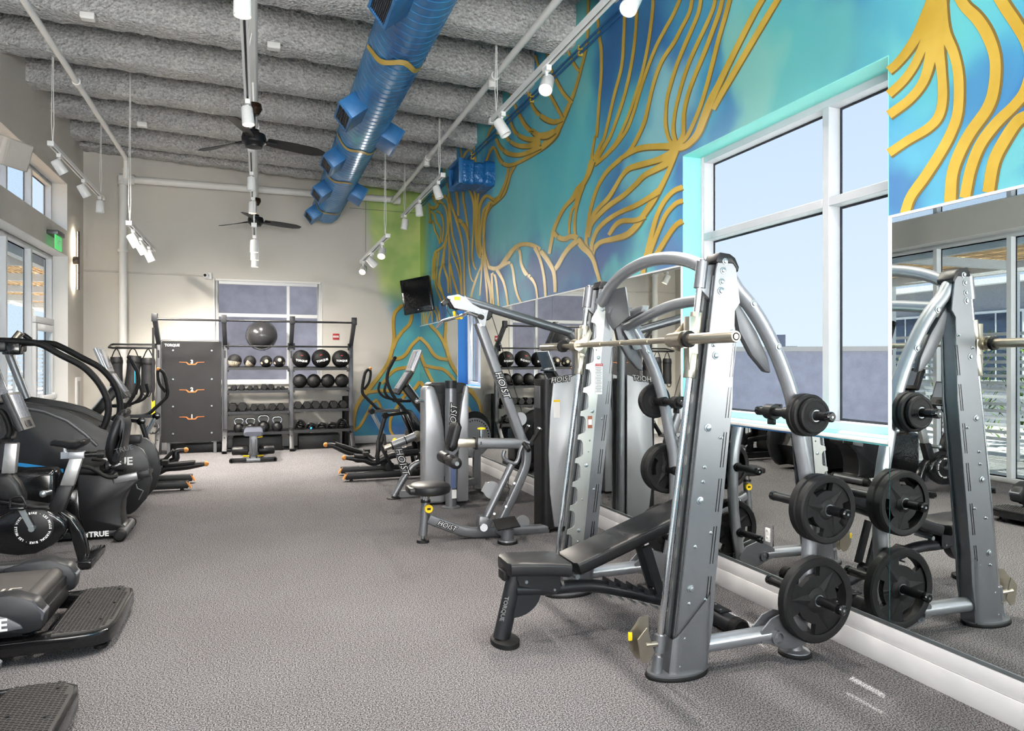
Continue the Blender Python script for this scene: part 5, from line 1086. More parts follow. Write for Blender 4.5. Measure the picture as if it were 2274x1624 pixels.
# yoke between the moving arm and the lower mast
L_().box(za(1000, 1360), (0.09, 0.1, 0.02), Matrix.Rotation(0.5, 3, 'Y')).build('yoke', M_silver, lat, bev=0.003)
for x, y in ((885, 1305), (1005, 1350), (990, 1240), (1065, 1030)): L_().cyl(za(x, y, 5.865), za(x, y, 5.885), 0.011, n=8).build('bolt', M_steel, lat)
# thigh pad bar
chamf(L_(), [za(720, 668), za(1120, 672)], 0.085, 0.088).build('pad_bar', M_silver, lat)
L_().bar(za(545, 662), za(730, 668), 0.07, 0.072).build('pad_slide', M_nickel, lat, bev=0.004)
L_().box(za(712, 665), (0.02, 0.1, 0.105)).build('slide_collar', M_black, lat, bev=0.003)
k = za(768, 620); L_().cyl(k, k + V(0, 0, 0.075), 0.02).build('pin_barrel', M_chrome, lat); L_().lathe([(0.012, 0.07), (0.035, 0.075), (0.035, 0.085), (0.015, 0.09), (0.0, 0.09)], k, (0, 0, 1), 16).build('pin_knob', M_yellow, lat)
text('bar_mark', '8', 0.035, za(765, 668, YC - 0.044), (1, 0, 0), (0, 0, 1), M_gloss, lat, off=LO)
c0, c1 = za(480, 735), za(545, 480); d = (c1 - c0)
rings = []
for i in range(9):
    f = i / 8; p = c0 + d * f; w = 0.17 * (0.75 if i in (0, 8) else 1); t = 0.075 * (0.5 if i in (0, 8) else 1); nx = Vector((-d.z, 0, d.x)).normalized()
    rings.append([p + V(0, 1, 0) * a + nx * b for a, b in rrect(w, t, 0.025)])
L_().loft(rings).build('chest_pad', M_vinyl, lat)
for a, b in ((5.70, 5.93), (5.99, 6.22)):
    x = za(540, 850, 5.72); L_().lathe([(0.0, 0), (0.03, 0), (0.047, 0.012), (0.05, 0.03), (0.05, b - a - 0.02), (0.04, b - a), (0.0, b - a)], (x.x, a, x.z), (0, 1, 0), 22).build('foam_roller', M_vinyl, lat)
L_().cyl((x.x, 5.69, x.z), (x.x, 6.24, x.z), 0.018).build('roller_axle', M_steel, lat)
L_().bar((x.x, YC + 0.04, x.z), za(560, 690), 0.03, 0.04).build('roller_bracket', M_silver, lat)
# seat
sc_ = za(300, 1075); R_ = [(0.0, -0.042), (0.15, -0.042), (0.172, -0.03), (0.178, 0.0), (0.172, 0.026), (0.15, 0.04), (0.0, 0.042)]
L_().lathe(R_, sc_, (0, 0, 1), 36).build('seat_pad', M_vinyl, lat)
L_().box(sc_ + V(-0.14, 0, -0.005), (0.1, 0.2, 0.06)).build('seat_nose', M_vinyl, lat, bev=0.02)
p0, p1, p2 = za(275, 1110), za(265, 1190), za(240, 1500)
L_().cyl(p0, p1, 0.028).build('seat_stem', M_chrome, lat); L_().cyl(p1, p2, 0.036).build('seat_post', M_silver, lat); L_().cyl(p1 - V(0, 0, 0.01), p1 + V(0, 0, 0.012), 0.042).build('post_collar', M_black, lat)
L_().cyl((p2.x, YC, 0.02), (p2.x, YC, p2.z), 0.014).build('foot_stem', M_steel, lat); L_().lathe([(0.0, 0.0), (0.055, 0.0), (0.05, 0.022), (0.02, 0.03), (0.0, 0.03)], (p2.x, YC, 0), (0, 0, 1), 20).build('foot_pad', M_rub, lat)
k = za(290, 1258, YC - 0.04); L_().lathe([(0.0, 0.02), (0.034, 0.02), (0.036, 0.0), (0.014, -0.004), (0.014, -0.04)], k, (0, -1, 0), 20).build('adjust_knob', M_yellow, lat); L_().box(k + V(0, -0.021, 0), (0.03, 0.003, 0.016)).build('knob_mark', M_black, lat)
# tread pad and pedestal
fp = Vector((1.96, 5.66, 0)); L_().lathe([(0.0, 0.0), (0.085, 0.0), (0.085, 0.014), (0.078, 0.02)], fp, (0, 0, 1), 24).build('pedestal_rubber', M_rub, lat); L_().lathe([(0.076, 0.018), (0.07, 0.03), (0.055, 0.035), (0.055, 0.12)], fp, (0, 0, 1), 24).build('pedestal', M_silver, lat)
L_().box(fp + V(-0.01, 0.0, 0.165), (0.2, 0.16, 0.014), Matrix.Rotation(math.radians(20), 3, 'X') @ Matrix.Rotation(math.radians(-6), 3, 'Y')).build('tread_pad', M_rub, lat, bev=0.005)
L_().box(fp + V(0, 0.0, 0.135), (0.09, 0.06, 0.04)).build('pad_mount', M_silver, lat)
L_().bar(fp + V(0, 0, 0.085), fp + V(0.0, 0.26, 0.075), 0.07, 0.07).build('pedestal_arm', M_silver, lat)
# top boom
BP = [zb(190, 150), zb(300, 135), zb(400, 180), zb(470, 250), zb(560, 300), zb(660, 325), zb(640, 400), zb(620, 520), zb(560, 520), zb(520, 410), zb(440, 340), zb(250, 300), zb(200, 220)]
for q in (-0.04, 0.04): L_().prism([p + V(0, q, 0) for p in BP], (0, 0.008, 0)).build('boom_plate', M_silver2, lat, bev=0.003, seg=1)
L_().tube([zb(380, 200), zb(1660, 590)], 0.04, 20).build('boom_tube', mat('boom_grey', (122, 126, 132), 0.32, 0.75), lat)
e = zb(1660, 590); L_().tube([e, e + V(0.06, 0, -0.06), (e.x + 0.07, YC, 0.05)], 0.045, 16).build('rear_post', M_silver, lat)
for x, y in ((285, 235), (640, 365)): L_().lathe([(0.0, -0.02), (0.05, -0.02), (0.058, -0.012), (0.045, 0.0), (0.058, 0.012), (0.05, 0.02), (0.0, 0.02)], zb(x, y), (0, 1, 0), 24).build('pulley', M_black, lat)
for x, y in ((280, 240), (525, 335), (625, 335), (580, 500), (200, 165)): L_().cyl(zb(x, y, YC - 0.046), zb(x, y, YC - 0.055), 0.013, n=8).build('bolt', M_steel, lat)
L_().box(zb(298, 178, YC - 0.0455), (0.055, 0.002, 0.028)).build('caution_sticker', M_yellow, lat)
L_().prism([zb(105, 230), zb(185, 165), zb(205, 215), zb(240, 300), zb(215, 300), zb(185, 240), zb(125, 275)], (0, 0.06, 0)).build('cable_guide', M_black, lat, bev=0.006)
L_().tube([zb(705, 350), zb(1085, 1570)], 0.0035, 6).build('cable', M_black, lat)
L_().lathe([(0.0, -0.012), (0.075, -0.012), (0.075, 0.012), (0.0, 0.012)], za(860, 1090), (0, 1, 0), 26).box(za(800, 1065), (0.03, 0.02, 0.09), Matrix.Rotation(0.5, 3, 'Y')).build('floating_pulley', M_silver2, lat)
L_().tube([za(960, 1055), za(1020, 1075), za(1000, 1190), za(905, 1185)], 0.003, 6).tube([za(1020, 960), za(1005, 1040), za(1020, 1075)], 0.003, 6).build('cable', M_black, lat)
L_().lathe([(0.0, -0.012), (0.06, -0.012), (0.06, 0.012), (0.0, 0.012)], za(1140, 1380), (0, 1, 0), 24).build('base_pulley', M_silver2, lat)
L_().lathe([(0.0, -0.01), (0.06, -0.01), (0.06, 0.01), (0.0, 0.01)], za(1115, 450), (0, 1, 0), 22).build('mast_pulley', M_silver2, lat)
# grip handles
for q in (-0.13, 0.13):
    a, b = za(1165, 655), za(1240, 530); L_().cyl(a + V(0, q, 0), b + V(0, q, 0.0), 0.019).build('grip', M_rub, lat); L_().cyl(b + V(0, q, 0), b + V(0.006, q, 0.012), 0.022).build('grip_cap', M_chrome, lat)
L_().cyl(za(1165, 655) - V(0, 0.15, 0), za(1165, 655) + V(0, 0.15, 0), 0.018).build('grip_axle', M_chrome, lat)
L_().cyl(za(1150, 670, 5.80), za(1195, 735, 5.72), 0.02).build('grip', M_rub, lat)
# chrome pulldown bar hung on the boom hooks
XBL = 1.60
def xl(x, y): return xq(960 + x / 5.4147, 630 + y / 5.4147, XBL)
lb = thing('pulldown_bar', (XBL, 5.9, 1.85), 'bent chrome pulldown bar hanging on yellow hooks', 'bar'); lo_ = lb.location.copy()
MB(lo_).tube(spline([xl(60, 520), xl(100, 475), xl(135, 448), xl(220, 425), xl(350, 388), xl(425, 355), xl(470, 362), xl(590, 403)], 4), 0.0155, 14).build('bar_tube', M_chrome, lb)
MB(lo_).cyl(xl(575, 398), xl(597, 406), 0.02).build('end_cap', M_black, lb)
for x in (230, 330): MB(lo_).tube(spline([xl(x - 60, 250), xl(x - 50, 320), xl(x - 10, 390), xl(x, 420)], 4), 0.006, 8).build('carabiner', M_chrome, lb)
MB(lo_).tube(spline([xl(260, 340), xl(270, 390), xl(300, 415), xl(350, 412)], 4), 0.013, 10).build('hook_sleeve', M_yellow, lb)
# weight stack tower
def tower(x0, x1, y0, y1, z1):
    r = lat
    fp_ = [((x0 + x1) / 2 + a, (y0 + y1) / 2 + b) for a, b in rrect(x1 - x0, y1 - y0, 0.05)]
    L_().loft([[(a, b, 0.03) for a, b in fp_], [(a, b, z1) for a, b in fp_]]).build('stack_housing', M_black, r)
    sh = [(x0 + 0.10, 0.05), (x0 + 0.06, 0.35), (x0 + 0.045, 0.7), (x0 + 0.06, 1.05), (x0 + 0.09, z1 - 0.02), (x1 - 0.01, z1 + 0.04), (x1 - 0.01, 0.05)]
    for yy in (y0 - 0.012, y1 + 0.012): L_().prism([(a, yy, b) for a, b in sh], (0, 0.024, 0)).build('side_shell', M_silver2, r, bev=0.008)
    L_().prism([(x0 - 0.015, 0, z1 - 0.04), (x0 + 0.0, 0, z1 + 0.015), (x0 + 0.10, 0, z1 + 0.085), (x1 - 0.04, 0, z1 + 0.115), (x1 + 0.005, 0, z1 + 0.09), (x1 + 0.005, 0, z1 + 0.03), (x0 + 0.08, 0, z1 - 0.03)], (0, y1 - y0 + 0.05, 0)).build('top_cover', M_dark, r, bev=0.01)
    o = r.children[-1]; o.location = (0, (y0 + y1) / 2, 0)
    L_().box((x0 - 0.003, (y0 + y1) / 2, z1 - 0.16), (0.008, 0.13, 0.20)).build('instruction_panel', M_slate, r, bev=0.003)
    L_().box((x0 + 0.12, y0 - 0.025, z1 - 0.26), (0.06, 0.002, 0.16)).build('sticker', M_label, r); L_().box((x0 + 0.12, y0 - 0.0265, z1 - 0.19), (0.06, 0.001, 0.018)).build('sticker_band', M_yellow, r)
tower(2.37, 2.70, 5.88, 6.14, 1.36)
off_t = Vector((0, 0, 0))
logo(lat, LO, (2.53, 5.853, 1.36), (1, 0, 0.1), (0, 0, 1), 0.07)
logo(lat, LO, (2.46, 5.99, 1.452), (0, -1, 0), (0.8, 0, 0.5), 0.05)
dm = (za(1120, 610) - zb(560, 470)).normalized()
logo(lat, LO, za(955, 140, YC - 0.0415), dm, V(-dm.z, 0, dm.x) * 1.0, 0.085)
db = (za(600, 1462) - za(285, 1345)).normalized()
logo(lat, LO, za(455, 1415, YC - 0.0415), db, V(-db.z, 0, db.x), 0.06)

# ================================================================== leg machine behind it
def zd(x, y, Y): return yq(840 + x / 5.2375, 830 + y / 5.2375, Y)
GO = Vector((1.88, 7.5, 0)); leg = thing('leg_machine', GO, 'silver twin-tower leg machine in front of the far corner mirror', 'weight machine')
def G_(): return MB(GO)
YT = 7.44
G_().loft([[(x, y, z) for x, y in ((1.70, 7.46), (2.10, 7.46), (2.10, 7.86), (1.70, 7.86))] for z in (0.02, 1.18)]).build('stack_housing', M_dark, leg)
def shell(P, y0, th): return G_().prism([(p.x, y0, p.z) for p in P], (0, th, 0))
Lp = [zd(525, 1550, YT), zd(525, 180, YT), zd(560, 150, YT), zd(640, 140, YT), zd(690, 260, YT), zd(730, 430, YT), zd(765, 640, YT), zd(780, 850, YT), zd(780, 1545, YT)]
for p in (Lp[0], Lp[-1]): p.z = 0.02
shell(Lp, 7.52, 0.22).build('tower_shell', M_silver2, leg, bev=0.03, seg=3)
Rp = [zd(1045, 1540, YT), zd(1050, 150, YT), zd(1010, 130, YT), zd(965, 330, YT), zd(940, 520, YT), zd(900, 1540, YT)]
for p in (Rp[0], Rp[-1]): p.z = 0.02
shell(Rp, 7.52, 0.22).build('tower_shell', M_silver2, leg, bev=0.02, seg=2)
Cp = [zd(590, 140, YT), zd(630, 105, YT), zd(770, 105, YT), zd(1010, 108, YT), zd(1040, 130, YT), zd(985, 200, YT), zd(945, 380, YT), zd(800, 400, YT), zd(745, 400, YT), zd(700, 260, YT), zd(650, 150, YT)]
shell(Cp, 7.60, 0.24).build('top_cover', M_dark, leg, bev=0.01)
b0, b1 = zd(865, 1560, 7.2), zd(858, 150, 7.2); cx_ = b1.x
G_().cyl((cx_, 7.25, 0.02), (cx_, 7.25, b1.z - 0.02), 0.058, n=26).build('front_column', M_silver, leg)
G_().cyl((cx_, 7.25, b1.z - 0.02), (cx_, 7.25, b1.z + 0.06), 0.062, n=26).build('column_cap', M_dark, leg)
G_().lathe([(0.0, 0.0), (0.095, 0.0), (0.095, 0.012), (0.075, 0.022)], (cx_, 7.25, 0), (0, 0, 1), 26).build('column_foot', M_silver, leg)
G_().bar((cx_, 7.3, 1.0), (cx_, 7.5, 1.0), 0.06, 0.1).bar((cx_, 7.3, 0.25), (cx_, 7.5, 0.25), 0.06, 0.1).build('column_link', M_dark, leg)
G_().box((cx_ + 0.012, 7.19, 0.34), (0.06, 0.004, 0.26)).build('data_label', mat('blue_label', (88, 104, 140), 0.5), leg); G_().box((cx_ + 0.02, 7.188, 0.15), (0.05, 0.003, 0.09)).build('data_label', M_label, leg)
logo(leg, GO, (cx_ + 0.015, 7.19, 0.94), (0.06, 0, 1), (-1, 0, 0.06), 0.095)
# leg carriage towards the aisle
YL_ = 7.95
G_().tube(spline([zd(180, 1425, YL_), zd(290, 1230, YL_), zd(380, 1100, YL_), zd(450, 1050, YL_), zd(530, 1030, YL_), zd(640, 1030, YL_)], 4), 0.038, 18).build('front_leg', M_silver, leg)
p = zd(180, 1425, YL_); G_().lathe([(0.0, 0.0), (0.08, 0.0), (0.08, 0.01), (0.06, 0.02)], (p.x, YL_, 0), (0, 0, 1), 24).build('leg_foot', M_rub, leg)
G_().bar(zd(240, 1400, YL_), zd(700, 1370, YL_), 0.06, 0.07).build('base_rail', M_silver, leg)
chamf(G_(), [zd(215, 830, YL_), zd(330, 1200, YL_)], 0.07, 0.085).build('swing_arm', M_silver, leg)
lg = (zd(330, 1200, YL_) - zd(215, 830, YL_)).normalized(); logo(leg, GO, zd(275, 1020, YL_ - 0.038), lg, V(-lg.z, 0, lg.x), 0.11)
a, b = zd(150, 840, YL_ - 0.1), zd(430, 730, YL_ - 0.1); G_().cyl(a, b, 0.045).build('pivot_tube', M_silver, leg); G_().cyl(a + (a - b) * 0.28, a, 0.03).build('pivot_stub', M_nickel, leg); G_().cyl(a, a + (b - a) * 0.05, 0.052).cyl(a + (b - a) * 0.56, a + (b - a) * 0.6, 0.05).build('pivot_ring', M_black, leg)
G_().ball(zd(195, 785, YL_), 0.035, 14, 8).build('release_knob', M_yellow, leg)
G_().lathe([(0.0, 0), (0.03, 0), (0.035, 0.06), (0.028, 0.08), (0.0, 0.085)], zd(500, 1000, YL_), (0, 0, 1), 14).build('cap', M_black, leg)
p = zd(522, 318, YT - 0.02); G_().cyl(p, p + V(-0.06, -0.02, 0), 0.018).ball(p + V(-0.07, -0.02, 0), 0.025, 12, 8).build('stack_pin', M_chrome, leg)
# adjuster disc on the wall side
dc = Vector((2.42, 8.2, 0.62)); G_().lathe([(0.0, -0.012), (0.235, -0.012), (0.235, 0.012), (0.0, 0.012)], dc, (0.35, -1, 0), 40).build('adjuster_disc', M_silver2, leg)
h = G_(); u = Vector((1, 0.35, 0)).normalized()
for k in range(22):
    q = math.radians(-10 + k * 10); c = dc + u * (0.205 * math.cos(q)) + V(0, 0, 0.205 * math.sin(q)) - Vector((-0.33, 0.94, 0)) * 0.013; h.cyl(c, c - Vector((-0.33, 0.94, 0)) * 0.003, 0.009, n=8)
h.build('disc_holes', M_gloss, leg)
G_().lathe([(0.0, -0.03), (0.25, -0.03), (0.25, -0.01), (0.0, -0.01)], dc + V(0.02, 0.05, 0.06), (0.35, -1, 0), 36).build('cam_disc', M_black, leg)
G_().bar((1.9, 8.15, 0.42), (2.5, 8.25, 0.42), 0.07, 0.08).bar((2.45, 8.2, 0.02), (2.45, 8.2, 0.6), 0.08, 0.08).bar((1.9, 7.86, 0.1), (2.45, 8.2, 0.1), 0.07, 0.08).build('rear_frame', M_silver, leg)
G_().box((2.3, 8.05, 0.5), (0.12, 0.1, 0.14), Matrix.Rotation(0.5, 3, 'Y')).build('carriage_block', M_silver2, leg, bev=0.01)
G_().lathe([(0.0, 0), (0.055, 0), (0.055, 0.3), (0.0, 0.3)], (2.2, 7.95, 0.36), (0, 1, 0), 20).build('foam_roller', M_vinyl, leg)
# ================================================================== storage rack on the back wall
YR = 13.12
RK = Vector((0.0, YR, 0))
rack = thing('storage_rack', RK, 'grey steel storage rack of four uprights along the back wall', 'rack')
def K(): return MB(RK)
PXS = [352.6, 500.0, 646.5, 779.0]
XS = [yq(p, 808, YR).x for p in PXS]
YF = 12.78
def zr(py, Y=12.95): return yq(570, py, Y).z
for x in XS:
    K().box2((x - 0.038, YR - 0.038, 0.01), (x + 0.038, YR + 0.038, 1.86)).build('upright', M_slate, rack, bev=0.004)
    K().bar((x, YR, 1.83), (x, 12.66, 2.2), 0.07, 0.07).build('top_arm', M_slate, rack, bev=0.004)
    K().box((x, 12.63, 2.235), (0.085, 0.085, 0.13)).build('bar_bracket', M_dark, rack, bev=0.004)
    K().bar((x, YR - 0.02, 0.36), (x, YF + 0.01, 0.02), 0.075, 0.085).build('front_leg', M_dark, rack, bev=0.004)
    K().box((x, YR + 0.02, 0.006), (0.22, 0.16, 0.012)).build('floor_plate', M_dark, rack)
    for z in (0.3, 0.2): K().cyl((x, YR - 0.09 - (0.3 - z) * 0.9, z + 0.06), (x, YR - 0.10 - (0.3 - z) * 0.9, z + 0.055), 0.01, n=8).build('bolt', M_steel, rack)
    K().box((x, YR - 0.0385, 1.66), (0.025, 0.001, 0.13)).build('rack_badge', M_dark, rack)
for a, b in zip(XS, XS[1:]):
    K().cyl((a, 12.63, 2.21), (b, 12.63, 2.21), 0.017, n=14).build('pull_up_bar', M_black, rack)
for a, b in zip(XS[1:], XS[2:]):
    K().cyl((a, YR - 0.06, 1.80), (b, YR - 0.06, 1.80), 0.015, n=14).build('cross_bar', M_black, rack)
    for x in (a + 0.05, b - 0.05): K().box((x, YR - 0.05, 1.80), (0.02, 0.07, 0.12)).build('bar_hook', M_black, rack, bev=0.004)
SH = {}
for bay in (1, 2):
    for i, py in enumerate(((816, 867, 913.5, 960), (817, 863, 911, 958))[bay - 1]):
        z = zr(py); SH[(bay, i)] = z; a, b = XS[bay] + 0.04, XS[bay + 1] - 0.04
        s = K().box2((a, 12.93, z - 0.045), (b, 12.94, z)).box2((a, 12.94, z - 0.012), (b, 13.30, z - 0.004)).box2((a, 13.30, z - 0.045), (b, 13.31, z + 0.02)).build('shelf', M_dark, rack)
        for x in (a + 0.008, b - 0.008): K().box((x, YR, z - 0.04), (0.016, 0.3, 0.07)).build('shelf_bracket', M_dark, s)
# rebound board with numbers
def board():
    x0, x1 = XS[0] + 0.055, XS[1] - 0.055; z0, z1 = 0.2, 1.875; t = thing('rebound_board', ((x0 + x1) / 2, 13.04, z0), 'black rebound board with orange numbers 1 2 3 on the rack', 'board'); off = t.location.copy(); yb = 13.03; mb_ = mat('board_black', (28, 28, 30), 0.6, spec=0.3, bump=0.05, bscale=60)
    MB(off).prism([((x0 + x1) / 2 + a, yb, (z0 + z1) / 2 + b) for a, b in rrect(x1 - x0, z1 - z0, 0.02)], (0, 0.03, 0)).build('panel', mb_, t)
    MB(off).tube([(x0 - 0.014, yb, z0), (x0 - 0.014, yb, z1), (x0 + 0.01, yb, z1 + 0.016), (x1 - 0.01, yb, z1 + 0.016), (x1 + 0.014, yb, z1), (x1 + 0.014, yb, z0)], 0.008, 8).build('edge_tube', M_slate, t)
    for z in (0.34, 0.79, 1.24, 1.72):
        for x in (x0 + 0.17, x1 - 0.15): MB(off).lathe([(0.017, 0), (0.014, 0.008), (0.0, 0.01)], (x, yb - 0.015, z), (0, -1, 0), 12).build('stud', M_steel, t)
    xm = (x0 + x1) / 2
    for n, z in (('1', 0.60), ('2', 1.05), ('3', 1.51)):
        for s in (-1, 1): MB(off).prism([(xm + s * a, yb - 0.016, z + b) for a, b in ((0.19, 0.02), (0.19, 0.012), (0.09, 0.008), (0.055, -0.03), (0.0, -0.03), (0.0, -0.012), (0.045, -0.012), (0.075, 0.018))], (0, 0.002, 0)).build('number_wing', mat('burnt_orange', (196, 98, 44), 0.5), t)
        text('number', n, 0.085, (xm, yb - 0.0165, z + 0.02), (1, 0, 0), (0, 0, 1), M_letter, t, off=off, bold=0.003)
    text('brand_lettering', 'TORQUE', 0.055, (x0 + 0.155, yb - 0.016, z1 - 0.07), (1, 0, 0), (0, 0, 1), M_letter, t, off=off, bold=0.002)
    for x in (x0 + 0.1, x1 - 0.1): MB(off).box((x, 13.05, 0.1), (0.05, 0.05, 0.2)).build('support_foot', M_slate, t)
board()
t = thing('crash_mat', (XS[0] + 0.55, 13.3, 0), 'low black mat box on the floor behind the rebound board', 'mat'); MB().box((0, 0, 0.07), (0.85, 0.3, 0.14)).build('mat_block', M_black, t, bev=0.01); MB().box((0, -0.152, 0.1), (0.3, 0.004, 0.03)).build('mat_handle', M_dark, t)
# exercise ball
t = thing('exercise_ball', yq(581, 745, 13.36), 'large shiny black exercise ball in the middle of the rack', 'ball')
MB().ball((0, 0, 0), 0.268, 36, 22).build('ball_skin', mat('charcoal_ball', (52, 52, 54), 0.22), t, smooth=180); MB().lathe([(0.0, 0.0), (0.016, 0.0), (0.016, 0.004), (0.0, 0.006)], (0.05, 0.0, -0.267), (0, 0, -1), 12).build('valve', M_gloss, t)
# medicine and wall balls
M_beige = mat('beige_panel', (186, 172, 150), 0.6)
def med(px, r, bay, i, label, style, k):
    z = SH[(bay, i)]; p = yq(px, 808, 13.08); t = thing('medicine_ball', (p.x, 13.08, z - 0.004 + r), label, 'ball', 'balls on the rack shelves'); m = M_rub
    MB().ball((0, 0, 0), r, 28, 16).build('ball_shell', m, t, smooth=180)
    if style == 'wedge':
        vs = []; fs = []; R1 = r * 1.004; a0, a1 = -0.2, 0.85                              # a curved pale gore
        for u in range(9):
            for v in range(9):
                th = PI * 0.52 + (0.40 * PI) * u / 8; ph = -PI * 0.95 + PI * 0.75 * v / 8 + k; q = Vector((math.sin(th) * math.cos(ph), math.sin(th) * math.sin(ph), math.cos(th))); vs.append(Matrix.Rotation(k * 0.7, 3, 'Y') @ (q * R1))
        fs = [(u * 9 + v, u * 9 + v + 1, u * 9 + v + 10, u * 9 + v + 9) for u in range(8) for v in range(8)]
        MB().add(vs, fs).build('pale_panel', M_beige, t, smooth=180)
    if style == 'disc':
        d = Vector((0.05, -1, 0.05 + 0.25 * k)).normalized()
        MB().lathe([(r * 0.30, r * 0.95), (r * 0.30, r * 0.966), (r * 0.15, r * 0.996), (0.0, r * 1.004)], (0, 0, 0), d, 20).build('pale_badge', M_beige, t)
        for s in (-1, 1): MB().lathe([(r * 0.24, r * 0.968), (r * 0.24, r * 0.975), (0.0, r * 1.003)], (0, 0, 0), Vector((s * 0.75, -0.6, -0.28)).normalized(), 16).build('pale_badge', M_beige, t)
    if style == 'wall':
        d = Vector((0, -1, 0.0)); w = k
        R = Matrix.Rotation(w, 3, 'Y'); 
        text('brand_lettering', 'TORQUE', r * 0.30, R @ Vector((0, -r * 0.99, -0.22 * r)) + V(0, -0.004, 0), R @ V(1, 0, 0), R @ V(0, 0, 1), M_letter, t, bold=0.0015, ext=0.002)
        MB().box(R @ Vector((0, -r * 0.93, 0.38 * r)), (r * 0.24, 0.010, r * 0.09), R).build('red_tag', M_red, t)
    if style == 'slam':
        for s in (-0.5, 0.0, 0.5): MB().lathe([(r * math.cos(s * 0.9) * 1.003, 0), (r * math.cos(s * 0.9) * 1.008, 0.002), (r * math.cos(s * 0.9) * 1.003, 0.004)], (0, 0, r * math.sin(s * 0.9)), (0, 0, 1), 28).build('grip_ridge', M_black, t)
med(521, 0.115, 1, 0, 'two tone medicine ball at the left end of the top shelf', 'wedge', 0.2); med(555, 0.103, 1, 0, 'two tone medicine ball second from the left on the top shelf', 'wedge', 1.0); med(591, 0.103, 1, 0, 'black medicine ball with pale badges, third on the left top shelf', 'disc', 0.0); med(620, 0.103, 1, 0, 'black medicine ball with pale badges next to the middle upright', 'disc', 1.0)
med(669, 0.158, 2, 0, 'big black wall ball nearest the middle upright', 'wall', 0.12); med(713, 0.165, 2, 0, 'big black wall ball in the middle of the right top shelf', 'wall', -0.25); med(757, 0.158, 2, 0, 'big black wall ball at the right end of the top shelf', 'wall', 0.0)
for j, px in enumerate((666, 697, 728, 759)): med(px, 0.122, 2, 1, ('leftmost', 'second', 'third', 'rightmost')[j] + ' matte black slam ball on the right second shelf', 'slam', 0)
# hex dumbbells, seen end-on
def dumbbell(px, r, bay, i, label):
    z = SH[(bay, i)] - 0.004; p = yq(px, 808, 13.06); c = Vector((p.x, 13.1, z + r * 0.866)); t = thing('dumbbell', c, label, 'dumbbell', 'black hex dumbbells on the rack shelves'); L = r * 1.1
    for s in (-1, 1):
        def hexa(k, y): return [(k * r * math.cos(a), y, k * r * math.sin(a)) for a in [PI / 3 * q for q in range(6)]]
        y0 = s * (0.06); y1 = s * (0.06 + L)
        MB().loft([hexa(0.82, y0), hexa(1.0, y0 + s * L * 0.2), hexa(1.0, y0 + s * L * 0.75), hexa(0.8, y1)]).build('hex_head', M_rub, t)
    MB().cyl((0, -0.06, 0), (0, 0.06, 0), 0.015, n=12).build('handle', M_chrome, t)
zx = lambda x: 480 + x / 4.274
for n, (bay, i, lst, nm) in enumerate(((1, 1, ((168, 30), (242, 30), (322, 25), (376, 25), (455, 32), (522, 32), (592, 20), (633, 20)), 'small hex dumbbell {} on the second shelf, left bay'), (1, 2, ((160, 44), (250, 46), (358, 36), (432, 36), (535, 38), (615, 38)), 'hex dumbbell {} on the third shelf, left bay'), (2, 2, ((778, 40), (862, 40), (945, 42), (1032, 40), (1115, 42), (1205, 42)), 'hex dumbbell {} on the third shelf, right bay'))):
    od = ('leftmost', 'second from the left', 'third from the left', 'fourth from the left', 'fifth from the left', 'sixth from the left', 'seventh from the left', 'rightmost')
    for j, (x, r) in enumerate(lst):
        w = od[-1] if j == len(lst) - 1 else od[j]; dumbbell(zx(x), r / 4.274 * 12.3 / FPX, bay, i, nm.format(w))
# kettlebells
for j, (x, r) in enumerate(((215, 0.085), (325, 0.085), (450, 0.10), (580, 0.09))):
    z = SH[(1, 3)] - 0.004; p = yq(zx(x), 808, 13.05); t = thing('kettlebell', (p.x, 13.08, z), ('leftmost black kettlebell with steel handle on the bottom shelf', 'black kettlebell behind the small bench, second from the left', 'black kettlebell behind the small bench, third from the left', 'black kettlebell with steel handle nearest the middle upright')[j], 'kettlebell', 'kettlebells on the bottom shelf')
    MB().lathe([(0.0, 0.0), (r * 0.7, 0.0), (r * 0.97, r * 0.5), (r, r * 0.9), (r * 0.85, r * 1.4), (r * 0.5, r * 1.75), (0.0, r * 1.85)], (0, 0, 0), (0, 0, 1), 24).build('bell', M_black, t)
    MB().tube(spline([(-r * 0.55, 0, r * 1.55), (-r * 0.85, 0, r * 2.2), (-r * 0.6, 0, r * 2.65), (0, 0, r * 2.72), (r * 0.6, 0, r * 2.65), (r * 0.85, 0, r * 2.2), (r * 0.55, 0, r * 1.55)], 4), 0.017, 12).build('handle', M_chrome, t)
# pile of bands and straps, foam roller, boxes
z = SH[(2, 3)] - 0.004; rr = random.Random(11); xa, xb = XS[2] + 0.1, XS[3] - 0.1
for j, (f, n) in enumerate(((0.06, 'coiled black band at the left end of the bottom shelf'), (0.28, 'black strap heap left of centre on the bottom shelf'), (0.50, 'black strap heap in the middle of the bottom shelf'), (0.72, 'black strap heap right of centre on the bottom shelf'), (0.93, 'round black handle strap at the right end of the bottom shelf'))):
    x = xa + (xb - xa) * f; t = thing('strap_bundle', (x, 13.08, z), n, 'straps', 'black straps on the bottom shelf')
    pts = []; h = 0.10 if j in (0, 4) else 0.05
    for i in range(26): a = i * 0.75; pts.append(Vector((0.075 * math.cos(a) * rr.uniform(0.6, 1.1), 0.09 * math.sin(a) * rr.uniform(0.6, 1), 0.018 + h * i / 26 + rr.uniform(0, 0.03))))
    MB().tube(spline(pts, 3), 0.014, 8).build('band', M_rub, t); MB().tube(spline([(-0.1, -0.05, 0.02), (-0.05, -0.08, 0.05 + h), (0.04, -0.06, 0.04 + h), (0.11, -0.04, 0.02)], 4), 0.02, 8).build('grip', M_gloss if j == 4 else M_black, t)
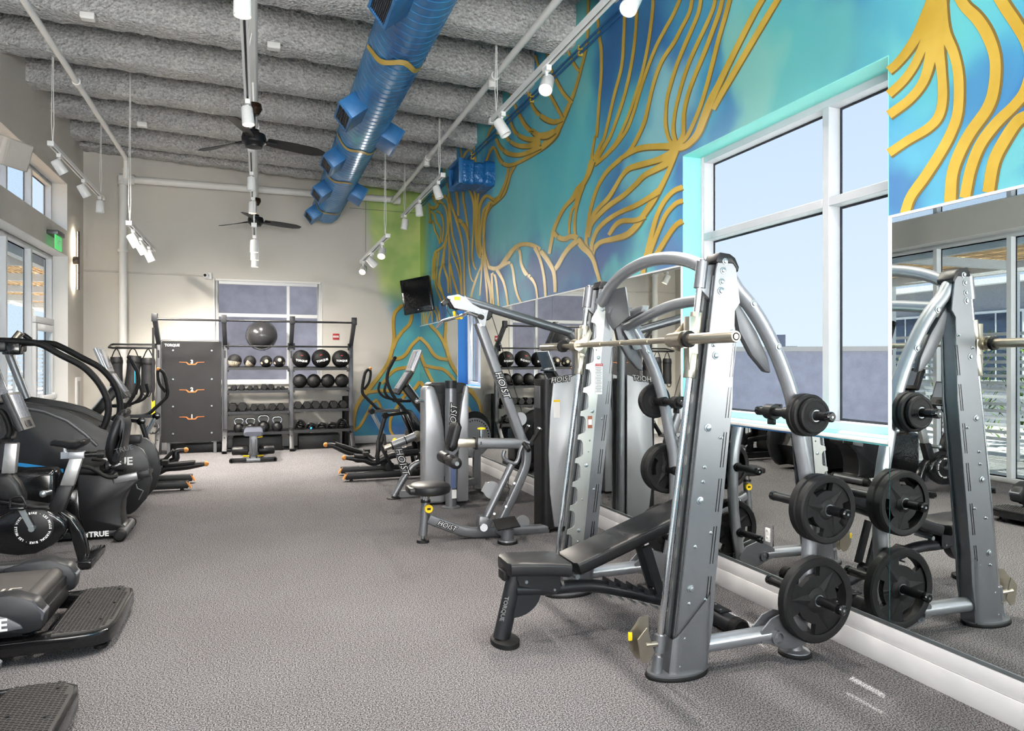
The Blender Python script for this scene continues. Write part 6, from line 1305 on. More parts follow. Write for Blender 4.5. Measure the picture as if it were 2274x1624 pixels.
t = thing('massage_ball', (yq(691, 951, 13.0).x, 12.985, z + 0.022), 'tiny blue ball among the straps on the bottom shelf', 'ball'); MB().ball((0, 0, 0), 0.022, 14, 8).build('ball_shell', M_blue, t); MB().lathe([(0.0215, 0), (0.0224, 0.001), (0.0215, 0.002)], (0, 0, 0), (0, 0, 1), 16).build('seam', M_black, t)
t = thing('foam_roller', (yq(768, 808, 13.4).x, 13.45, 0), 'tall black foam roller standing behind the right end of the rack', 'roller'); MB().lathe([(0.0, 0.0), (0.055, 0.0), (0.06, 0.006), (0.06, 0.9), (0.055, 0.906), (0.03, 0.906), (0.03, 0.88), (0.0, 0.88)], n=24).build('roller_body', M_rub, t); MB().pipe((0, 0, 0.895), (0, 0, 0.908), 0.04, 0.03).build('end_ring', M_black, t)
for (xa, xb, lab) in ((XS[1] + 0.12, XS[2] - 0.15, 'black low box under the left bay of the rack'), (XS[2] + 0.12, XS[3] - 0.2, 'black low box under the right bay of the rack')):
    t = thing('plyo_box', ((xa + xb) / 2, 13.22, 0), lab, 'box', 'black boxes under the rack'); w = (xb - xa); MB().box((0, 0, 0.12), (w, 0.36, 0.24)).build('box_body', M_black, t, bev=0.01); MB().box((0, 0, 0.244), (w - 0.02, 0.34, 0.008)).build('box_lid', M_rub, t)
# ---------------------------------------------------------------- bag rail with three hanging bags
YBG = 13.05
rail = thing('bag_rail', (-2.0, YBG, 1.75), 'black bent tube rail holding the hanging bags', 'rail'); ro = rail.location.copy(); a = yq(242, 767, YBG); zt = a.z; x2 = XS[0] - 0.04
MB(ro).tube([(x2, YBG + 0.18, zt + 0.02), (a.x + 0.03, YBG + 0.18, zt + 0.02), (a.x, YBG + 0.15, zt + 0.01), (a.x + 0.02, YBG - 0.12, zt - 0.035), (a.x + 0.08, YBG - 0.15, zt - 0.045), (x2, YBG - 0.15, zt - 0.045)], 0.017, 12).build('rail_tube', M_black, rail)
MB(ro).cyl((a.x + 0.09, YBG, zt - 0.03), (x2, YBG, zt - 0.03), 0.013, n=10).box((x2 - 0.0, YBG, zt - 0.01), (0.012, 0.42, 0.08)).build('hook_bar', M_black, rail)
for j, (pa, pb, py0, py1, lab, tilt) in enumerate(((244, 273, 793, 866, 'black cylindrical bag hanging at the left end of the rail', 0.0), (279, 311, 790, 876, 'black bag with a blue zip hanging in the middle of the rail', 0.06), (313, 345, 795, 872, 'black bag hanging next to the rack upright', 0.0))):
    c0 = yq((pa + pb) / 2, py0, YBG); c1 = yq((pa + pb) / 2, py1, YBG); r = abs(yq(pb, py0, YBG).x - yq(pa, py0, YBG).x) / 2; H = c0.z - c1.z; t = thing('hanging_bag', (c0.x, YBG, c1.z), lab, 'bag', 'black bags hanging from the rail'); m = mat('bag_nylon', (26, 26, 28), 0.55, bump=0.5, bscale=9, bdist=0.02)
    MB().tube([(tilt * 0.5 * -1 + tilt * (i / 8), 0, H * i / 8) for i in range(9)], [r * k for k in (0.88, 0.98, 1.0, 0.98, 0.96, 0.96, 0.98, 1.04, 0.9)], 24).build('bag_body', m, t)
    MB().lathe([(r * 1.02, 0), (r * 1.05, 0.012), (r * 1.02, 0.05)], (tilt * 0.3, 0, H * 0.80), (0, 0, 1), 24).build('band', M_black, t)
    for s in (-1, 1): MB().tube([(s * r * 0.75, 0, H * 0.97), (s * r * 0.35, 0, H + 0.09), (0.0, 0, zt - 0.045 - c1.z)], 0.009, 8).build('hanging_strap', M_black, t)
    MB().tube(spline([(r * 0.5, -r * 0.6, 0.02), (r * 0.2, -r * 0.8, -0.06), (-r * 0.5, -r * 0.6, -0.04), (-r * 0.8, -r * 0.5, 0.05)], 4), 0.01, 8).build('bottom_strap', M_black, t)
    if j == 1: MB().box((0.045, -r * 0.97, H * 0.5), (0.012, 0.006, H * 0.42)).build('blue_zip', M_blue, t)
# suspension trainer
p = yq(341, 720, 12.75); t = thing('suspension_trainer', (p.x, 12.72, 0.5), 'suspension strap with yellow webbing and black handle on the left upright', 'strap'); off = t.location.copy(); X0 = p.x
zz = lambda py: yq(341, py, 12.72).z
MB(off).box2((X0 - 0.018, 12.71, zz(892)), (X0 + 0.018, 12.716, zz(728))).build('black_strap', M_black, t)
MB(off).box2((X0 - 0.024, 12.712, zz(924)), (X0 - 0.003, 12.718, zz(890))).box2((X0 + 0.004, 12.705, zz(924)), (X0 + 0.024, 12.71, zz(890))).build('yellow_webbing', M_yellow, t)
for s in (-1, 1):
    MB(off).tube([(X0 + s * 0.01, 12.71, zz(924)), (X0 - s * 0.045, 12.70, zz(942)), (X0 - s * 0.05, 12.69, zz(950))], 0.009, 8).tube(spline([(X0 + s * 0.07, 12.70 + s * 0.02, zz(945)), (X0 + s * 0.085, 12.68, zz(952)), (X0 + 0.03 * s, 12.67, zz(962)), (X0 - 0.01 * s, 12.67, zz(960))], 4), 0.014, 8).build('handle_loop', M_black, t)
    MB(off).cyl((X0 - 0.05, 12.69 + s * 0.03, zz(945)), (X0 + 0.05, 12.69 + s * 0.03, zz(945)), 0.014, n=10).build('handle_grip', M_rub, t)
# ================================================================== small bench in front of the rack
b = thing('small_bench', (-0.08, 11.75, 0), 'small grey and silver bench with foam rollers and yellow handles by the rack', 'bench'); M_pads = mat('slate_vinyl', (78, 82, 94), 0.3)
pad_ = [[(q + 0.0, y, 0.44 + p) for q, p in rrect(0.28 * k, 0.065, 0.025)] for y, k in ((-0.28, 0.85), (-0.26, 1.0), (0.3, 1.0), (0.55, 0.9))]
MB().loft(pad_).build('bench_pad', M_pads, b); MB().box((0, 0.75, 0.43), (0.36, 0.3, 0.07)).build('seat_pad', M_vinyl, b, bev=0.02)
MB().bar((0, -0.05, 0.40), (0.0, -0.02, 0.05), 0.12, 0.10).bar((0, -0.05, 0.38), (0, 0.8, 0.36), 0.08, 0.06).bar((0, 0.75, 0.36), (0, 0.75, 0.03), 0.08, 0.06).build('bench_frame', M_silver, b, bev=0.004)
for x in (-0.03, 0.03): MB().box((x, -0.085, 0.25), (0.014, 0.02, 0.26)).build('notch_rail', M_slate, b)
for s in (-1, 1): MB().lathe([(0.0, 0.0), (0.03, 0.0), (0.062, 0.01), (0.065, 0.03), (0.065, 0.22), (0.05, 0.24), (0.0, 0.245)], (s * 0.07, -0.02, 0.165), (s, 0, 0), 20).build('foam_roller', M_vinyl, b); MB().cyl((s * 0.06, -0.09, 0.085), (s * 0.15, -0.10, 0.09), 0.014, n=10).build('yellow_handle', M_yellow, b)
MB().cyl((0.05, -0.08, 0.37), (0.13, -0.1, 0.38), 0.012, n=10).build('adjust_pin', M_yellow, b)
MB().bar((-0.33, -0.17, 0.035), (0.33, -0.17, 0.035), 0.06, 0.05).bar((0, -0.17, 0.04), (0, 0.0, 0.06), 0.08, 0.05).bar((-0.2, 0.78, 0.03), (0.2, 0.78, 0.03), 0.05, 0.05).build('base_bar', M_silver, b, bev=0.004)
for s in (-1, 1): MB().cyl((s * 0.31, -0.2, 0.035), (s * 0.31, -0.13, 0.035), 0.035, n=16).build('wheel', M_black, b); MB().box((s * 0.2, -0.2, 0.045), (0.2, 0.02, 0.06)).build('bumper', M_black, b, bev=0.005)
# ================================================================== TV and wall fittings
P = [yq(883, 625, 12.45), yq(947, 612, 12.2), yq(967, 687, 12.05), yq(902, 699, 12.35)]
c = (P[0] + P[1] + P[2] + P[3]) / 4; u = ((P[1] + P[2]) - (P[0] + P[3])); u.normalize(); v = ((P[0] + P[1]) - (P[3] + P[2])).normalized(); v = (v - u * v.dot(u)).normalized(); n_ = u.cross(v)
R = Matrix((u, n_ * -1, v)).transposed(); w = ((P[1] - P[0]).length + (P[2] - P[3]).length) / 2; h = ((P[0] - P[3]).length + (P[1] - P[2]).length) / 2
tv = thing('television', c, 'tilted black television mounted in the mural corner', 'television'); Rd = R
def tb(cx, cy, cz, sx, sy, sz): return MB().box(Rd @ Vector((cx, cy, cz)), (sx, sy, sz), Rd)
tb(0, 0.045, 0, w, 0.09, h).build('casing', M_gloss, tv, bev=0.012); tb(0, -0.003, 0.02, w * 0.86, 0.004, h * 0.76).build('screen', M_screen, tv); tb(0, -0.003, -h * 0.42, 0.02, 0.004, 0.012).build('badge', M_label, tv)
tb(0, 0.14, 0, w * 0.5, 0.12, h * 0.5).build('back_shell', M_black, tv, bev=0.02)
wp = Vector((WX - 0.02, 12.75, c.z)); MB().tube([Rd @ Vector((0, 0.18, 0)), wp - c], 0.025, 10).box(wp - c, (0.03, 0.2, 0.3)).build('wall_arm', M_black, tv)
p = yq(746, 748, BY); t = thing('alarm_sign', (p.x, BY - 0.004, p.z), 'small red and white alarm notice on the back wall', 'sign'); MB().box((0, 0, 0), (0.115, 0.008, 0.115)).build('sign_plate', M_red, t, bev=0.002); MB().box((0, -0.005, 0.0), (0.1, 0.002, 0.034)).build('sign_band', M_label, t); text('lettering', 'ALARM', 0.024, (0, -0.0066, 0), (1, 0, 0), (0, 0, 1), M_red, t, ext=0.0003)
p = yq(458, 613, BY); t = thing('security_camera', (p.x, BY, p.z), 'small white dome security camera on the back wall', 'camera'); MB().box((0.03, -0.02, 0), (0.12, 0.04, 0.12)).build('base_box', M_trackw, t, bev=0.006); MB().ball((0, -0.07, 0.0), 0.05, 18, 10).build('camera_ball', M_trackw, t); MB().cyl((-0.01, -0.10, 0), (-0.013, -0.123, -0.002), 0.024, n=14).build('lens', M_screen, t)
q = yq(190, 605, BY); t = thing('conduit', ((p.x + LX) / 2, BY - 0.012, p.z - 0.01), 'thin painted conduit running to the security camera', 'conduit'); MB().tube([(LX + 0.01 - t.location.x, 0, 0.02), (p.x - 0.05 - t.location.x, 0, 0.01)], 0.011, 8).build('conduit_tube', M_wall, t)
for x in (-1.8, -1.3): MB().box((x - t.location.x, 0.004, 0.012), (0.02, 0.014, 0.04)).build('strap', M_wall, t)
# electrical outlet set in the low mirror
p = xq(1706, 1188, WX - 0.008); t = thing('power_outlet', (WX - 0.0066, p.y, p.z), 'white double power outlet set in the mirror', 'outlet'); MB().box((-0.002, 0, 0), (0.004, 0.085, 0.13)).build('glass_plate', M_chrome, t); MB().box((-0.006, 0, 0), (0.006, 0.04, 0.085)).build('outlet_body', M_trackw, t, bev=0.003)
for s in (-1, 1):
    MB().lathe([(0.0, 0.0), (0.016, 0.0), (0.016, 0.003), (0.0, 0.003)], (-0.009, 0, s * 0.021), (-1, 0, 0), 14).build('socket', M_label, t)
    MB().box((-0.0125, -0.005, s * 0.021 + 0.003), (0.001, 0.002, 0.009)).box((-0.0125, 0.005, s * 0.021 + 0.003), (0.001, 0.002, 0.009)).build('slots', M_gloss, t)
# wall cabinet at the end of the left wall
p = xq(172, 880, LX); t = thing('wall_cabinet', (LX, 13.25, 0.72), 'slim grey recessed cabinet on the left wall', 'cabinet'); MB().box((0.012, 0, 0.25), (0.024, 0.3, 0.62)).build('cabinet_frame', M_label, t, bev=0.004); MB().box((0.026, 0, 0.25), (0.006, 0.18, 0.5)).build('cabinet_door', mat('cabinet_grey', (170, 170, 168), 0.5), t)
# ================================================================== ellipticals (local x forward to the console, rear end at x = 0)
def elliptical(loc, rz, label, hi, lo, thi, tlo):
    t = thing('elliptical_trainer', loc, label, 'exercise machine', 'elliptical trainers facing the side walls', rz)
    hw = 0.27
    for s in (-1, 1):
        r = MB().bar((-0.012, s * hw, 0.068), (1.45, s * hw, 0.075), 0.09, 0.085).build('base_rail', M_black, t, bev=0.008)
        MB().prism([(-0.045, s * hw, 0.028), (-0.028, s * hw, 0.028), (0.014, s * hw, 0.108), (-0.003, s * hw, 0.108)], (0, 0.092, 0)).build('rail_end', M_orange, r, bev=0.003)
        MB().cyl((0.06, s * hw, 0.0), (0.06, s * hw, 0.03), 0.024, 0.016, n=12).cyl((1.38, s * hw, 0.0), (1.38, s * hw, 0.035), 0.024, 0.016, n=12).build('levelling_foot', M_rub, r)
    MB().box((1.42, 0, 0.075), (0.14, 0.62, 0.09)).build('front_crossbar', M_black, t, bev=0.01)
    # drive housing
    P = [(0.80, 0.895), (0.87, 0.89), (0.95, 0.77), (1.03, 0.62), (1.07, 0.42), (1.06, 0.18), (1.35, 0.12), (1.45, 0.4), (1.42, 0.7), (1.25, 0.86), (1.05, 0.92), (1.0, 0.96)]
    B = [(1.0, 0.12), (1.0, 0.62), (1.06, 0.82), (1.2, 0.87), (1.36, 0.76), (1.46, 0.5), (1.46, 0.12)]
    MB().prism([(x, 0, z) for x, z in B], (0, 0.34, 0)).build('drive_housing', M_black, t, bev=0.03, seg=3)
    for s in (-1, 1):
        A = [(0.76, 0.90), (0.85, 0.885), (0.93, 0.78), (1.01, 0.62), (1.055, 0.45), (1.06, 0.25), (0.96, 0.24), (0.93, 0.42), (0.87, 0.6), (0.80, 0.76)]
        f = MB().prism([(x, s * 0.2, z) for x, z in A], (0, 0.05, 0)).build('side_arm_cover', M_gloss, t, bev=0.01)
        MB().lathe([(0.075, 0), (0.075, 0.008), (0.03, 0.014), (0.03, 0.03), (0.0, 0.032)], (0.92, s * 0.225, 0.54), (0, s, 0), 20).build('hub_plate', M_nickel, f)
        MB().bar((0.95, s * 0.2, 0.26), (0.99, s * hw, 0.09), 0.05, 0.07).build('housing_leg', M_black, t)
    # console mast and console
    MB().bar((1.10, 0, 0.78), (0.80, 0, 1.19), 0.13, 0.085).build('console_mast', M_black, t, bev=0.012); MB().bar((1.135, 0.0, 0.83), (0.84, 0, 1.235), 0.14, 0.012).build('mast_trim', M_steel, t)
    def slab(a, b, w, th, nm, m, p): 
        a, b = Vector(a), Vector(b); d = (b - a).normalized(); n = Vector((-d.z, 0, d.x)); return MB().loft([[c + V(0, 1, 0) * q + n * k for q, k in rrect(w, th, min(0.02, th * .45))] for c in (a, a + d * 0.015, b - d * 0.015, b)]).build(nm, m, p)
    c1 = slab((0.68, 0, 1.10), (0.87, 0, 1.39), 0.34, 0.06, 'console_base', M_dark, t); c2 = slab((0.87, 0, 1.40), (0.98, 0, 1.68), 0.42, 0.05, 'display_housing', mat('silver_bezel', (176, 178, 182), 0.3, 0.5), t)
    n = Vector((-0.29, 0, 0.19)).normalized(); slab(Vector((0.71, 0, 1.15)) + n * 0.032, Vector((0.85, 0, 1.365)) + n * 0.032, 0.28, 0.006, 'control_panel', M_glare, c1)
    n = Vector((-0.28, 0, 0.11)).normalized(); slab(Vector((0.885, 0, 1.435)) + n * 0.027, Vector((0.965, 0, 1.655)) + n * 0.027, 0.37, 0.006, 'display_screen', M_glare, c2)
    for s in (-1, 1):
        MB().tube(spline([(0.86, s * 0.08, 1.0), (0.70, s * 0.20, 1.01), (0.56, s * 0.24, 1.05), (0.49, s * 0.25, 1.14), (0.51, s * 0.25, 1.25)], 4), 0.017, 10).build('fixed_grip', M_rub, t)
    MB().box((0.70, 0, 1.01), (0.12, 0.12, 0.05)).build('bottle_tray', M_dark, t, bev=0.01)
    # moving arms, rockers, links and pedals; hi and lo: the raised and the lowered pedal side
    for s, up in ((hi, True), (lo, False)):
        y = s * 0.29
        Hd = [(0.38, 1.43), (0.33, 1.40), (0.30, 1.32), (0.275, 1.12), (0.335, 1.03), (0.42, 0.945), (0.52, 0.87), (0.80, 0.845)] if up else [(0.615, 1.575), (0.57, 1.49), (0.528, 1.398), (0.515, 1.288), (0.542, 1.192), (0.597, 1.082), (0.66, 0.995), (0.79, 0.85)]
        h = MB().tube(spline([(x, y, z) for x, z in Hd], 4), 0.021, 12).build('moving_handle', M_rub, t)
        if up: MB().tube(spline([(0.375, y, 1.43), (0.385, y - s * 0.02, 1.36), (0.36, y - s * 0.02, 1.24), (0.30, y, 1.15)], 4), 0.017, 10).build('grip_loop', M_rub, h)
        MB().ball((Hd[0][0], y, Hd[0][1]), 0.026, 12, 8).build('grip_tip', M_orange if up else M_rub, h)
        jx, jz = (0.40, 0.85) if up else (0.49, 0.83)
        MB().bar((jx, y, jz), (0.82, s * 0.2, 0.86), 0.03, 0.04).build('rocker_arm', M_black, t); MB().lathe([(0.0, 0), (0.04, 0), (0.045, 0.02), (0.045, 0.06), (0.0, 0.075)], (jx, y - 0.035, jz), (0, 1, 0), 16).build('rocker_joint', M_gloss, t)
        kx, kz = (0.57, 0.52) if up else (0.40, 0.50)
        MB().tube([(jx, y, jz), (kx, y, kz)], [0.032, 0.022], 12).build('drop_link', M_dark if not up else M_steel, t)
        ex, ez = (0.44, 0.20) if up else (0.37, 0.23)
        MB().bar((kx, y, kz + 0.02), (ex + 0.02, y, ez), 0.045, 0.07).build('link_shoe', M_black, t, bev=0.008)
        MB().bar((kx, s * 0.25, kz), (0.60, s * 0.24, 0.14), 0.03, 0.045).build('crank_link', M_black, t, bev=0.004)
        MB().lathe([(0.0, 0.0), (0.06, 0.0), (0.06, 0.03), (0.0, 0.035)], (0.56, s * 0.22, 0.16), (0, s, 0), 18).build('roller_wheel', M_black, t)
        pts = [(thi, 0.425), (thi + 0.11, 0.405), (thi * 0.3 + 0.16, 0.31), (0.30, 0.255), (0.44, 0.19), (0.70, 0.28), (0.95, 0.34)] if up else [(tlo, 0.295), (tlo + 0.12, 0.283), (tlo * 0.3 + 0.16, 0.268), (0.24, 0.262), (0.37, 0.215), (0.60, 0.30), (0.95, 0.33)]
        q = MB().tube(spline([(x, y * 0.72, z) for x, z in pts], 4), [0.024 + 0.02 * min(1, i / 6) for i in range(25)], 12, sy=1.0, up=(0, 0, 1)).build('pedal_arm', M_black, t)
        a, b = Vector((pts[1][0], y * 0.72, pts[1][1])), Vector((pts[3][0], y * 0.72, pts[3][1])); d = (b - a).normalized(); n = Vector((-d.z, 0, d.x)); n = n if n.z > 0 else -n
        MB().loft([[c + V(0, 1, 0) * u + n * (0.035 + k) for u, k in rrect(0.16 * w, 0.045, 0.02)] for c, w in ((a + d * 0.0, 0.7), (a + d * 0.03, 0.95), ((a + b) / 2, 1.0), (b - d * 0.03, 0.95), (b, 0.8))]).box(b + n * 0.07, (0.07, 0.15, 0.05)).build('foot_plate', M_rub, q)
        MB().ball((pts[0][0], y * 0.72, pts[0][1]), 0.032, 12, 8).build('pedal_tip', M_orange, q)
elliptical((1.05, 9.57, 0), 0.0, 'black elliptical trainer with orange tips facing the mural corner', 1, -1, -0.215, -0.02)
elliptical((-0.80, 9.57, 0), PI, 'black elliptical trainer with orange tips facing the storefront door', -1, 1, 0.06, -0.2)

# ================================================================== treadmill with rear step platform
def treadmill(Y, label):
    t = thing('treadmill', (-1.7, Y, 0), label, 'treadmill', 'treadmills with tread step platforms'); xo = Vector((-1.7, 0, 0))
    def T(): return MB(xo)
    # platform frame and studded step
    ol = [(-1.12, 0.40), (-0.90, 0.425), (-0.80, 0.41), (-0.735, 0.36), (-0.712, 0.26), (-0.712, -0.26), (-0.735, -0.36), (-0.80, -0.41), (-0.90, -0.425), (-1.12, -0.43), (-2.3, -0.45), (-2.3, -0.33), (-1.10, -0.32), (-1.02, -0.28), (-1.02, 0.28), (-1.12, 0.30)]
    T().prism([(x, y, 0.085) for x, y in ol], (0, 0, 0.07)).build('step_frame', M_gloss, t, bev=0.008)
    il = [(-0.99, 0.385), (-0.87, 0.395), (-0.79, 0.375), (-0.745, 0.33), (-0.73, 0.24), (-0.73, -0.24), (-0.745, -0.33), (-0.79, -0.375), (-0.87, -0.395), (-0.99, -0.40), (-1.0, -0.27), (-1.0, 0.27)]
    st = T().prism([(x, y, 0.124) for x, y in il], (0, 0, 0.008)).build('step_tread', mat('tread_rubber', (58, 56, 55), 0.55), t)
    studs = T(); 
    for i in range(13):
        for j in range(38):
            x = -0.985 + 0.0195 * i; y = -0.375 + 0.0203 * j + 0.01 * (i % 2)
            if x > -0.79 and abs(y) > 0.33: continue
            if x > -0.76 and abs(y) > 0.25: continue
            a = [(x + 0.0075 * math.cos(q), y + 0.0075 * math.sin(q)) for q in [PI * k / 4 for k in range(5)]]
            studs.add([(p, q, 0.128) for p, q in a] + [(p * 1.0, q, 0.1315) for p, q in a] + [(x, y, 0.128)], [(0, 1, 6, 5), (1, 2, 7, 6), (2, 3, 8, 7), (3, 4, 9, 8), (5, 6, 7, 8, 9), (0, 5, 9, 4)])
    so_ = studs.build('tread_studs', mat('stud_rubber', (44, 43, 42), 0.5), st, smooth=0); so_['kind'] = 'stuff'
    for x, y in ((-0.80, 0.32), (-0.78, 0.05), (-0.80, -0.22), (-0.95, -0.36), (-0.92, 0.1)): T().cyl((x, y, 0.128), (x, y, 0.132), 0.008, n=8).build('screw', M_gloss, st)
    for x, y in ((-0.78, 0.30), (-0.79, -0.28), (-2.2, -0.4), (-2.2, 0.4)): T().cyl((x, y, 0.0), (x, y, 0.018), 0.032, n=16).cyl((x, y, 0.018), (x, y, 0.06), 0.012, n=10).build('levelling_foot', M_rub, t)
    # deck, belt and rollers
    T().box2((-2.62, -0.30, 0.13), (-1.07, 0.30, 0.25)).build('deck_body', M_black, t, bev=0.01)
    T().box2((-2.60, -0.265, 0.25), (-1.13, 0.265, 0.30)).build('running_belt', mat('belt_grey', (62, 59, 58), 0.6, bump=0.2, bscale=300, bdist=0.002), t, bev=0.004)
    T().cyl((-1.13, -0.265, 0.262), (-1.13, 0.265, 0.262), 0.042, n=22).build('rear_roller', mat('belt_grey', (62, 59, 58)), t)
    text('belt_lettering', 'TRUE', 0.14, (-1.36, -0.14, 0.3008), (1, 0, 0), (0, 1, 0), mat('belt_print', (168, 164, 158), 0.6), t, ext=0.0004, off=xo)
    for s in (-1, 1):
        T().bar((-2.55, s * 0.335, 0.31), (-1.25, s * 0.335, 0.31), 0.075, 0.05).build('side_rail', M_dark, t, bev=0.01)
        T().box2((-2.6, s * 0.30, 0.13), (-1.12, s * 0.375, 0.285)).build('side_skirt', M_black, t, bev=0.01)
        P = [(-1.40, 0.31), (-1.28, 0.345), (-1.16, 0.35), (-1.06, 0.31), (-1.02, 0.24), (-1.03, 0.16), (-1.10, 0.145), (-1.36, 0.16)]
        e = T().prism([(x, s * 0.34, z) for x, z in P], (0, 0.115, 0)).build('rear_end_cap', M_dark, t, bev=0.018)
        T().prism([(-1.075, s * 0.345, 0.31), (-1.02, s * 0.345, 0.245), (-1.028, s * 0.345, 0.205), (-1.07, s * 0.345, 0.28)], (0, 0.10, 0)).build('cap_chamfer', mat('cap_grey', (74, 76, 84), 0.35), e)
    T().box2((-1.10, -0.29, 0.12), (-1.06, 0.29, 0.20)).build('rear_apron', M_black, t, bev=0.01)
    # grey badge on the near flank
    P = [(-1.90, 0.17), (-1.90, 0.275), (-1.36, 0.28), (-1.26, 0.268), (-1.18, 0.242), (-1.12, 0.2), (-1.11, 0.18), (-1.36, 0.155), (-1.90, 0.145)]
    T().prism([(x, -0.403, z) for x, z in P], (0, 0.012, 0)).build('flank_badge', mat('badge_grey', (92, 94, 98), 0.4, 0.3), t, bev=0.003)
    text('brand_lettering', 'TRUE', 0.085, (-1.275, -0.4095, 0.205), (1, 0, 0), (0, 0, 1), M_letter, t, off=xo, bold=0.002)
    # uprights and console at the wall end
    for s in (-1, 1): T().tube(spline([(-2.40, s * 0.36, 0.2), (-2.46, s * 0.37, 0.7), (-2.40, s * 0.37, 1.15), (-2.15, s * 0.36, 1.1), (-1.95, s * 0.35, 1.05)], 4), 0.035, 14).build('handrail', M_dark, t)
    T().box((-2.47, 0, 1.25), (0.10, 0.72, 0.34), Matrix.Rotation(-0.35, 3, 'Y')).build('console', M_black, t, bev=0.03); T().box((-2.415, 0, 1.28), (0.01, 0.46, 0.24), Matrix.Rotation(-0.35, 3, 'Y')).build('console_screen', M_glare, t)
    T().box2((-2.66, -0.35, 0.13), (-2.30, 0.35, 0.36)).build('motor_cover', M_black, t, bev=0.04)
    return t
treadmill(4.58, 'black treadmill with grey brand badge and studded step platform'); treadmill(3.17, 'treadmill whose studded step corner shows at the bottom left')

# ================================================================== spin bike
BK = Vector((-1.6, 6.2, 0)); bike = thing('spin_bike', BK, 'black indoor cycling bike with silver seat post and round flywheel guard', 'exercise bike')
def Kb(): return MB(BK)
def s3(x, y, Y=6.2): return yq(x / 2.5676, 900 + y / 2.5676, Y)
def s2(x, y, Y=6.2): return yq(x / 3.3, 680 + y / 3.3, Y)
FW = Vector((-1.555, 6.12, 0.30))
hs = [(0, 640), (60, 610), (150, 590), (250, 590), (320, 620), (370, 660), (382, 705), (360, 750), (300, 800), (200, 850), (100, 860), (0, 850), (-150, 830), (-260, 780), (-260, 660), (-120, 640)]
Kb().prism([V(s3(x, y, 6.12).x, 6.16, s3(x, y, 6.12).z) for x, y in hs], (0, 0.10, 0)).build('flywheel_housing', M_gloss, bike, bev=0.025, seg=3)
Kb().lathe([(0.0, 0.0), (0.125, 0.0), (0.13, 0.006), (0.118, 0.012), (0.0, 0.014)], (FW.x, 6.113, FW.z), (0, -1, 0), 40).build('crank_guard', M_black, bike)
ring_txt = 'LES MILLS VIRTUAL BIKE \u00b7 LES MILLS VIRTUAL BIKE \u00b7 '
for i, ch in enumerate(ring_txt):
    if ch == ' ': continue
    a = PI / 2 - 2 * PI * (i + 0.5) / len(ring_txt) - 0.6; c = Vector((FW.x + 0.108 * math.cos(a), 6.0985, FW.z + 0.108 * math.sin(a)))
    text('ring_letter', ch, 0.022, c, (math.sin(a), 0, -math.cos(a)), (math.cos(a), 0, math.sin(a)), M_letter, bike, ext=0.0006, off=BK, bold=0.0008)
Kb().cyl((FW.x, 6.05, FW.z), (FW.x, 6.3, FW.z), 0.02).build('crank_axle', M_steel, bike)
for s, a in ((-1, 2.0), (1, 2.0 + PI)):
    y = 6.2 + s * 0.13; e = Vector((FW.x + 0.17 * math.cos(a), y, FW.z + 0.17 * math.sin(a))); k = Kb().bar((FW.x, y, FW.z), e, 0.016, 0.035).build('crank', M_steel, bike)
    Kb().cyl(e, e + V(0, s * 0.10, 0), 0.01, n=10).box(e + V(0, s * 0.06, 0.01), (0.09, 0.08, 0.022)).build('pedal', M_gloss, k, bev=0.004); Kb().tube(spline([e + V(-0.05, s * 0.06, 0.02), e + V(-0.04, s * 0.06, 0.08), e + V(0.02, s * 0.06, 0.09), e + V(0.05, s * 0.06, 0.03)], 4), 0.008, 8).build('toe_cage', M_black, k)
Kb().prism([s3(340, 455), s3(425, 455), s3(370, 600), s3(330, 650), s3(270, 600)], (0, 0.085, 0)).build('seat_tube', M_black, bike, bev=0.015)
Kb().prism([s3(400, 300), s3(475, 300), s3(425, 458), s3(345, 458)], (0, 0.06, 0)).build('seat_post', mat('brushed_aluminium', (176, 176, 176), 0.38, 0.8), bike, bev=0.008)
Kb().bar(s3(395, 285), s3(485, 282), 0.075, 0.055).build('seat_clamp', M_silver2, bike, bev=0.008); Kb().cyl(s3(485, 282), s3(585, 278), 0.022).build('seat_slider', M_gloss, bike); Kb().cyl(s3(555, 279), s3(597, 278), 0.032).build('slider_knob', M_black, bike)
sp = [(288, 212, 0.016, 0.03), (310, 208, 0.03, 0.045), (360, 213, 0.045, 0.05), (410, 222, 0.085, 0.06), (450, 218, 0.115, 0.06), (480, 205, 0.12, 0.05), (500, 198, 0.09, 0.03)]
Kb().loft([[s3(x, y) + V(0, q, k - 0.01) for q, k in rrect(w * 2, th, th * 0.45)] for x, y, w, th in sp]).build('saddle', M_vinyl, bike)
Kb().tube([s3(375, 240), s3(375, 285)], 0.016, 10).box(s3(372, 285), (0.05, 0.05, 0.05)).build('saddle_mount', M_chrome, bike)
Kb().tube(spline([s3(-130, 520), s3(30, 545), s3(150, 570), s3(290, 590)], 4), 0.045, 14, sy=0.8).build('top_tube', M_black, bike)
Kb().prism([s3(0, 390), s3(70, 380), s3(120, 440), s3(150, 510), s3(150, 560), s3(0, 540), s3(-100, 500), s3(-60, 420)], (0, 0.12, 0)).build('front_shroud', M_black, bike, bev=0.03, seg=3)
Kb().prism([s3(35, 215), s3(108, 215), s3(92, 388), s3(15, 388)], (0, 0.07, 0)).build('handlebar_post', mat('brushed_aluminium', (176, 176, 176)), bike, bev=0.008)
def slab3(a, b, w, th, nm, m): 
    d = (b - a).normalized(); n = Vector((-d.z, 0, d.x)); return Kb().loft([[c + V(0, 1, 0) * q + n * k for q, k in rrect(w, th, min(0.015, th * .45))] for c in (a, a + d * 0.012, b - d * 0.012, b)]).build(nm, m, bike)
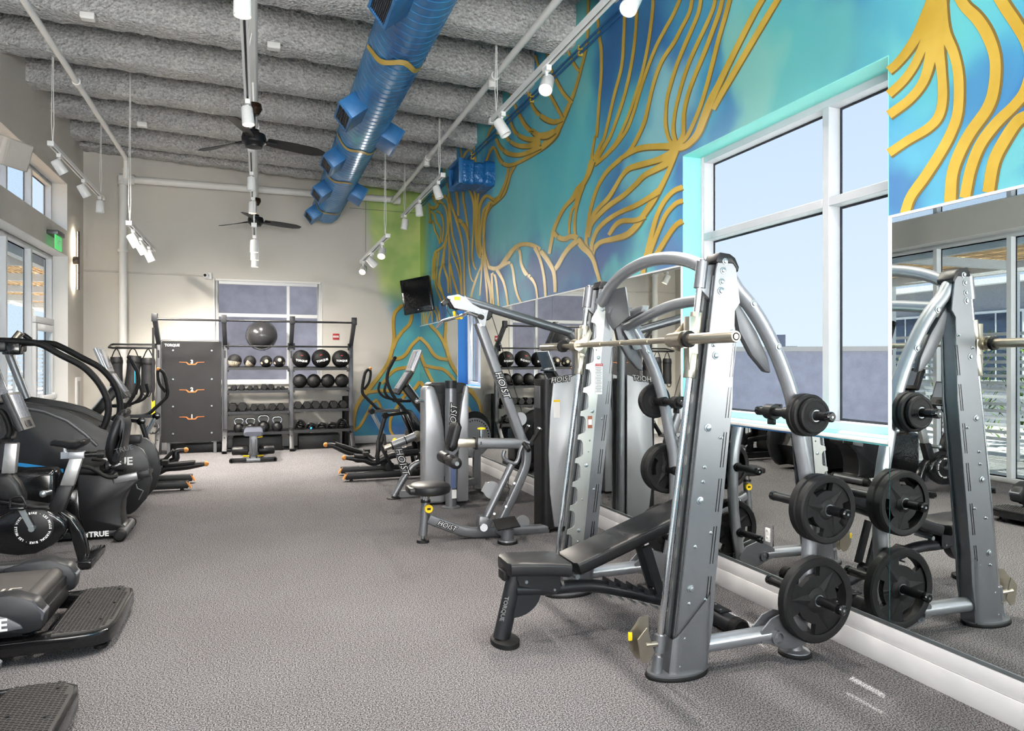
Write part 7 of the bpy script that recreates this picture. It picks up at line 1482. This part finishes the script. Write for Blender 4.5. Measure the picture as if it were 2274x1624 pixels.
a, b = s2(75, 640), s2(195, 905); slab3(a, b, 0.30, 0.05, 'console', M_dark); d = (b - a).normalized(); n = Vector((-d.z, 0, d.x)); n = n if n.x > 0 else -n
slab3(a + d * 0.02 + n * 0.028, a + d * 0.20 + n * 0.028, 0.25, 0.006, 'console_screen', M_glare); slab3(a + d * 0.225 + n * 0.028, b - d * 0.015 + n * 0.028, 0.12, 0.006, 'console_keys', M_gloss)
Kb().tube(spline([s3(40, 190), s2(70, 900), s2(20, 780), s2(-60, 760)], 4), 0.02, 12).build('handlebar', M_rub, bike)
for s in (-1, 1): Kb().tube(spline([s3(40, 195) + V(0, s * 0.03, 0), s3(30, 190) + V(0, s * 0.18, 0.0), s2(40, 840) + V(0, s * 0.24, 0), s2(5, 780) + V(0, s * 0.22, 0)], 4), 0.019, 12).build('handlebar', M_rub, bike)
k = s3(285, 495); Kb().cyl(k, k + V(-0.02, -0.06, 0), 0.02).ball(k + V(-0.025, -0.075, 0), 0.027, 12, 8).build('adjust_knob', M_steel, bike)
rings = []
for x, y, w in ((350, 605, 0.05), (395, 640, 0.07), (440, 720, 0.085), (465, 800, 0.09), (480, 880, 0.075)): 
    c = s3(x, y); rings.append([c + V(q, k, 0) for q, k in rrect(w, 0.09, 0.02)])
rings.reverse(); Kb().loft(rings).build('rear_leg', M_gloss, bike)
z0 = 0.035; xr = s3(500, 870).x
Kb().box((xr + 0.03, 6.2, z0), (0.09, 0.52, 0.05)).build('rear_stabiliser', M_gloss, bike, bev=0.01); Kb().box((-2.15, 6.2, z0), (0.09, 0.46, 0.05)).build('front_stabiliser', M_gloss, bike, bev=0.01); Kb().bar((-2.15, 6.2, 0.06), (-2.0, 6.2, 0.25), 0.08, 0.1).build('front_leg', M_gloss, bike)
for y in (5.97, 6.43):
    for x in (xr + 0.03, -2.15): Kb().cyl((x, y, 0), (x, y, 0.015), 0.025, n=12).build('levelling_foot', M_rub, bike)
# ================================================================== recumbent bike
RC = Vector((-1.3, 7.05, 0)); rec = thing('recumbent_bike', RC, 'black recumbent bike with high seat back and brand strip on its base', 'exercise bike')
def Rb(): return MB(RC)
def r3(x, y, Y=6.92): return yq(x / 2.5676, 900 + y / 2.5676, Y)
bd = [(445, 395), (640, 405), (650, 440), (780, 410), (850, 378), (855, 400), (770, 455), (720, 500), (695, 560), (690, 620), (697, 680), (720, 692), (700, 715), (480, 725), (455, 640), (440, 480)]
P = [r3(x, y) for x, y in bd]
Rb().prism([V(p.x, 7.05, max(p.z, 0.07)) for p in P], (0, 0.26, 0)).build('main_shroud', M_black, rec, bev=0.012)
Rb().prism([V(r3(x, y).x, 7.08, r3(x, y).z) for x, y in ((445, 480), (455, 640), (480, 725), (380, 730), (300, 700), (260, 620), (300, 520))], (0, 0.24, 0)).build('front_shroud', M_gloss, rec, bev=0.02)
a, b = r3(470, 742), r3(690, 738); Rb().box2((a.x - 0.5, 6.91, 0.025), (b.x, 7.19, 0.075)).build('base_beam', M_dark, rec, bev=0.006)
text('brand_lettering', 'TRUE', 0.062, (r3(565, 740).x, 6.908, 0.05), (1, 0, 0), (0, 0, 1), M_letter, rec, off=RC, bold=0.0022)
q = r3(480, 742); Rb().prism([(q.x - 0.02, 6.907, 0.03), (q.x + 0.03, 6.907, 0.03), (q.x + 0.03, 6.907, 0.07)], (0, 0.003, 0)).build('brand_mark', M_letter, rec)
xf_ = r3(700, 735).x; Rb().tube([(xf_, 6.78, 0.055), (xf_, 7.32, 0.055)], 0.045, 20).build('rear_foot_bar', M_slate, rec)
for s, y in ((-1, 6.78), (1, 7.32)): Rb().lathe([(0.05, -0.03), (0.05, 0.01), (0.035, 0.03), (0.0, 0.035)], (xf_, y, 0.055), (0, s, 0), 18).build('foot_cap', M_rub, rec); Rb().cyl((xf_, y - s * 0.03, 0), (xf_, y - s * 0.03, 0.012), 0.025, n=12).build('levelling_foot', M_rub, rec)
Rb().cyl((-2.1, 6.82, 0.05), (-2.1, 7.28, 0.05), 0.045).build('front_foot_bar', M_slate, rec)
Rb().box2((-2.15, 6.93, 0.07), (-1.6, 7.17, 0.62)).build('drive_cover', M_gloss, rec, bev=0.06, seg=3); Rb().bar((-2.0, 7.05, 0.55), (-2.1, 7.05, 1.25), 0.1, 0.08).build('console_mast', M_dark, rec); Rb().box((-2.08, 7.05, 1.3), (0.07, 0.36, 0.3), Matrix.Rotation(-0.4, 3, 'Y')).build('console', M_black, rec, bev=0.02); Rb().box((-2.042, 7.05, 1.315), (0.006, 0.26, 0.2), Matrix.Rotation(-0.4, 3, 'Y')).build('console_screen', M_glare, rec)
YS = 7.12
def rq(x, y): return r3(x, y, YS)
sp = [(640, 330, 0.13, 0.05), (622, 260, 0.19, 0.075), (640, 180, 0.20, 0.08), (668, 90, 0.185, 0.08), (690, 40, 0.15, 0.07), (697, 25, 0.11, 0.04)]
rings = []
for i, (x, y, w, th) in enumerate(sp):
    c = rq(x + 20, y); rings.append([c + V(k, q, 0) for q, k in rrect(w * 2, th, th * 0.45, 4)])
Rb().loft(rings).build('seat_back', M_vinyl, rec)
Rb().prism([rq(675, 50), rq(720, 45), rq(735, 110), rq(715, 250), rq(690, 320), rq(650, 310), rq(700, 180)], (0, 0.34, 0)).build('back_shell', M_dark, rec, bev=0.02)
text('brand_lettering', 'TRUE', 0.06, rq(705, 240) + V(0.03, -0.174, 0), (0.9, 0, 0.25), (-0.25, 0, 0.95), M_slate, rec, off=RC)
Rb().loft([[rq(x, y) + V(0, q, k) for q, k in rrect(w, 0.075, 0.03)] for x, y, w in ((455, 375, 0.26), (470, 368, 0.34), (540, 360, 0.38), (590, 355, 0.36), (600, 355, 0.3))]).build('seat_pad', M_vinyl, rec)
Rb().bar(rq(600, 380), rq(700, 330), 0.12, 0.06).box(rq(625, 372), (0.06, 0.1, 0.16)).build('seat_carriage', M_gloss, rec, bev=0.006)
Rb().bar(r3(650, 430, 6.93), r3(855, 385, 6.93), 0.05, 0.06).build('seat_rail', mat('rail_silver', (150, 150, 152), 0.35, 0.7), rec, bev=0.008); Rb().bar(r3(785, 400, 6.91), r3(855, 385, 6.91), 0.06, 0.066).build('rail_end', M_black, rec, bev=0.006)
for s in (-1, 1): Rb().tube(spline([rq(690, 390) + V(0, s * 0.2, 0), rq(640, 385) + V(0, s * 0.24, 0), rq(560, 340) + V(0, s * 0.24, 0), rq(490, 325) + V(0, s * 0.24, 0)], 4), 0.018, 10).build('side_grip', M_rub, rec)
# ================================================================== incline trainer with arched rails
AL = Vector((-1.8, 8.1, 0)); alp = thing('incline_trainer', AL, 'tall black incline trainer with blue side stripe and arched handrails', 'treadmill')
def Ab(): return MB(AL)
def a0(px, py, Y=7.75): return yq(px, py, Y)
side = [(-45, 884), (0, 886), (50, 893), (100, 901), (150, 913), (200, 937), (235, 958), (262, 985), (300, 988), (318, 1000), (331, 1025), (337, 1065), (325, 1108), (300, 1136), (288, 1143), (-45, 1150)]
P = [a0(x, y) for x, y in side]
for nm, Y in (('side_panel', 7.78), ('side_panel', 8.45)): Ab().prism([V(p.x, Y, max(p.z, 0.02)) for p in P], (0, 0.06, 0)).build(nm, mat('incline_black', (22, 22, 24), 0.38), alp, bev=0.01)
P2 = [V(p.x, 8.1, p.z - 0.06) for p in P[:8]] + [V(a0(300, 1050).x, 8.1, 0.35), V(a0(288, 1140).x - 0.1, 8.1, 0.06), V(a0(-45, 1140).x, 8.1, 0.06)]
Ab().prism(P2, (0, 0.62, 0)).build('deck_core', M_black, alp)
tp = [a0(x, y) for x, y in ((50, 905), (100, 915), (150, 935), (190, 965), (216, 990))]
Ab().tube([V(p.x, 7.74, p.z) for p in tp], 0.016, 8).build('trim_strip', M_slate, alp)
Ab().tube([V(a0(x, y).x, 7.745, a0(x, y).z) for x, y in ((298, 1060), (305, 1085), (318, 1090), (308, 1110))], 0.008, 8).build('trim_strip', M_slate, alp)
sb = [a0(x, y) for x, y in ((-45, 1019), (60, 1030), (141, 1042), (141, 1050), (60, 1038), (-45, 1027))]
Ab().prism([V(p.x, 7.747, p.z) for p in sb], (0, 0.004, 0)).build('blue_stripe', M_blue, alp)
text('brand_lettering', 'TRUE', 0.105, V(a0(262, 1026).x, 7.746, a0(262, 1026).z), (1, 0, 0), (0, 0, 1), M_letter, alp, off=AL, bold=0.003)
Ab().box(V(a0(290, 978).x, 7.85, a0(290, 978).z), (0.16, 0.12, 0.08)).build('end_block', M_black, alp, bev=0.008)
R1 = [(-60, 757), (0, 757), (48, 759), (91, 765), (136, 789), (182, 813), (212, 841), (233, 874), (241, 904), (236, 935), (222, 962), (205, 985)]
Ab().tube(spline([a0(x, y, 7.84) for x, y in R1], 4), 0.031, 14).build('handrail', M_rub, alp); p = a0(212, 975, 7.84); Ab().cyl(a0(228, 948, 7.84), a0(198, 992, 7.84), 0.034, 0.06).build('rail_boot', M_rub, alp)
R2 = [(40, 762), (109, 763), (136, 771), (182, 795), (221, 816), (248, 844), (262, 872), (267, 905), (262, 935), (250, 960)]
Ab().tube(spline([a0(x, y, 8.36) for x, y in R2], 4), 0.031, 14).build('handrail', M_rub, alp)
Ab().box((-2.4, 8.1, 1.66), (0.4, 0.66, 0.09)).build('console_shelf', M_dark, alp, bev=0.02); Ab().box((-2.55, 8.1, 1.9), (0.08, 0.7, 0.44), Matrix.Rotation(-0.35, 3, 'Y')).build('console', M_gloss, alp, bev=0.03); Ab().box((-2.505, 8.1, 1.91), (0.008, 0.5, 0.3), Matrix.Rotation(-0.35, 3, 'Y')).build('console_screen', M_glare, alp)
p = a0(28, 775, 7.86); Ab().box(p, (0.14, 0.12, 0.11)).build('cup_holder', M_gloss, alp, bev=0.012); p = a0(38, 748, 7.9); Ab().cyl(p - V(0.02, 0, 0.03), p + V(0.03, 0, 0.04), 0.035, n=16).build('cup_insert', M_nickel, alp); p = a0(60, 748, 8.0); Ab().cyl(p - V(-0.03, 0, 0.03), p + V(-0.03, 0, 0.02), 0.022, n=12).build('sensor_grip', M_black, alp)
for s in (-1, 1): Ab().tube([(-2.35, 8.1 + s * 0.28, 1.62), (-2.2, 8.1 + s * 0.3, 1.15)], 0.04, 14).build('console_post', M_silver, alp)
